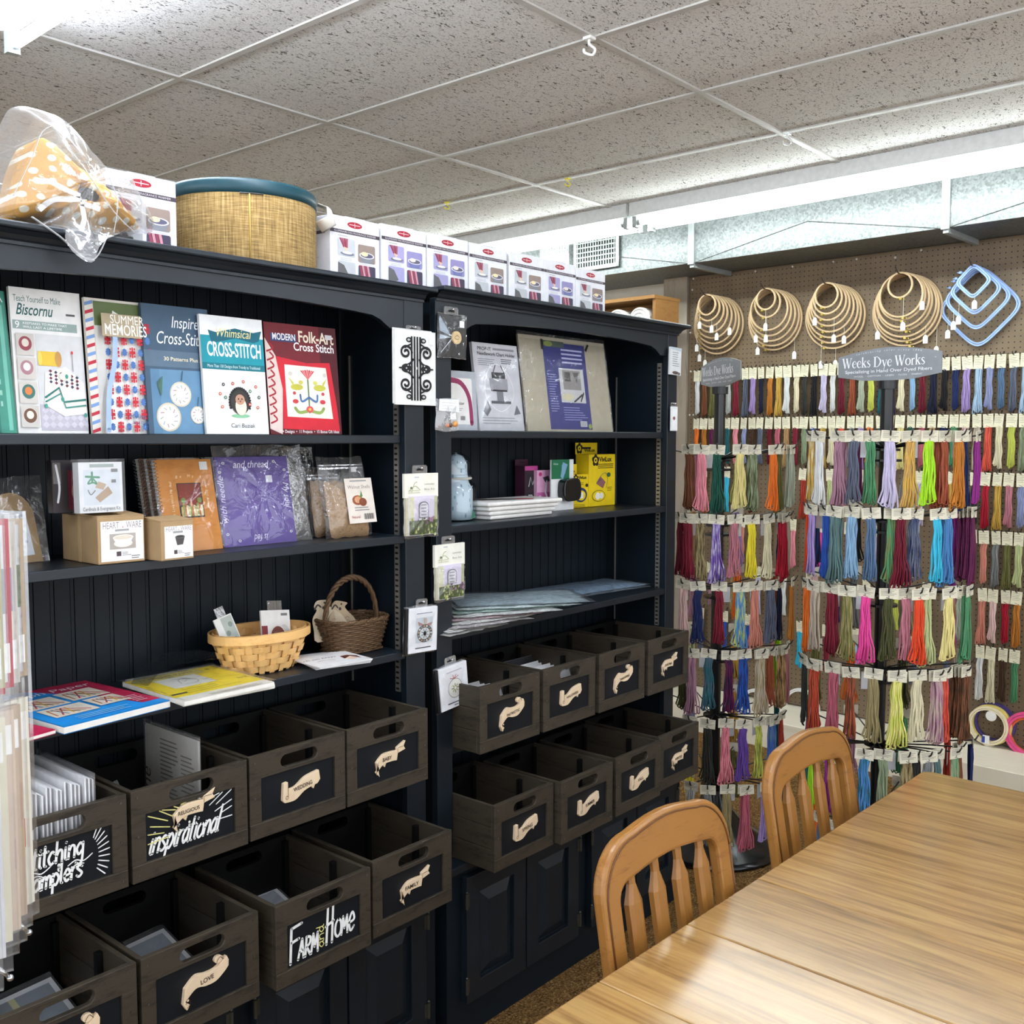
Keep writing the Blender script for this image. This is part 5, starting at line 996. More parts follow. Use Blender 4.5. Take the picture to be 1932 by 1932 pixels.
t, w, h = pkg('white and green card holding a black clip-on lamp', (1040, 961), (1082, 957), 868, .006, '#dfe3e2', rz=1.935, fn= lambda a, w, h: (a.rect(0, .62*h, w*.8, h, '#1f6a46'), a.poly([(.8*w, h), (w, .62*h), (.8*w, .62*h)], '#dfe3e2'), a.text('OttLite', .08*w, .9*h, .008, '#d9e8df'), a.poly([(.05*w, 0), (w, 0), (w, .6*h), (.1*w, .6*h)], '#e4e5e6'), a.rect(.45*w, .72*h, .62*w, .9*h, '#5c9ac0'), a.poly([(.5*w, .95*h), (.72*w, .9*h), (.5*w, .6*h), (.4*w, .66*h)], '#7aa5c0')), name='carded_lamp')
q = MB(); q.prism(cr([(.30*w, .22*h), (.28*w, .55*h), (.5*w, .62*h), (.95*w, .60*h), (1.0*w, .25*h), (.7*w, .18*h)], 4, True), -.03, -.001); q.build('black_lamp_head', C('#101114', .15, .6), t, bevel=.003)
# bagged fabrics on the third shelf
def crinkle(col):
    k = 'bagged_'+col
    if k in MATS: return MATS[k]
    m, nt, b = newmat('bagged_cloth_'+col.strip('#')); b.inputs['Base Color'].default_value = lin(col); b.inputs['Roughness'].default_value = .22; b.inputs['Specular IOR Level'].default_value = .6
    n = noise(nt, coords(nt, (1, 1, 1)), 32, 4, .6, 1.2); r = ramp(nt, n, 0, [(.35, tuple(.75*x for x in lin(col)[:3])), (.65, lin(col))]); link(nt, r, 0, b, 'Base Color'); bump(nt, n, 0, b, .9, .012); MATS[k] = m; return m
def bagpack(label, A, B, D, z, th, col, seed, group, rz=0, m2=None):
    a, b, d = atZ(*A, z), atZ(*B, z), atZ(*D, z); u = b-a; w = u.length; u.normalize(); v = Vector((-u.y, u.x, 0)); dep = max(.1, (d-b).dot(v))
    if a.y+math.sin(math.atan2(u.y, u.x))*w+dep > 2.03: dep = 2.03-a.y
    t = thing('bagged_fabric', label, 'fabric pack', (a.x, a.y, z), (0, 0, math.atan2(u.y, u.x)+rz), group)
    pl = rect_outline(.004, w-.004, .004, dep-.004, 8, .003 if m2 is None else .007, seed); m = Matrix.Rotation(-PI/2, 4, 'X')
    p = pillow(pl, th, .0, 5, .0012 if m2 is None else .0022, seed); p.xf(m); p.build('folded_cloth', crinkle(col), t, smooth=True)
    p = pillow(rect_outline(-.006, w+.010, -.004, dep+.004, 8, .005, seed+5), th*1.35, .0, 5, .002, seed+9); p.xf(m); p.build('plastic_bag', FILMW, t, (0, 0, .0004), smooth=True) if m2 is None else None; return t
TN = ['#cfcecb', '#dfdedb', '#c4bfc0', '#d8d9d5', '#dcc6ca', '#e2e4e3', '#b9d0c8', '#d3e0e0', '#b3c6cf']
for k in range(9):
    bagpack('%s folded fabric in a clear bag, %s in the fanned pile' % (('white', 'pale aqua', 'greyish white', 'off white', 'pinkish white', 'cool white', 'pale green', 'pale blue green', 'grey blue')[k], ('lowest', 'second from bottom', 'third from bottom', 'fourth from bottom', 'fifth from bottom', 'sixth from bottom', 'third from top', 'second from top', 'topmost')[k]), (848+2*k, 1203-7.2*k), (965+19*k, 1176-5.2*k), (985+12*k, 1120-k), zr3+.0006+.0066*k, .0074, TN[k], 20+k, 'clear bags of folded fabric', rz=.05*math.sin(k*2.3), m2=1 if k < 8 else None)
for k in range(2):
    bagpack(('blue folded fabric in a clear bag, upper of two at right', 'blue grey folded fabric in a clear bag, lower of two at right')[1-k], (1012, 1139-5*k), (1232-4*k, 1106-4*k), (1170, 1089), zr3+.0006+.014*k, .012, ('#b3c2d0', '#8fa9c4')[k], 40+k, 'blue bagged fabrics')
# ================================================================ HANGING ON THE UPRIGHTS
HANGP = plastic('hanger_tab_plastic', .12, milky=.10, sc=4, bs=.1)
def hang(name, label, l, r, top, bot, d, cat='craft kit', tab=None, Y=1.787, lean=.0, roll=0):
    p0, p1 = atY(l, bot, Y), atY(r, bot, Y); w = p1.x-p0.x; h = atY((l+r)/2, top, Y).z-p0.z
    t = thing(name, label, cat, (p0.x, Y, p0.z), (lean, roll, 0), 'small kits hanging on the bookcase uprights')
    if tab:
        x0, x1, hh = tab; q = MB(); pl = [(x0*w, h-.004), (x1*w, h-.004), (x1*w, h+hh*.8), (x1*w-.004, h+hh), (x0*w+.004, h+hh), (x0*w, h+hh*.8)]; c = (x0+x1)/2*w; q.prism(pl, .002, .0035); q.build('hang_tab', HANGP, t)
        q = MB(); q.prism([(c-.012, h+hh*.35), (c+.012, h+hh*.35), (c+.010, h+hh*.55), (c+.004, h+hh*.58), (c, h+hh*.75), (c-.004, h+hh*.58), (c-.010, h+hh*.55)], .0015, .0019); q.build('hang_hole', C('#0b0b0c'), t)
        q = MB(); q.tube([(c, -.004, h+hh*.66), (c, .012, h+hh*.66)], .0016, 6); q.sphere((c, -.005, h+hh*.66), .0035, 8); q.build('push_pin', C('#c9c9cc', .2, .6, .9), t, smooth=True)
    return t, w, h
# black iron scrolls on white sheets
t, w, h = hang('scroll_cutout', 'white packet with black scrolled gate cut-out, topmost on the left upright', 745, 821, 624, 763, .004, tab=(.30, .66, .012))
MB().box(0, w, -.002, .003, 0, h).build('white_card', C('#dcddd9', .5), t); MB().box(-.003, w*.94, .0032, .005, .003, h+.003).build('backing_sheet', C('#cfd0cc', .5), t)
a = Art(); K_ = '#131416'
for x in (.40, .47, .54, .61): a.rect((x-.023)*w, .06*h, (x+.023)*w, .92*h, K_)
for s in (-1, 1):
    for sz in (-1, 1):
        cx, cz = (.505+s*.25)*w, (.49+sz*.21)*h; sp = [(cx+s*.15*w*(1-k/22)*math.cos(k*.52)*(-1), cz+sz*.085*h*(1-k/22)*math.sin(k*.52)*1.1) for k in range(18)]; a.line(sp, .0062, K_)
        a.line([((.505+s*.08)*w, (.49+sz*.12)*h), ((.505+s*.16)*w, (.49+sz*.06)*h), ((.505+s*.33)*w, (.49+sz*.02)*h)], .006, K_); a.ell((.505+s*.17)*w, (.49+sz*.38)*h, .075*w, .035*h, K_); a.ell((.505+s*.18)*w, (.49+sz*.38)*h, .035*w, .016*h, '#aeb0ac'); a.line([((.505+s*.10)*w, (.49+sz*.33)*h), ((.505+s*.20)*w, (.49+sz*.30)*h), ((.505+s*.27)*w, (.49+sz*.27)*h)], .004, K_)
    a.ell((.505+s*.24)*w, .49*h, .12*w, .06*h, K_); a.ell((.505+s*.38)*w, .49*h, .05*w, .012*h, K_); a.ell((.505+s*.24)*w, .49*h, .018*w, .01*h, '#cccccc'); a.ell((.505+s*.2)*w, .53*h, .014*w, .009*h, '#cccccc'); a.ell((.505+s*.2)*w, .455*h, .014*w, .009*h, '#cccccc')
a.rect(.485*w, .48*h, .525*w, .51*h, '#d9d9d6'); a.rect(.82*w, .83*h, .93*w, .9*h, '#e6e6e4'); a.build('scroll_design', t, (0, -.002, 0))
# black button card
t, w, h = hang('button_card', 'black packet with a round wooden pumpkin button and white price sticker', 826, 879, 594, 672, .004, tab=(.25, .75, .020))
MB().box(0, w, -.001, .003, 0, h).build('black_card', C('#1e2022', .35), t); MB().tube([(w*.62, -.006, h*.47), (w*.62, -.001, h*.47)], w*.16, 20).build('wooden_button', C('#d9bd8c', .6), t)
a = Art(); a.line([(w*.62-.006, h*.5), (w*.62-.008, h*.45), (w*.62, h*.43), (w*.62+.007, h*.45), (w*.62+.006, h*.5), (w*.62, h*.51)], .0013, '#5d4a26', closed=True); a.line([(w*.62, h*.51), (w*.62+.002, h*.545)], .0013, '#5d4a26'); a.build('pumpkin_mark', t, (0, -.006, 0))
a = Art(); a.rect(.76*w, .72*h, .93*w, .88*h, '#e9e9ea'); a.poly([(.03*w, .88*h), (.06*w, .95*h), (.46*w, .5*h), (.06*w, .6*h)], '#8a97a6'); a.poly([(.05*w, .52*h), (.46*w, .47*h), (.05*w, .4*h)], '#9aa6b2'); a.line([(.10*w, .1*h), (.46*w, .42*h)], .002, '#c5ccd4', False); a.build('sticker_and_ribs', t, (0, -.0012, 0))
pillow(rect_outline(-.002, w+.002, -.002, h+.003, 6, .002, 4), .007, .001, 4, .002, 6).build('film', FILMW, t, smooth=True)
# pumpkin charms baggie
t, w, h = hang('charm_bag', 'small clear bag with white label and orange pumpkin charms', 822, 866, 752, 813, .006)
pillow(rect_outline(0, w, 0, h, 6, .003, 8), .010, .002, 4, .002, 3).build('clear_bag', plastic('milky_bag', .10, milky=.22, sc=26, bs=.8), t, smooth=True)
a = Art(); a.poly([(.02*w, .62*h), (.9*w, .58*h), (.88*w, .98*h), (.05*w, .98*h)], '#dfe1e2'); a.bars(.15*w, .8*w, .86*h, 3, .09*h, .012*h, '#b5b7ba', 3); a.rect(.5*w, .36*h, .75*w, .56*h, '#eceded'); a.build('paper_label', t, (0, -.009, 0))
for k, (x, z, c, r) in enumerate(((.74, .22, '#d88a3a', .008), (.55, .18, '#5a4334', .006), (.42, .17, '#c07a5a', .006))): MB().sphere((x*w, -.006, z*h), r, 10).build('pumpkin_charm', C(c, .4), t, smooth=True)
# lavender kits
def lavender(label, l, r, top, bot, mid):
    t, w, h = hang('lavender_kit', label, l, r, top, bot, .01, tab=(.28, .72, .020)); hf = h*(bot-mid)/(bot-top)
    q = MB(); q.box(.0, w, -.004, .004, hf-.004, h); q.build('header_card', C('#e6e4d8', .5), t)
    a = Art(); a.line([(.12*w, hf+.012), (.3*w, hf+.024), (.45*w, hf+.014)], .002, '#aeb38a'); a.line([(.2*w, hf+.010), (.28*w, hf+.030), (.36*w, hf+.034)], .0018, '#9aa07a'); a.ell(.19*w, hf+.020, .004, .003, '#6f7a58'); a.bars(.1*w, .46*w, hf+.012, 2, .005, .002, '#c2c3a4', 4); a.bars(.28*w, .42*w, hf+.044, 1, .1, .003, '#b9bac2', 1); a.text('Lavender', .57*w, hf+.026, .0072, '#9a9c8e', wid=.31*w); a.text('Box Kit', .57*w, hf+.013, .0072, '#9a9c8e', wid=.31*w); a.build('header_print', t, (0, -.004, 0))
    MB().box(.10*w, .95*w, -.006, .004, .004, hf).build('picture_card', C('#d8d3de', .5), t); MB().box(.03*w, .12*w, -.004, .003, .004, hf-.004).build('fabric_edges', C('#b9b59a', .7), t)
    a = Art(); a.rect(.11*w, .005, .94*w, hf-.002, '#d3ccdc'); a.rect(.11*w, .005, .25*w, hf-.002, '#c9c8a8'); a.rect(.86*w, .3*hf, .94*w, hf-.002, '#aeb08a'); a.rect(.11*w, .005, .94*w, .40*hf, '#47502e'); rg = random.Random(int(l))
    for k in range(46): x, z = rg.uniform(.15, .9)*w, rg.uniform(.02, .44)*hf; a.poly([(x-.003, z-.002), (x+.001, z+.007), (x+.004, z-.001)], rg.choice(('#6f7f3e', '#8a9a50', '#2e371e', '#a9b070', '#5a6a35', '#c9c98a')))
    for k in range(7): x, z = rg.uniform(.5, .92)*w, rg.uniform(.30, .5)*hf; a.ell(x, z, .0035, .0045, rg.choice(('#8a5f7a', '#6d4a66', '#a07a90')), 8)
    cx = .52*w; P = [(cx-.016, .46*hf), (cx+.016, .46*hf), (cx+.016, .76*hf)]+[(cx+.016*math.cos(k*PI/8), .76*hf+.010*math.sin(k*PI/8)) for k in range(9)]+[(cx-.016, .46*hf)]
    a.poly(P[:-1], '#6c6a72'); a.poly([(cx+(x-cx)*.88, .61*hf+(z-.61*hf)*.90) for x, z in P[:-1]], '#c9c6cc'); a.bars(cx-.010, cx+.010, .76*hf, 4, .008, .003, '#8d8a92', 3, .2); a.build('picture', t, (0, -.006, 0))
    pillow(rect_outline(-.0, w+.004, -.004, hf, 7, .003, 6), .012, .002, 4, .003, 5).build('film', FILMW, t, smooth=True)
lavender('lavender kit with a cream header card on the left upright', 762, 825, 893, 1015, 936)
lavender('lavender kit with a cream header card on the right bookcase upright', 819, 875, 1026, 1136, 1066)
def whitekit(label, l, r, top, bot, fn, roll):
    t, w, h = hang('white_kit', label, l, r, top, bot, .01, tab=(.34, .74, .020), roll=roll)
    MB().box(0, w, -.010, .002, 0, h).build('white_box', C('#dedfe2', .45), t, bevel=.002); a = Art(); fn(a, w, h); a.build('box_print', t, (0, -.010, 0))
    MB().box(-.010, .0, -.006, .003, .0, h).build('black_side', C('#1a1a1c', .3), t); pillow(rect_outline(-.012, w+.004, -.004, h+.004, 6, .002, 4), .014, .002, 4, .002, 6).build('film', FILM, t, smooth=True)
whitekit('white kit with a beaded wreath and black spider picture on the left upright', 766, 819, 1144, 1234, lambda a, w, h: (a.bars(.25*w, .8*w, .86*h, 1, .1, .022*h, '#8f93a0', 2, 0), a.rect(.22*w, .22*h, .82*w, .78*h, '#c5ccd2'), a.ell(.54*w, .42*h, .27*w, .20*h, '#55504c', 24), a.ell(.54*w, .42*h, .18*w, .13*h, '#cfd3d6', 24), [a.ell((.54+.225*math.cos(k*.42))*w, (.42+.165*math.sin(k*.42))*h, .035*w, .02*h, ('#d9d4cc', '#b59a84', '#8a8a8c')[k % 3], 8) for k in range(15)], a.ell(.54*w, .42*h, .05*w, .05*h, '#17161a'), [a.line([(.54*w, .42*h), ((.54+.14*math.cos(k*.785+.4))*w, (.42+.11*math.sin(k*.785+.4))*h)], .0012, '#17161a', False) for k in range(8)], a.poly([(.5*w, .62*h), (.28*w, .70*h), (.32*w, .60*h)], '#a5817a'), a.poly([(.56*w, .62*h), (.8*w, .66*h), (.74*w, .58*h)], '#a5817a'), a.rect(.50*w, .62*h, .6*w, .76*h, '#c2ada0'), a.bars(.2*w, .75*w, .1*h, 1, .1, .022*h, '#44444a', 2, 0)), .04)
whitekit('white kit with an oval ornament picture tied with a red bow', 829, 881, 1256, 1344, lambda a, w, h: (a.bars(.25*w, .8*w, .85*h, 1, .1, .022*h, '#a9adb8', 2, 0), a.ell(.52*w, .46*h, .25*w, .23*h, '#8a857e', 28), a.ell(.52*w, .46*h, .235*w, .215*h, '#dcdcd4', 28), a.line([(.36*w, .72*h), (.5*w, .69*h), (.66*w, .73*h)], .0016, '#a8484a'), a.line([(.46*w, .78*h), (.5*w, .69*h), (.58*w, .77*h)], .0016, '#a8484a'), [a.line([(.52*w, .46*h), ((.52+.12*math.cos(k*.785))*w, (.46+.10*math.sin(k*.785))*h)], .003, ('#8a9060', '#a9a070')[k % 2], False) for k in range(8)], a.ell(.52*w, .46*h, .04*w, .035*h, '#e6e6e0'), a.bars(.22*w, .82*w, .12*h, 1, .1, .026*h, '#4c4c54', 2, 0), a.bars(.44*w, .58*w, .06*h, 1, .1, .02*h, '#4c4c54', 2, 0)), -.10)
t, w, h = hang('hanging_packet', 'white printed packet pinned at the far right upright', 1262, 1283, 655, 706, .004, roll=.03); MB().box(0, w, -.003, .003, 0, h).build('white_card', C('#d9dcde', .45), t); a = Art(); a.bars(.2*w, .8*w, .80*h, 7, .08*h, .025*h, '#8d9296', 3); a.ell(.5*w, .08*h, .28*w, .06*h, '#5a4a44'); a.ell(.8*w, .06*h, .12*w, .05*h, '#6a6460'); a.poly([(0, .92*h), (w, .88*h), (w, h), (0, h)], '#b9c6cf'); a.build('printed_front', t, (0, -.003, 0))
t, w, h = hang('hanging_packet', 'narrow white card with a small brown bead, lower on the far right upright', 1265, 1277, 767, 813, .004, tab=(.1, .9, .014)); MB().box(0, w, -.003, .003, 0, h).build('white_card', C('#dde0e2', .45), t, bevel=.002); a = Art(); a.rrect(.12*w, .06*h, .88*w, .92*h, .003, '#e9ebec'); a.ell(.4*w, .52*h, .2*w, .07*h, '#8d5f5a'); a.line([(.4*w, .42*h), (.4*w, .6*h)], .0015, '#8d5f5a', False); a.build('printed_front', t, (0, -.003, 0))
# ================================================================ ON TOP OF THE BOOKCASES
zt1, zt2 = 1.948, 1.958; YW = 1.86
BOXES = [(245, 336, 331), (606, 717, 404), (718, 805, 425), (806, 884, 443), (886, 957, 461), (958, 1027, 477), (1028, 1087, 492), (1088, 1143, 508)]
BN = ['between the plastic bag and the tan ottoman', 'nearest the tan ottoman\'s tag', 'second right of the ottoman', 'third right of the ottoman', 'fourth right of the ottoman', 'fifth right of the ottoman', 'second from the right end', 'at the right end of the row']
def warmer(i):
    l, r, top = BOXES[i]; Y = YW if i else 1.90; bw = .153; x1 = atY(r, 470, Y).x; zt = zt1 if x1 < 1.70 else zt2; h = atY(l+6, top+2, Y).z-zt+.006
    t = thing('boxed_warmer', 'white fragrance warmer box with red oval, '+BN[i], 'box', (x1-bw, Y, zt+.0008), (0, 0, 0), 'white warmer boxes on top of the bookcases')
    w = bw-.002; MB().box(0, w, 0, .15, 0, h).build('carton', C('#dedfe4', .4), t, bevel=.0015); MB().box(w*.3, w*.7, .0, .05, h, h+.0012).build('closing_flap', C('#e2e3e6', .4), t)
    a = Art(); a.ell(.49*w, .89*h, .15*w, .05*h, '#9c1f30', 24); a.bars(.38*w, .6*w, .885*h, 1, .1, .012*h, '#e4b9bd', 1, 0); a.line([(.49*w, .86*h), (.49*w, .92*h)], .002, '#e4b9bd', False); a.rect(0, .735*h, w, .79*h, '#40363f'); a.text('ILLUMINAIRE FAN FRAGRANCE WARMER', .5*w, .748*h, .0062, '#cfc9cf', 'c', wid=.84*w); a.bars(.15*w, .34*w, .69*h, 1, .1, .012*h, '#a7a7ad', 1, 0)
    V = i in (2, 3, 6); b1, b2 = ('#9d98c0', '#8c86b4') if V else ('#b9bcc0', '#8c7b72')
    for q, (x, z) in enumerate(((.14, .38), (.55, .33), (.14, .02), (.55, .0))):
        zz = z*h; a.rrect(x*w, zz, (x+.35)*w, zz+.28*h, .004, b1 if q != 1 else b2)
        if q == 0:
            for k in range(4): a.poly([((x+.03+.045*k)*w, zz+.28*h), ((x+.07+.045*k)*w, zz+.28*h), ((x+.14+.02*k)*w, zz+.13*h), ((x+.11+.02*k)*w, zz+.14*h)], ('#7c3246', '#96475a')[k % 2])
            a.poly([(x*w+.12*w, zz+.15*h), (x*w+.17*w, zz+.07*h), (x*w+.21*w, zz+.13*h)], '#e2b79a'); a.ell((x+.19)*w, zz+.045*h, .14*w, .03*h, '#6f7284'); a.ell((x+.19)*w, zz+.06*h, .10*w, .02*h, '#e4dfd4')
        elif q == 1: a.poly([((x+.03)*w, zz+.11*h), ((x+.32)*w, zz+.10*h), ((x+.28)*w, zz+.0*h), ((x+.07)*w, zz+.0*h)], '#6b6fa0' if V else '#7a7c84'); a.ell((x+.175)*w, zz+.115*h, .155*w, .05*h, '#d5d3d6'); a.ell((x+.175)*w, zz+.115*h, .13*w, .036*h, '#55536a'); a.ell((x+.13)*w, zz+.135*h, .07*w, .035*h, '#e6d6a6' if not V else '#dcd0c4')
        elif q == 2: a.poly([(x*w, zz+.26*h), ((x+.12)*w, zz+.22*h), ((x+.22)*w, zz+.06*h), ((x+.1)*w, zz), (x*w, zz)], '#5c5c5e')
        else:
            a.rrect(x*w, zz, (x+.35)*w, zz+.28*h, .004, '#3f3a4e')
            for k in range(4): a.poly([((x+.02+.05*k)*w, zz+.28*h), ((x+.06+.05*k)*w, zz+.28*h), ((x+.12+.05*k)*w, zz), ((x+.08+.05*k)*w, zz)], ('#8d3a4e', '#c58a94')[k % 2])
        if q < 2: a.bars((x+.05)*w, (x+.3)*w, zz-.035*h, 2, .025*h, .008*h, '#b9b9c0', q, .1)
    a.build('printed_front', t)
    a = Art(); a.bars(.02, .13, .72*h, 1, .1, .05*h, '#5c525c', 1, 0); a.bars(.03, .11, .6*h, 6, .05*h, .012*h, '#c4b9d0', 3); a.build('printed_side', t, (0, .148, 0), (0, 0, -PI/2))
for i in range(8): warmer(i)
# round storage ottoman
BUR = None
def burlap():
    m, nt, b = newmat('tan_burlap'); mp = coords(nt, (1, 1, 1)); n1 = noise(nt, coords(nt, (30, 30, 420)), 1, 3); n2 = noise(nt, coords(nt, (260, 260, 16)), 1, 3)
    ad = nt.nodes.new('ShaderNodeMath'); ad.operation = 'ADD'; link(nt, n1, 0, ad, 0); link(nt, n2, 0, ad, 1); r = ramp(nt, ad, 0, [(.35, lin('#6f5a36')), (.5, lin('#967a48')), (.66, lin('#b59a66'))]); r.color_ramp.elements[0].position = .78; r.color_ramp.elements[1].position = .98; r.color_ramp.elements[2].position = 1.2 if False else 1
    mu = nt.nodes.new('ShaderNodeMath'); mu.operation = 'MULTIPLY'; mu.inputs[1].default_value = .5; link(nt, ad, 0, mu, 0); nt.links.new(mu.outputs[0], r.inputs[0]); e = r.color_ramp.elements; e[0].position = .36; e[1].position = .5; e[2].position = .64
    link(nt, r, 0, b, 'Base Color'); b.inputs['Roughness'].default_value = .9; bump(nt, ad, 0, b, .4, .002); return m
yc = 1.965; pl, pr_ = atY(336, 420, yc), atY(597, 440, yc); R = (pr_.x-pl.x)/2*.875; xc = (pl.x+pr_.x)/2-.022; hz = atY(460, 352, yc-R).z-zt1-.004
t = thing('storage_ottoman', 'round tan burlap ottoman with a teal lid on top of the bookcase', 'ottoman', (xc, yc, zt1+.0008))
MB().lathe([(0, 0), (R*.985, 0), (R, .006), (R, hz-.004), (R*.99, hz)], 48).build('burlap_drum', burlap(), t, smooth=True)
TEAL = C('#0f3a44', .45, .4); MB().lathe([(R*.985, hz-.001), (R*1.012, hz+.002), (R*1.018, hz+.012), (R*1.010, hz+.024), (R*.985, hz+.030), (R*.5, hz+.036), (0, hz+.037)], 48).build('teal_lid', TEAL, t, smooth=True)
an = math.atan2(-1.0, -.42-.15); q = MB(); q.tube([((R+.0008)*math.cos(an), (R+.0008)*math.sin(an), z) for z in (.002, hz*.5, hz-.002)], .0018, 6); q.build('side_seam', C('#b99a58', .9, .1), t, smooth=True)
q = MB(); q.tube([((R+.001)*math.cos(an+d), (R+.001)*math.sin(an+d), hz-.002) for d in (-.12, 0, .08, .18)], .0016, 5); q.build('zip_glimpse', C('#3b3a36', .4), t)
ta = -.62; q = MB(); q.tube([((R+.004)*math.cos(ta), (R+.004)*math.sin(ta), hz+.018), ((R+.03)*math.cos(ta), (R+.03)*math.sin(ta), hz+.010), ((R+.035)*math.cos(ta-.1), (R+.035)*math.sin(ta-.1), hz-.02), ((R+.006)*math.cos(ta-.06), (R+.006)*math.sin(ta-.06), hz-.035)], .016, 8, flat=.12); q.build('paper_tag', C('#ded9cf', .6), t, smooth=True)
q = pillow(rect_outline(0, .05, 0, hz*.92, 5, .006, 5), .006, .010, 3, .004, 7); q.build('plastic_wrap', FILMW, t, ((R+.004)*math.cos(ta+.12)-.02, (R+.004)*math.sin(ta+.12)-.01, .002), (0, 0, .9), smooth=True)
# polka dot drawstring bag inside a clear plastic bag, hanging over the front of the left bookcase
def polka():
    m, nt, b = newmat('yellow_polka_cloth'); mp = coords(nt, (1, 1, 1)); v = nt.nodes.new('ShaderNodeTexVoronoi'); v.voronoi_dimensions = '2D'; mp.inputs['Rotation'].default_value = (PI/2, 0, 0); v.inputs['Scale'].default_value = 42; v.inputs['Randomness'].default_value = .35; link(nt, mp, 0, v, 0)
    r = ramp(nt, v, 'Distance', [(.24, lin('#e2ddc8')), (.27, lin('#cc9430'))]); link(nt, r, 0, b, 'Base Color'); b.inputs['Roughness'].default_value = .6; n = noise(nt, coords(nt), 14, 3); bump(nt, n, 0, b, .4, .01); return m
YB_ = 1.875
def toXZ(pts, Y, ox, oz): return [(atY(px, py, Y).x-ox, atY(px, py, Y).z-oz) for px, py in pts]
o = atY(130, 380, YB_); t = thing('drawstring_bag', 'mustard polka dot drawstring bag inside clear plastic on the left bookcase', 'fabric bag', (o.x, YB_, zt1-.0+.001)); oz = zt1
P = toXZ([(30, 408), (36, 360), (50, 305), (75, 262), (100, 275), (125, 300), (165, 330), (205, 360), (235, 395), (262, 430), (240, 436), (200, 440), (140, 425), (80, 412)], YB_, o.x, oz)
P = [(x, max(z, 0.002)) for x, z in P]; hx, hz_ = toXZ([(148, 375)], YB_, o.x, oz)[0]
mb = MB(); n = len(cr(P, 4, True)); OUT = cr(P, 4, True); vs = [(hx, .02, hz_)]; rings = 8
for r in range(1, rings+1):
    f = r/rings
    for k, (x, z) in enumerate(OUT):
        pl = .007*math.cos(k*PI*.66)*(1-f)**.8*(1 if r > 1 else .3); vs.append((hx+(x-hx)*f, -.050*max(0, 1-f**2)**.7+(.03 if r == 1 else 0)+pl, max(.001, hz_+(z-hz_)*f)))
fs = [(0, 1+k, 1+(k+1) % n) for k in range(n)]
for r in range(rings-1): fs += [(1+r*n+k, 1+(r+1)*n+k, 1+(r+1)*n+(k+1) % n, 1+r*n+(k+1) % n) for k in range(n)]
mb.add(vs, fs); b0 = len(mb.v); mb.add([(hx+(x-hx)*.97, .09, z) for x, z in OUT]+[(x, .0, max(.001, z)) for x, z in OUT], [(k, (k+1) % n, n+(k+1) % n, n+k) for k in range(n)]+[tuple(range(n))]); mb.build('polka_cloth', polka(), t, smooth=True)
q = MB(); q.sphere((hx, -.040, hz_), .016, 12, 1.3, .35, .8); q.build('opening_shade', C('#14100c', .9), t, smooth=True)  # black blob painted as the shade inside the gathered mouth
MB().box(hx-.075, hx+.085, -.045, .06, .0005, .016).build('black_base', C('#17181a', .4), t, bevel=.003)
for pts in ([(148, 372), (120, 360), (90, 345), (72, 345)], [(150, 378), (125, 378), (95, 380), (70, 398)], [(148, 385), (170, 392), (185, 397)], [(150, 388), (155, 415), (150, 440), (165, 465)]):
    q = MB(); PP = cr(toXZ(pts, YB_-.06, o.x, oz), 5); ribbon(q, PP, [.0095]*len(PP), -.068); q.build('white_ribbon', C('#e4e3df', .7), t)
CLR = plastic('thin_clear_bag', .07, milky=.15, sc=17, rough=.10, bs=1.0)
t2 = thing('plastic_bag', 'crumpled clear plastic bag around the polka dot bag, drooping over the cornice', 'plastic bag', (o.x, YB_, zt1+.001))
def drape(pts): return [((atY(px, py, 1.752 if py > 446 else YB_).x-o.x), (atY(px, py, 1.752 if py > 446 else YB_).z-zt1)) for px, py in pts]
OUT2 = cr(drape([(-40, 415), (-28, 330), (5, 225), (30, 202), (75, 208), (110, 235), (150, 285), (190, 330), (235, 335), (262, 385), (288, 440), (250, 442), (200, 450), (172, 500), (120, 455), (70, 432), (20, 410)]), 3, True)
p = pillow(OUT2, .115, .06, 9, .010, 11); p.v = [(x, (y if z > .004 else min(y, -.092-.09)+.0) if False else (y if z > .006 else -.118-.010*abs(math.sin(x*60))), z) for x, y, z in p.v]; ob = p.build('bag_film', CLR, t2, smooth=True); sb = ob.modifiers.new('soft', 'SUBSURF'); sb.levels = sb.render_levels = 1
for pts, wd in (([(60, 410), (110, 445), (172, 492), (205, 440)], .010), ([(25, 370), (60, 300), (80, 250), (110, 235)], .005), ([(100, 240), (160, 320), (215, 400), (255, 440)], .005), ([(205, 335), (222, 380), (215, 440)], .004)):
    q = MB(); PP = [atY(px, py, 1.76) for px, py in cr(pts, 6)]; q.tube([(v.x-o.x, v.y-YB_, v.z-zt1) for v in PP], wd*.35, 5, flat=.4); q.build('film_fold', plastic('film_edge', .12, milky=.45, sc=30), t2, smooth=True)
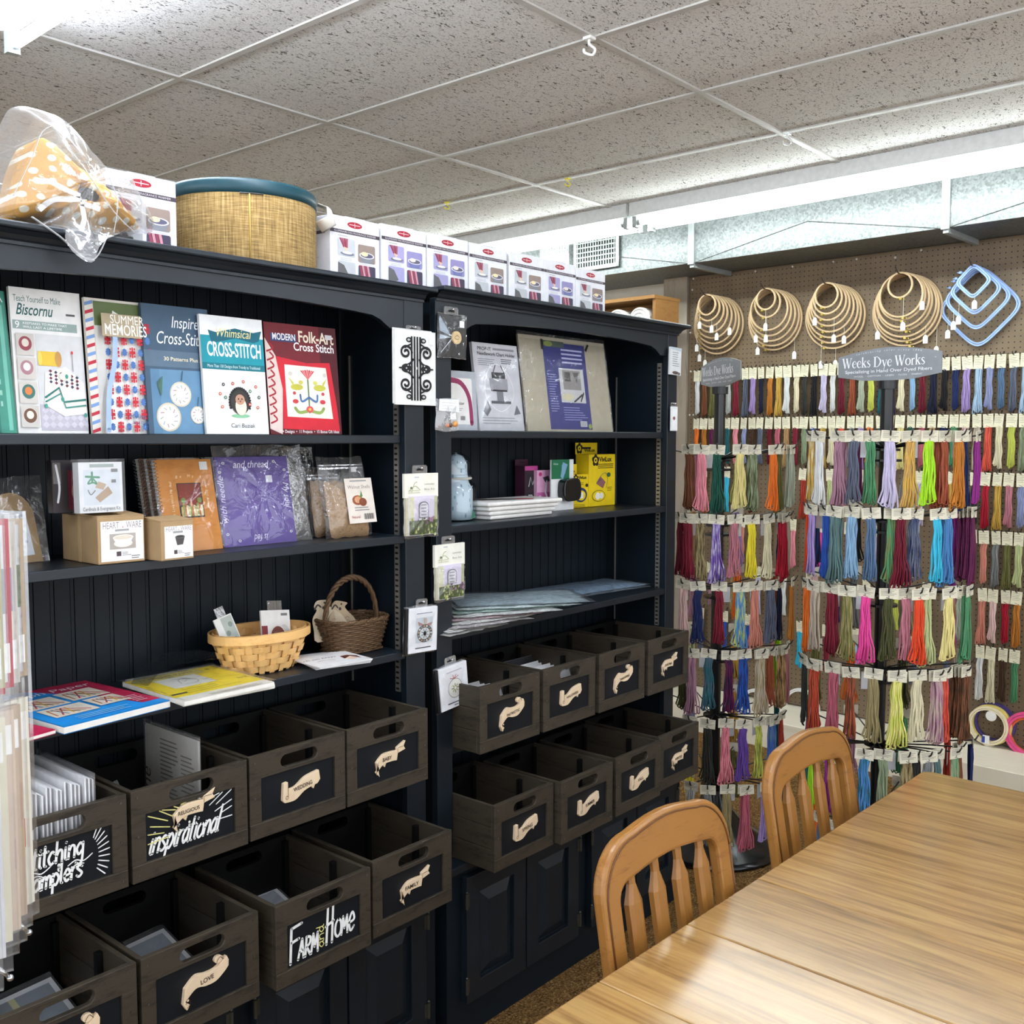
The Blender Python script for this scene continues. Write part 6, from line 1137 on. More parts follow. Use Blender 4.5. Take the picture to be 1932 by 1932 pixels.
# ================================================================ PATTERN FLIP RACK at the left edge
ST = plastic('sleeve_plastic', .03, milky=.05, sc=5, bs=.15)
t = thing('flip_rack', 'rack of clear pattern sleeves at the left edge of the photo', 'display rack', (0, 0, 0))
pole = CAM+ray(-330, 1300)*1.18; px_, py_ = pole.x, pole.y
MB().tube([(px_, py_, .02), (px_, py_, 1.62)], .016, 16).build('pole', C('#b9bcbf', .25, .5, .8), t, smooth=True)
MB().lathe([(0, 0), (.2, 0), (.2, .012), (.03, .03), (0, .03)], 32, (px_, py_, 0)).build('base', C('#b9bcbf', .3, .5, .8), t, smooth=True)
SL = [(57, 1.45, 962, 1735, '#b9a58c'), (44, 1.40, 967, 1760, '#c9c4bc'), (33, 1.36, 962, 1790, '#b03a46'), (18, 1.32, 968, 1815, '#b9b58a'), (6, 1.28, 975, 1850, '#c2c6ce'), (-14, 1.24, 980, 1890, '#aeb4c4')]
for i, (px, dd, pt, pb, col) in enumerate(SL):
    e = CAM+ray(px, 1300)*dd; zt_ = (CAM+ray(px, pt)*dd).z; zb_ = (CAM+ray(px, pb)*dd).z; dv = Vector((px_-e.x, py_-e.y, 0)); L_ = dv.length; az = math.atan2(dv.y, dv.x); hh = zt_-zb_
    b = MB(); b.box(0, L_, -.0035, .0035, 0, hh); f = b.build('sleeve_panel', ST, t, (e.x, e.y, zb_), (0, 0, az))
    for sgn in (1, -1):
        a = Art(); rg = random.Random(i*3+sgn); m0 = hh*.60
        a.rect(.006, m0, L_-.02, hh-.012, ('#d8dadf', '#d9c8b4', '#d5d7dd', '#e0dccf', '#dadbe0', '#d5d7dd')[i]); a.rect(.006, m0, .014, hh-.012, col); a.rect(.006, m0, L_-.02, m0+.008, '#b03a46' if i in (2, 3, 4) else col); a.rect(.006, hh-.018, L_-.02, hh-.010, '#b03a46' if i in (2, 3, 4) else col)
        a.bars(.03, .08, hh-.05, 9, .02, .006, '#8d8f98', i); a.rect(.014, m0+.10, .05, m0+.16, ('#5a6a4a', '#7a6a8a', '#8a8f9a')[i % 3]); a.rect(.010, m0+.02, .03, m0+.06, '#f0f0ee')
        a.rect(.008, .02, L_-.02, m0-.03, ('#dcd8c8', '#b9a590', '#c9b8a8', '#dcd9c4', '#d9dbe0', '#c8cad6')[i]); a.rect(.012, m0-.09, .03, m0-.05, '#f0f0ee'); a.rect(.03, m0*.45, .12, m0*.6, ('#c9b23a', '#c05a4a', '#4a7ab0')[i % 3]); a.rect(.02, m0*.3, .1, m0*.42, ('#c05a4a', '#c9b23a', '#7a5a8a')[i % 3])
        a.build('chart_sheet', f, (0 if sgn == 1 else 0, -.0026 if sgn == 1 else .0026, 0), (0, 0, 0)) if sgn == 1 else a.mb.xf(Matrix.Scale(-1, 4, Vector((0, 1, 0)))).build('chart_sheet', a.ms, f, (0, .0026, 0))
    if i in (1, 4): q = MB(); q.sphere((.004, 0, -.010), .0045, 12); q.tube([(.004, 0, -.01), (.02, 0, .01)], .003, 6); q.build('metal_pin', C('#c9cccf', .2, .6, .9), f, smooth=True)
    q = MB(); q.tube([(L_, 0, hh*.5), (L_+.004, 0, hh*.5)], .008, 8); q.build('hinge_arm', C('#b9bcbf', .3, .5, .8), f)
# ================================================================ TABLE AND CHAIRS
def oak(name, tint):
    if name in MATS: return MATS[name]
    m, nt, b = newmat(name); mp = coords(nt, (1, .07, 1)); n1 = noise(nt, mp, 26, 5, .66, 1.2); n2 = noise(nt, coords(nt, (1, .04, 1)), 170, 2)
    k = nt.nodes.new('ShaderNodeMath'); k.operation = 'MULTIPLY_ADD'; k.inputs[1].default_value = .42; link(nt, n2, 0, k, 0); link(nt, n1, 0, k, 2)
    r = ramp(nt, k, 0, [(.46, lin('#6b4f2c')), (.60, lin('#846439')), (.74, lin('#957446')), (.9, lin('#a28250'))]); mx = nt.nodes.new('ShaderNodeMix'); mx.data_type = 'RGBA'; mx.blend_type = 'MULTIPLY'; mx.inputs[0].default_value = 1; nt.links.new(r.outputs[0], mx.inputs[6]); mx.inputs[7].default_value = tint+(1,); nt.links.new(mx.outputs[2], b.inputs['Base Color'])
    b.inputs['Roughness'].default_value = .21; b.inputs['Specular IOR Level'].default_value = .75; bump(nt, n2, 0, b, .06, .0006); MATS[name] = m; return m
TX, TY, TA = 2.557, .832, -.030
t = thing('dining_table', 'large oak laminate table with leaf seams in the foreground', 'table', (TX, TY, 0), (0, 0, TA))
W_ = 1.10; XE = -2.25
cuts = [0, -.602, -.848, -1.092, -1.34, XE]
for i in range(5):
    x1, x0 = cuts[i]-(.0006 if i else 0), cuts[i+1]+.0006; mb = MB()
    if i == 0: mb.add([(x0, -W_, .722), (x1-.03, -W_, .722), (x1, -W_+.03, .722), (x1, -.018, .722), (x1-.018, 0, .722), (x0, 0, .722), (x0, -W_, .75), (x1-.03, -W_, .75), (x1, -W_+.03, .75), (x1, -.018, .75), (x1-.018, 0, .75), (x0, 0, .75)], [(5, 4, 3, 2, 1, 0), (6, 7, 8, 9, 10, 11)]+[(k, (k+1) % 6, (k+1) % 6+6, k+6) for k in range(6)])
    else: mb.box(x0, x1, -W_, 0, .722, .75)
    o_ = mb.build('table_end' if i in (0, 4) else 'table_leaf', oak('oak_laminate_%d' % i, ((1, .97, .92), (1.06, 1.03, .99), (.98, .95, .9), (1.05, 1.02, .98), (1, .97, .92))[i]), t, bevel=.003)
for a in ((-.09, -.1), (-.09, -W_+.1), (XE+.09, -.1), (XE+.09, -W_+.1)): MB().box(a[0]-.035, a[0]+.035, a[1]-.035, a[1]+.035, 0, .65).build('leg', oak('oak_laminate_0', (1, .97, .92)), t, bevel=.004)
q = MB(); q.ring([(0, 0)]*0 or [(XE+.05, -W_+.06), (-.05, -W_+.06), (-.05, -.06), (XE+.05, -.06)], [(XE+.075, -W_+.085), (-.075, -W_+.085), (-.075, -.085), (XE+.075, -.085)], -.722, -.65); q.xf(Matrix(((1, 0, 0, 0), (0, 0, 1, 0), (0, -1, 0, 0), (0, 0, 0, 1)))); q.build('apron', oak('oak_laminate_0', (1, .97, .92)), t)
OAKC = wood('golden_oak', [(.34, lin('#4d2f12')), (.5, lin('#744a1e')), (.68, lin('#8f612b'))], (4, 14, 26), .34, 1.5, .5, .12)
OAKV = wood('golden_oak_upright', [(.34, lin('#4a2d11')), (.5, lin('#70481d')), (.68, lin('#8a5d29'))], (26, 14, 3), .34, 1.5, .5, .12)
def make_chair(w, h):
    """dining chair facing -y, origin on the floor under the back; back leans toward +y"""
    t = thing('dining_chair', '', 'chair', group='oak spindle back chairs tucked at the table'); lean = .17; zs = .45; r = w*.24; st = .046; cr_ = .076; d = .024
    bk = Matrix.Translation((0, 0, zs)) @ Matrix.Rotation(-lean, 4, 'X') @ Matrix.Translation((0, 0, -zs)); hb = zs+(h-zs)/math.cos(lean)
    def arch(x0, x1, top, rr, n=10, crown=.0):
        P = [(x1-rr+rr*math.cos(PI/2*k/n), top-rr+rr*math.sin(PI/2*k/n)) for k in range(n+1)]; Q = [(x0+rr-rr*math.sin(PI/2*k/n), top-rr+rr*math.cos(PI/2*k/n)) for k in range(n+1)]
        mid = [((x1-rr)+(x0+rr-x1+rr)*k/6, top+crown*math.sin(PI*k/6)) for k in range(1, 6)]; return P+mid+Q
    z0 = zs-.02; arc_o = arch(-w/2, w/2, hb-.012, r, 10, .012); arc_i = arch(-w/2+st, w/2-st, hb-cr_-.012, .030, 10, .012)
    out = [(w/2, z0)]+arc_o+[(-w/2, z0)]; inn = [(w/2-st, z0)]+arc_i+[(-w/2+st, z0)]; n = len(out); mb = MB(); vs = []
    for y in (0, d): vs += [(x, y, z) for x, z in out]+[(x, y, z) for x, z in inn]
    fs = []
    for i in range(n-1): fs += [(i, i+1, n+i+1, n+i), (2*n+i+1, 2*n+i, 3*n+i, 3*n+i+1), (i+1, i, 2*n+i, 2*n+i+1), (n+i, n+i+1, 3*n+i+1, 3*n+i)]
    e = n-1; fs += [(0, n, 3*n, 2*n), (e, 2*n+e, 3*n+e, n+e)]; mb.add(vs, fs); mb.xf(bk); mb.build('arched_back_frame', OAKC, t, bevel=.006)
    q = MB(); q.tube([(x*.95, -.0005, z-.010) for x, z in arc_o]+[(-w/2*.95, -.0005, .62)], .0018, 5); q.tube([(w/2*.95, -.0005, .62), (w/2*.95, -.0005, arc_o[0][1]-.010)], .0018, 5); q.xf(bk); q.build('routed_groove', C('#5a3616', .5), t, smooth=True)
    for s in (-1, 1):
        x0, x1 = sorted((s*w/2, s*(w/2-st)))
        l = MB(); l.box(x0, x1, 0, .035, 0, zs-.01); l.build('rear_leg', OAKV, t, bevel=.004); l = MB(); l.box(x0, x1, -.40, -.36, 0, zs-.03); l.build('front_leg', OAKV, t, bevel=.005)
    mb = MB(); mb.box(-w/2-.005, w/2+.005, -.42, .03, zs-.03, zs); mb.build('seat', OAKC, t, bevel=.010)
    MB().box(-w/2+.04, w/2-.04, .004, .03, .16, .19).build('stretcher', OAKC, t, bevel=.003)
    zt_ = hb-cr_+.004; zr = zs+.005
    for k in range(4):
        x = (w-2*st)*((k+.62)/4.24-.5); q = MB(); zmid = .815/math.cos(lean)-(.45/math.cos(lean)-.45)
        def sec(z, hx, hy, n=8, sq=0): return [(x+hx*(math.cos(a)*(1-sq)+sq*max(-1, min(1, 1.45*math.cos(a)))), d/2+hy*(math.sin(a)*(1-sq)+sq*max(-1, min(1, 1.45*math.sin(a)))), z) for a in [2*PI*(j+.5)/n for j in range(n)]]
        L_ = [sec(zr, .013, .008, 8, 1), sec(zr+(zmid-zr)*.5, .0175, .009, 8, 1), sec(zmid-.012, .0185, .0095, 8, 1), sec(zmid+.002, .0150, .009, 8, .3), sec(zmid+.020, .0088, .0080), sec(zmid+.05, .0092, .0082), sec(zt_-.02, .0078, .0072), sec(zt_+.012, .007, .007)]
        q.add([p for s_ in L_ for p in s_], [(i*8+j, i*8+(j+1) % 8, (i+1)*8+(j+1) % 8, (i+1)*8+j) for i in range(len(L_)-1) for j in range(8)]); q.xf(bk); q.build('spindle', OAKV, t, smooth=False)
    return t
YT = .935; top1, top2 = atY(1265, 1513, YT), atY(1532, 1385, YT+.012)
CH1 = make_chair(.385, top1.z); CH1.location = (top1.x-.040, YT-.093, 0); CH1.rotation_euler = (0, 0, -.05); CH1['label'] = 'oak dining chair nearest the camera, its arched back in front of the crates'
CH2 = dup(CH1, (top2.x-.046, YT-.081, 0), (0, 0, -.05), 'oak dining chair further along the table, in front of the thread racks')
# ================================================================ THREADS
def skein_mesh(name, nl, wt, wb, L, seed, r=.0031, z0=-.020):
    rg = random.Random(seed); mb = MB()
    for i in range(nl):
        a = (i+.5)/nl*2-1; x0 = a*wt/2+rg.uniform(-.001, .001); sp = rg.uniform(.75, 1.0)*wb/2; xb = a*sp+rg.uniform(-.003, .003); y0 = rg.uniform(-.004, .004); dz = rg.uniform(-.014, .006); ph = rg.uniform(0, 6); lw = rg.uniform(.0022, .0055)
        pts = []
        for k in range(6): t = k/5; pts.append((x0+(xb-x0)*t**2.4-lw*t+.0022*math.sin(7*t+ph), y0+.002*math.sin(4*t+ph), z0-(L+dz)*t))
        pts.append((xb, y0, z0-(L+dz)-lw*.9))
        for k in range(5, -1, -1): t = k/5; pts.append((x0+(xb-x0)*t**2.4+lw*t+.0022*math.sin(8*t+ph+2), y0-.004*(t > 0)+.002*math.sin(4*t+ph+1), z0-(L+dz)*t))
        mb.tube(pts, r, 4, cap=False)
    mb.v = [(x+.0022*math.sin(z*70+seed), y, z) for x, y, z in mb.v]
    mb.tube([(-wt*.3, -.003, z0+.004), (wt*.3, -.003, z0-.002)], .003, 5); return mb.mesh(name, [C('#888888')], True)
CARDM = C('#cfc9b4', .7, .15); CARDP = C('#ded8bc', .7, .15); INK = C('#8d897c', .7, .1); WTAG = C('#e3e6ea', .6, .15)
def card_mesh(name, w, z0, z1, m, d=.0012):
    q = MB(); q.box(-w/2, w/2, -d-.004, -.004, z0, z1); q.mat(1)
    for k, f in enumerate((.84, .70, .58, .46, .34)): q.box(-w*.40, w*(.40-.12*(k % 3)), -d-.0043, -d-.004, z0+(z1-z0)*f, z0+(z1-z0)*f+.0016)
    q.box(-.002, .002, -d-.0046, -d-.004, (z1-.008 if z1-z0 > .04 else z0+.004), (z1-.001 if z1-z0 > .04 else z0+.011)); return q.mesh(name, [m, INK])
RSK = [skein_mesh('rack_skein', 9, .024, w, .185+.01*(k % 3), 50+k) for k, w in enumerate((.040, .050, .060, .046))]
PSK = [skein_mesh('peg_skein', 7, .024, w, .185+.01*(k % 3), 80+k, .0034, -.056) for k, w in enumerate((.030, .040, .050, .036))]
RCARD = card_mesh('rack_card', .056, -.022, .012, CARDM); PCARD = [card_mesh('peg_card', .040, -.060, .002, CARDP), card_mesh('peg_card', .046, -.060, .002, CARDP)]
def skein(me, cm, loc, rz, col, label, group, tilt=0, c2=None):
    o = bpy.data.objects.new('thread_skein', me); COL.objects.link(o); o.location = loc; o.rotation_euler = (0, 0, rz); o.material_slots[0].link = 'OBJECT'; o.material_slots[0].material = yarn(col, c2)
    c = bpy.data.objects.new('paper_card', cm); COL.objects.link(c); c.parent = o; c.rotation_euler = (0, tilt, 0); tag(o, label, 'thread', group); return o
PAL = {'white': '#dfe0dc', 'cream': '#e0d7b4', 'pale yellow': '#e6d890', 'yellow': '#ebd93a', 'gold': '#c9a24a', 'amber': '#b9742a', 'orange': '#e8762a', 'red orange': '#dd4a26', 'coral': '#dc5c4a', 'salmon': '#cf8672', 'pink': '#e58f9a', 'pale pink': '#e2bfb8', 'hot pink': '#e94f9c', 'rose': '#b8606e', 'dusty rose': '#b97680', 'mauve': '#a87c8e', 'crimson': '#a8152c', 'maroon': '#6a1628', 'burgundy': '#7d1f30', 'plum': '#5c1c44', 'magenta': '#8e2a82', 'purple': '#6a4a9c', 'lilac': '#a48cc2', 'lavender': '#c9c0da', 'slate': '#5c6272', 'navy': '#1d2a58', 'dark navy': '#171c34', 'royal blue': '#2a55a8', 'blue': '#4f86bc', 'steel blue': '#56708e', 'sky blue': '#8fb4d2', 'cyan': '#3fb6d4', 'teal': '#1f5f66', 'dark green': '#1f5646', 'green': '#4f8a60', 'pale green': '#bcc48c', 'lime': '#a6da2a', 'olive': '#6f6e3c', 'dark olive': '#4a4c2a', 'sage': '#8a9676', 'teal grey': '#5d7876', 'grey': '#7b7d7c', 'charcoal': '#33342f', 'silver': '#b4b6b2', 'taupe': '#b8a996', 'khaki': '#9a8c62', 'tan': '#b08c5e', 'brown': '#7a4a30', 'dark brown': '#46301f', 'rust': '#9c4f34', 'brick red': '#a83a26', 'black': '#17171a', 'light blue': '#a9c3da', 'periwinkle': '#8b93b8', 'yellow green': '#c3c95a', 'silver sage': '#a9b09a'}
def far_skeins(label, groups):
    """the skeins past the counted ones, behind the racks: one object"""
    q = MB(); ms = []
    for cn, items in groups.items():
        ms.append(yarn(PAL[cn])); 
        for me, loc, rz in items:
            m = Matrix.Translation(loc) @ Matrix.Rotation(rz, 4, 'Z'); q.mi = len(ms)-1; q.add([tuple(m @ v.co) for v in me.vertices], [tuple(p.vertices) for p in me.polygons])
            q.mi = 0; 
    cards = MB()
    for cn, items in groups.items():
        for me, loc, rz in items:
            m = Matrix.Translation(loc) @ Matrix.Rotation(rz, 4, 'Z'); cards.add([tuple(m @ Vector(v)) for v in ((-.026, -.005, -.022), (.026, -.005, -.022), (.026, -.005, .012), (-.026, -.005, .012))], [(0, 1, 2, 3)])
    o = q.build('thread_skeins', ms, smooth=True); o['kind'] = 'stuff'; tag(o, label, 'thread'); cards.build('paper_cards', CARDM, o)['kind'] = 'stuff'
ORD = ['first', 'second', 'third', 'fourth', 'fifth', 'sixth', 'seventh', 'eighth', 'ninth', 'tenth', 'eleventh', 'twelfth', 'thirteenth', 'fourteenth', 'fifteenth', 'sixteenth']
WIRE = C('#141416', .3, .5); BLK = C('#0d0e10', .22, .6); SIGN = C('#85898c', .35, .4); SW = C('#f0f1f2', .5)
RA = .275
def rack(side, px, depth, zs, tiers, sign_w_ang, pole_top):
    c = CAM+ray(px, 830)*depth; c = Vector((c.x, c.y, 0)); tc = Vector((-c.x, -c.y, 0)).normalized(); rt = Vector((-tc.y, tc.x, 0))
    if rt.dot(_r) < 0: rt = -rt
    t = thing('spinner_rack', 'black %s spinner rack hung with thread skeins, %s' % (side, 'nearer the bookcase' if side == 'left' else 'behind the table corner'), 'display rack', c)
    MB().lathe([(0, 0), (.25, 0), (.252, .012), (.235, .024), (.19, .048), (.12, .098), (.065, .16), (.038, .22), (.03, .25), (0, .25)], 48).build('dome_base', BLK, t, smooth=True)
    MB().tube([(0, 0, .24), (0, 0, pole_top)], .021, 20).build('pole', C('#101113', .3, .5), t, smooth=False)
    MB().lathe([(0, pole_top-.005), (.030, pole_top-.005), (.031, pole_top+.022), (0, pole_top+.024)], 24).build('pole_cap', C('#1a1b1d', .35, .5), t)
    sg, ang = sign_w_ang; az = math.atan2(rt.y, rt.x)+ang; e = bpy.data.objects.new('sign_board', None)
    P = [(-sg/2, .018), (-sg*.25, .004), (0, 0), (sg*.25, .004), (sg/2, .018), (sg/2, .085)]+[(sg/2-sg*k/8, .085+.024*math.sin(PI*k/8)) for k in range(1, 8)]+[(-sg/2, .085)]
    bd = MB(); bd.prism(P, -.002, .002); b = bd.build('sign_board', SIGN, t, (0, 0, pole_top+.022), (0, 0, az), label='grey sign board with white lettering')
    for fl in (0, 1):
        a = Art(); k = sg/.36
        msg = 'celebrating color since 1994'
        for i, ch in enumerate(msg): u = (i/(len(msg)-1)-.5)*.62; a.text(ch, u*sg, .088+.013*math.cos(u*PI/.8)-.004, .0088, '#e4e6e8', 'c', .2, rot=-u*.30)
        serif(a, 'Weeks Dye Works', -.455*sg, .047, .0330*k*.985 if True else 0, SW); a.text('TM', .44*sg, .066, .004, SW); a.text('Specializing in Hand Over Dyed Fibers', 0, .0285, .0150, SW, 'c', bold=.008, wid=.84*sg); a.text('WOOL  ·  COTTON  ·  LINEN  ·  FLOSS  ·  FABRIC', 0, .0150, .0075, '#e9eaec', 'c', wid=.66*sg)
        a.build('lettering', b, (0, -.002 if not fl else .002, 0), (0, 0, 0 if not fl else PI), label='white lettering')
    FAR = {}
    for ti, z in enumerate(zs):
        z = z-.012
        q = MB(); q.lathe([(.02, z-.05), (.045, z-.05), (.045, z-.042), (.02, z-.042)], 24); q.lathe([(.02, z-.085), (.05, z-.085), (.05, z-.077), (.02, z-.077)], 24); q.build('wire_hub', BLK, t)
        lst = sorted(tiers[ti], key=lambda e: e[0]) if ti < len(tiers) else []
        used = [e[1] for e in lst]; rg = random.Random(ti*7+(3 if side == 'left' else 11)); bp = [k for k in PAL if k not in used]; rg.shuffle(bp)
        arms = []
        for oi, en in enumerate(lst):
            ppx, cn, n = en[:3]; c2 = en[3] if len(en) > 3 else None; lo, hi = -1.52, 1.52
            for _ in range(30):
                m = (lo+hi)/2; p = c+RA*(tc*math.cos(m)+rt*math.sin(m))
                if pxof((p.x, p.y, z))[0] < ppx: lo = m
                else: hi = m
            arms.append((m, cn, n, oi, c2))
        for bi, ph in enumerate((2.15, 2.85, 3.5, 4.1)): arms.append((ph, bp[bi], 2 if bi % 2 else 1, None, None))
        for ai, (ph, cn, n, oi, c2) in enumerate(arms):
            d = tc*math.cos(ph)+rt*math.sin(ph); R_ = RA+(.012 if ai % 2 else -.006)
            q = MB(); q.tube([(d*.02)+Vector((0, 0, z-.04)), d*(R_-.09)+Vector((0, 0, z-.012)), d*R_+Vector((0, 0, z)), d*(R_+.010)+Vector((0, 0, z+.005)), d*(R_+.018)+Vector((0, 0, z+.020))], .0026, 5); q.build('hook_arm', WIRE, t, smooth=True)
            if oi is not None and (ai % 2 == 0):
                w = MB(); dd = d*(R_-.07); w.box(-.014, .014, -.0005, .0005, -.055, .0); w.build('stock_tag', WTAG, t, dd+rt*.028*(1 if ph > 0 else -1)+Vector((0, 0, z-.014)), (0, 0, math.atan2(d.y, d.x)+PI/2+.3))
            g = 'thread skeins on the %s spinner rack' % side
            for k in range(n):
                rr = R_-.004-.0125*k; p = c+d*rr; rot = math.atan2(d.y, d.x)+PI/2+rg.uniform(-.12, .12)
                if oi is not None:
                    lb = ('%s thread skein, %s from left on %s tier of %s rack' if n == 1 else '%s skein in the %s bundle from left, %s tier of %s rack') % (cn, ORD[oi], ORD[ti], side); gg = g if n == 1 else '%s skeins, %s tier of the %s rack' % (cn, ORD[ti], side)
                else: FAR.setdefault(cn, []).append((RSK[(ti*3+ai+k) % 4], (p.x, p.y, z+.0025), rot)); continue
                if False: lb = '%s thread skein%s on the far side of the %s rack, %s tier' % (cn, ' among its bundle' if n > 1 else '', side, ORD[ti]); gg = g if n == 1 else '%s skeins behind, %s tier of the %s rack' % (cn, ORD[ti], side)
                skein(RSK[(ti*3+ai+k) % 4], RCARD, (p.x, p.y, z+.0025-.0004*k), rot, PAL[cn], lb, gg, rg.uniform(-.10, .10), PAL[c2] if c2 else None)
    far_skeins('thread skeins hanging on the far side of the %s spinner rack' % side, FAR)
    return c
TL = [[(1298, 'brown', 2), (1325, 'pink', 1), (1353, 'dark green', 1), (1395, 'pale yellow', 1), (1424, 'sage', 2, 'dark olive'), (1457, 'orange', 1), (1474, 'olive', 1), (1489, 'silver sage', 2)],
      [(1282, 'maroon', 1), (1298, 'burgundy', 2), (1320, 'khaki', 1, 'dark brown'), (1352, 'purple', 1, 'lavender'), (1387, 'dusty rose', 1), (1416, 'yellow', 1), (1453, 'cream', 1), (1476, 'crimson', 2), (1491, 'taupe', 1)],
      [(1287, 'pale pink', 1), (1318, 'navy', 1), (1357, 'burgundy', 1), (1396, 'blue', 1, 'yellow green'), (1427, 'salmon', 1), (1452, 'slate', 2), (1474, 'dark navy', 1), (1489, 'amber', 1)],
      [(1288, 'dark olive', 1), (1307, 'mauve', 1), (1337, 'teal', 1, 'slate'), (1375, 'plum', 1, 'dark navy'), (1405, 'royal blue', 1, 'navy'), (1434, 'taupe', 2, 'khaki'), (1456, 'rust', 1), (1474, 'tan', 2, 'dark brown'), (1490, 'dusty rose', 1)],
      [(1300, 'silver', 1), (1336, 'charcoal', 1), (1370, 'pink', 1, 'rose'), (1400, 'purple', 1), (1434, 'yellow green', 1, 'olive'), (1456, 'steel blue', 2, 'royal blue'), (1478, 'brick red', 1)],
      [(1303, 'silver', 1), (1336, 'grey', 1), (1373, 'khaki', 1), (1406, 'rose', 2), (1446, 'lilac', 1), (1467, 'navy', 1), (1482, 'teal', 1)]]
TR = [[(1527, 'gold', 2, 'cream'), (1550, 'white', 1), (1580, 'mauve', 3), (1614, 'slate', 1), (1642, 'green', 1), (1680, 'lavender', 1), (1720, 'gold', 1, 'tan'), (1750, 'lime', 1), (1786, 'rust', 3), (1808, 'amber', 2), (1826, 'navy', 2), (1838, 'magenta', 1)],
      [(1522, 'red orange', 1), (1537, 'lilac', 1), (1555, 'royal blue', 1), (1578, 'teal grey', 3), (1605, 'sky blue', 2), (1645, 'steel blue', 1), (1686, 'green', 1, 'olive'), (1699, 'maroon', 1), (1727, 'slate', 1, 'navy'), (1765, 'cyan', 1), (1795, 'blue', 3), (1830, 'plum', 4)],
      [(1518, 'orange', 1), (1540, 'taupe', 2), (1565, 'burgundy', 2), (1601, 'olive', 1, 'khaki'), (1633, 'hot pink', 1), (1676, 'dark olive', 1), (1711, 'dusty rose', 1), (1733, 'red orange', 1), (1753, 'pale green', 2), (1786, 'pale yellow', 1), (1801, 'brown', 2, 'khaki'), (1822, 'green', 2)],
      [(1513, 'charcoal', 1), (1539, 'brick red', 2, 'rust'), (1568, 'rose', 2), (1608, 'rust', 1, 'dark brown'), (1648, 'khaki', 1), (1692, 'yellow green', 2, 'pale yellow'), (1733, 'cream', 1), (1768, 'mauve', 2, 'taupe'), (1788, 'coral', 1, 'brick red'), (1816, 'dark brown', 4, 'brown'), (1834, 'brown', 1)],
      [(1522, 'teal', 1), (1537, 'lime', 1), (1562, 'magenta', 2), (1632, 'blue', 1, 'teal'), (1667, 'sage', 1), (1711, 'khaki', 2, 'dark brown'), (1732, 'charcoal', 1), (1748, 'grey', 1), (1772, 'teal grey', 1), (1798, 'sage', 1, 'green'), (1816, 'brown', 2), (1832, 'navy', 1)],
      [(1545, 'steel blue', 1), (1580, 'mauve', 1), (1615, 'green', 1)]]
DL, DR = 3.815, 3.31
rack('left', 1357, DL, [1.58-(y-827)*(DL-RA)/F for y in (840, 972, 1101, 1232, 1367, 1497)], TL, (.36, -1.16), 1.58-(741-827)*DL/F)
rack('right', 1672, DR, [1.58-(y-827)*(DR-RA)/F for y in (813, 960, 1113, 1272, 1430, 1585)], TR, (.36, -.50), 1.58-(731-827)*DR/F)
# pegboard rows
ROWS = [['white', 'brown', 'olive', 'grey', 'silver', 'burgundy', 'slate', 'lilac', 'dark navy', 'amber', 'gold', 'white', 'cream', 'charcoal', 'black', 'lavender', 'white', 'maroon', 'rust', 'silver sage', 'yellow green', 'teal', 'navy', 'cream', 'sky blue', 'maroon', 'dark navy', 'black', 'navy', 'lilac', 'light blue', 'periwinkle', 'steel blue', 'slate', 'light blue'],
        ['orange', 'amber', 'plum', 'khaki', 'teal', 'pink', 'periwinkle', 'dark brown', 'slate', 'maroon', 'rose', 'tan', 'burgundy', 'sage', 'royal blue', 'gold', 'cream', 'coral', 'grey', 'lilac', 'orange', 'teal grey', 'silver', 'pale yellow', 'dark green', 'rose', 'tan', 'navy', 'green', 'pale pink', 'taupe', 'coral', 'cream', 'yellow green', 'sage']]
rg = random.Random(5); NAMES = list(PAL); PEGN = [0]; PB = [o for o in bpy.data.objects if o.name == 'pegboard'][0]; PEGS = MB()
Z1, DZ, DY = 1.962, -.2696, .0508
rowz = [Z1+DZ*k for k in range(6)]; seen = set()
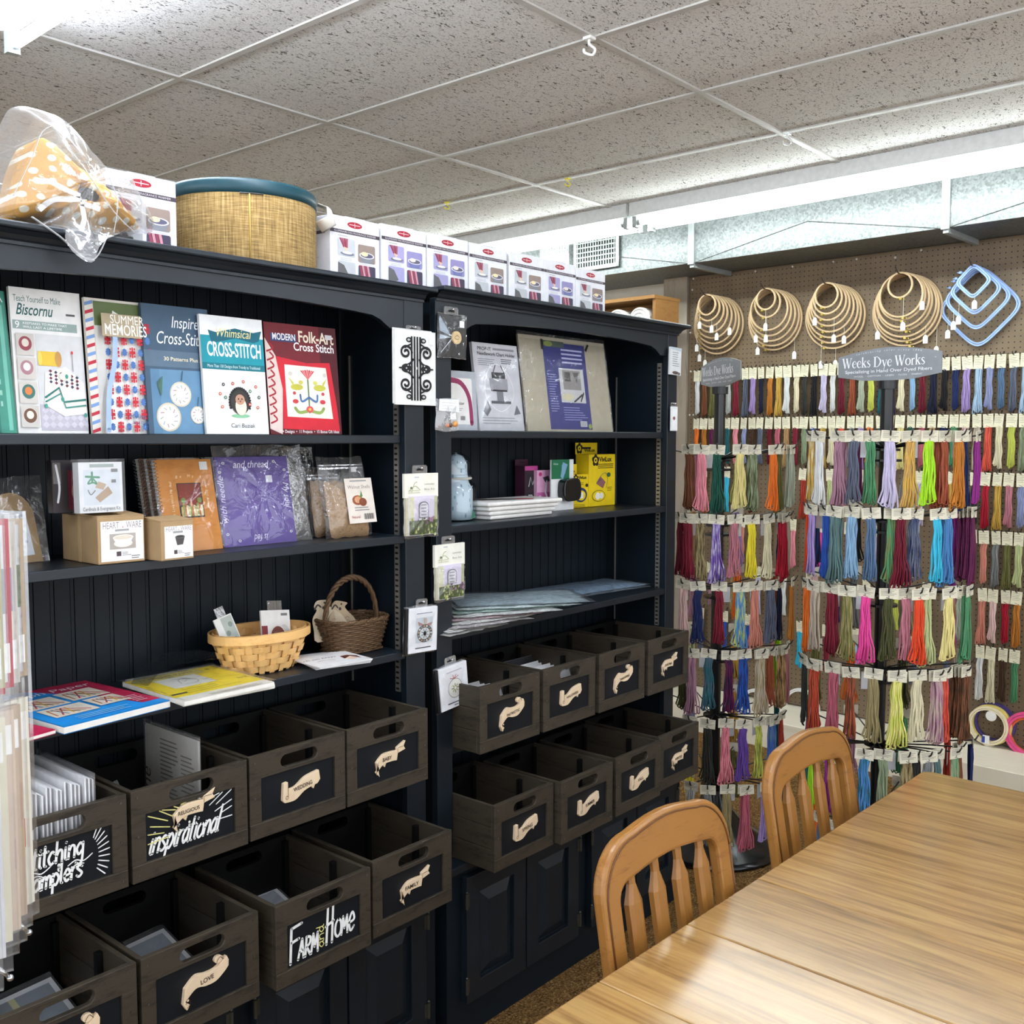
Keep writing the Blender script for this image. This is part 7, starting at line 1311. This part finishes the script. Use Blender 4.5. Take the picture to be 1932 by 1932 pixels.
for ri in range(6):
    cols = []
    for k in range(36):
        y = 2.955-DY*k
        if y < 1.22: break
        p = back(-.03, y, rowz[ri]-.15); px = pxof(p)[0]
        if ri < 2: cn = ROWS[ri][k] if k < 35 else 'white'
        else:
            if px < 1838 and (k+ri) % 3: continue
            cn = rg.choice(NAMES)
        if px >= 1838:
            idx = min(range(5), key=lambda q: abs([1842, 1860, 1882, 1905, 1928][q]-px)); cn = [None, None, ['charcoal', 'crimson', 'gold', 'dusty rose', 'periwinkle'], ['plum', 'salmon', 'grey', 'olive', 'pale green'], ['mauve', 'salmon', 'pale pink', 'crimson', 'amber'], ['white', 'cream', 'dark brown', 'green', 'pale yellow']][ri][idx] if ri > 1 else cn
        cols.append((y, cn, px))
    for i, (y, cn, px) in enumerate(cols):
        a = cols[i-1][1] if i else None; b = cols[i+1][1] if i+1 < len(cols) else None; rn = ('top', 'second', 'third', 'fourth', 'fifth', 'bottom')[ri]
        lb = '%s skein between %s and %s ones, %s pegboard row' % (cn, a, b, rn) if a and b else '%s thread skein at the %s end of the %s pegboard row' % (cn, 'left' if a is None else 'right', rn)
        if lb in seen: lb = lb.replace(' thread skein', ' skein')+', farther right'
        seen.add(lb)
        p = back(-.030-.004*(i % 3), y, rowz[ri]); m = MB() if PEGN[0] < 95 and (ri < 2 or px > 1838) else PEGS
        ly, lz = y-1.25, rowz[ri]
        m.tube([(.004, ly, lz+.016), (-.008, ly, lz+.016), (-.012, ly, lz-.002), (-.052, ly, lz), (-.058, ly, lz+.012)], .0022, 5)
        if m is not PEGS: m.build('peg_hook', WIRE, PB, smooth=True); PEGN[0] += 1
        skein(PSK[(i*5+ri*3) % 4], PCARD[i % 2], (p.x, p.y, rowz[ri]), -PI/2-.045+rg.uniform(-.15, .15), PAL[cn], lb, 'thread skeins on the pegboard', rg.uniform(-.08, .08))
PEGS.build('peg_hooks', WIRE, PB, smooth=True)['kind'] = 'stuff'
# ================================================================ EMBROIDERY HOOPS
BIRCH = wood('pale_birch_hoop', [(.3, lin('#a68b66')), (.7, lin('#c6aa84'))], (8, 8, 8), .5, 3, .3, .05); BRASS = C('#d9c56a', .25, .5, .8); LBLUE = C('#8fa9dc', .35, .45); TAGM = C('#e6e4de', .6, .15)
def hoop_ring(R, n=64, rad=.0045, dep=.006, sq=0):
    vs = []; q = MB()
    for k in range(n):
        a = 2*PI*k/n; c, s = math.cos(a), math.sin(a); f = 1
        if sq: p = 5.0; f = (abs(c)**p+abs(s)**p)**(-1/p)
        for u, v in ((-rad, -dep), (rad, -dep), (rad, dep), (-rad, dep)):
            x, z = (R*f+u)*c, (R*f+u)*s
            if sq: x, z = (x-z)*.7071, (x+z)*.7071
            vs.append((x, v, z))
    q.add(vs, [(4*k+i, 4*((k+1) % n)+i, 4*((k+1) % n)+(i+1) % 4, 4*k+(i+1) % 4) for k in range(n) for i in range(4)]); return q
HD = ['smallest', 'second smallest', 'third smallest', 'fourth smallest', 'fifth smallest', 'sixth smallest', 'second largest', 'largest']
def hoops(px, py, radii, dx0, dx1, col, setname, clampa, tags, sq=0, name='embroidery_hoop'):
    n = len(radii)
    for i, R in enumerate(radii):   # smallest first, nearest the viewer
        dx = dx0+(dx1-dx0)*i/max(1, n-1); d = ray(px, py); s = (5.0-1.25*.045)/(d.x-.045*d.y); w0 = CAM+d*s; z = w0.z; top = R*(1.28 if sq else 1)
        p = back(dx, w0.y, z-top+.006); rank = HD[i] if i < n-2 else (HD[6] if i == n-2 else HD[7])
        t = thing(name, '%s %s hoop of the %s set on the pegboard' % (rank, 'blue square' if sq else 'round wooden', setname), 'embroidery hoop', p, (0, 0, -PI/2-.045+.02*((i % 3)-1)), 'nested embroidery hoops on the pegboard')
        rr = .0036 if not sq else .0072
        hoop_ring(R, 72, rr*.55, .0042, sq).build('outer_ring', col, t, smooth=False); hoop_ring(R-rr*1.15, 72, rr*.5, .0048, sq).build('inner_ring', col, t)
        a = clampa+.05*math.sin(i*2.1); cxx, czz = (R+.006)*math.cos(a)*(1.15 if sq else 1), (R+.006)*math.sin(a)*(1.15 if sq else 1)
        q = MB(); q.box(cxx-.006, cxx+.006, -.006, .006, czz-.004, czz+.006); q.tube([(cxx-.016, 0, czz+.002), (cxx+.016, 0, czz-.002)], .0022, 6); q.sphere((cxx+.016, 0, czz-.002), .004, 8); q.build('clamp_screw', BRASS if not sq else LBLUE, t)
        if i in tags:
            a2, ln = tags[i]; x0, z0 = R*math.cos(a2), R*math.sin(a2); g = MB(); g.tube([(x0, -.008, z0), (x0, -.009, z0-ln)], .0009, 4); g.build('tag_string', C('#d8d4c8', .8), t)
            h = MB(); h.prism([(x0-.0115, z0-ln-.040), (x0+.0115, z0-ln-.040), (x0+.0115, z0-ln-.010), (x0+.005, z0-ln), (x0-.005, z0-ln), (x0-.0115, z0-ln-.010)], -.0096, -.0088); h.build('price_tag', TAGM, t)
    d = ray(px, py); s = (5.0-1.25*.045)/(d.x-.045*d.y); w0 = CAM+d*s
    q = MB(); q.tube([(.003, w0.y-1.25, w0.z+.004), (-.02, w0.y-1.25, w0.z), (dx0-.02, w0.y-1.25, w0.z+.002), (dx0-.05, w0.y-1.25, w0.z+.024)], .0028, 6); q.sphere((dx0-.05, w0.y-1.25, w0.z+.024), .004, 8); q.build('long_peg_hook', C('#3a2f28', .4, .4, .3), PB, smooth=True)
hoops(1360, 563, [.056, .071, .086, .101, .116, .130, .144, .157], -.15, -.02, BIRCH, 'leftmost', -2.35, {1: (-1.2, .03), 2: (-1.0, .05), 4: (-.4, .02), 0: (-2.4, .05), 5: (-2.6, .06), 6: (-2.4, .07), 7: (-2.1, .05)})
hoops(1467, 551, [.056, .075, .108, .122, .135, .147, .157], -.13, -.02, BIRCH, 'second from left', -1.9, {0: (-1.5, .07), 1: (-1.6, .09), 3: (-2.3, .02), 5: (-2.2, .03), 6: (-.7, .07)})
hoops(1580, 541, [.062, .077, .092, .106, .120, .134, .147, .160], -.13, -.02, BIRCH, 'middle', -1.95, {0: (-2.7, .08), 2: (-1.2, .08), 4: (-.9, .05), 6: (-2.0, .10), 7: (-1.5, .06)})
hoops(1716, 522, [.060, .105, .112, .128, .136, .150, .160, .170], -.12, -.02, BIRCH, 'second from right', -1.5, {0: (-1.2, .12), 1: (.0, .04), 4: (-2.7, .07), 5: (-.8, .04), 7: (-.5, .10)})
hoops(1853, 508, [.058, .086, .112, .142], -.12, -.02, LBLUE, 'light blue', 2.5, {0: (-1.4, .03), 1: (-2.5, .06), 2: (-2.7, .05), 3: (-2.9, .06)}, 1)
def lone(label, px, py, R, dx, col, rad=.0045):
    d = ray(px, py); s = (5.0-1.25*.045+dx)/(d.x-.045*d.y); p = CAM+d*s; t = thing('embroidery_hoop', label, 'embroidery hoop', p, (0, 0, -PI/2-.045)); hoop_ring(R, 64, rad, .007).build('outer_ring', col, t); hoop_ring(R-rad*2.1, 64, rad*.8, .0075).build('inner_ring', col, t)
    q = MB(); q.box(-.008, .008, -.006, .006, -R-.012, -R-.002); q.tube([(-.016, 0, -R-.008), (.02, 0, -R-.008)], .003, 6); q.build('clamp_screw', C('#d9d2c2', .4), t); return t
lone('purple plastic hoop behind the cream one, near the floor at the right', 1875, 1364, .092, -.012, C('#473a7c', .35), .006)
lone('yellow hoop between the purple and cream ones near the floor', 1869, 1367, .090, -.028, C('#d8c46a', .35))
t = lone('cream hoop with a white and blue tag near the floor at the right', 1864, 1369, .086, -.044, C('#e3d6b4', .4)); MB().box(-.018, .012, -.012, -.010, -.085, -.045).build('price_tag', TAGM, t); MB().box(-.022, -.008, -.0135, -.0125, -.08, -.05).build('blue_tag', C('#2a3f9c', .4), t); MB().tube([(.015, -.010, .05), (.015, -.008, .05)], .024, 20).build('round_tag', TAGM, t)
lone('orange hoop inside the pink one at the right edge of the photo', 1942, 1388, .088, -.02, C('#dd6a3a', .35)); lone('bright pink hoop near the floor at the right edge of the photo', 1940, 1386, .098, -.036, C('#dc4f86', .35), .006)
lone('white plastic hoop low on the pegboard between the two racks, left of a second one', 1428, 1335, .10, -.02, C('#e2e2e0', .35)); lone('white plastic hoop low on the pegboard between the racks, the right one', 1512, 1335, .10, -.02, C('#e2e2e0', .35))
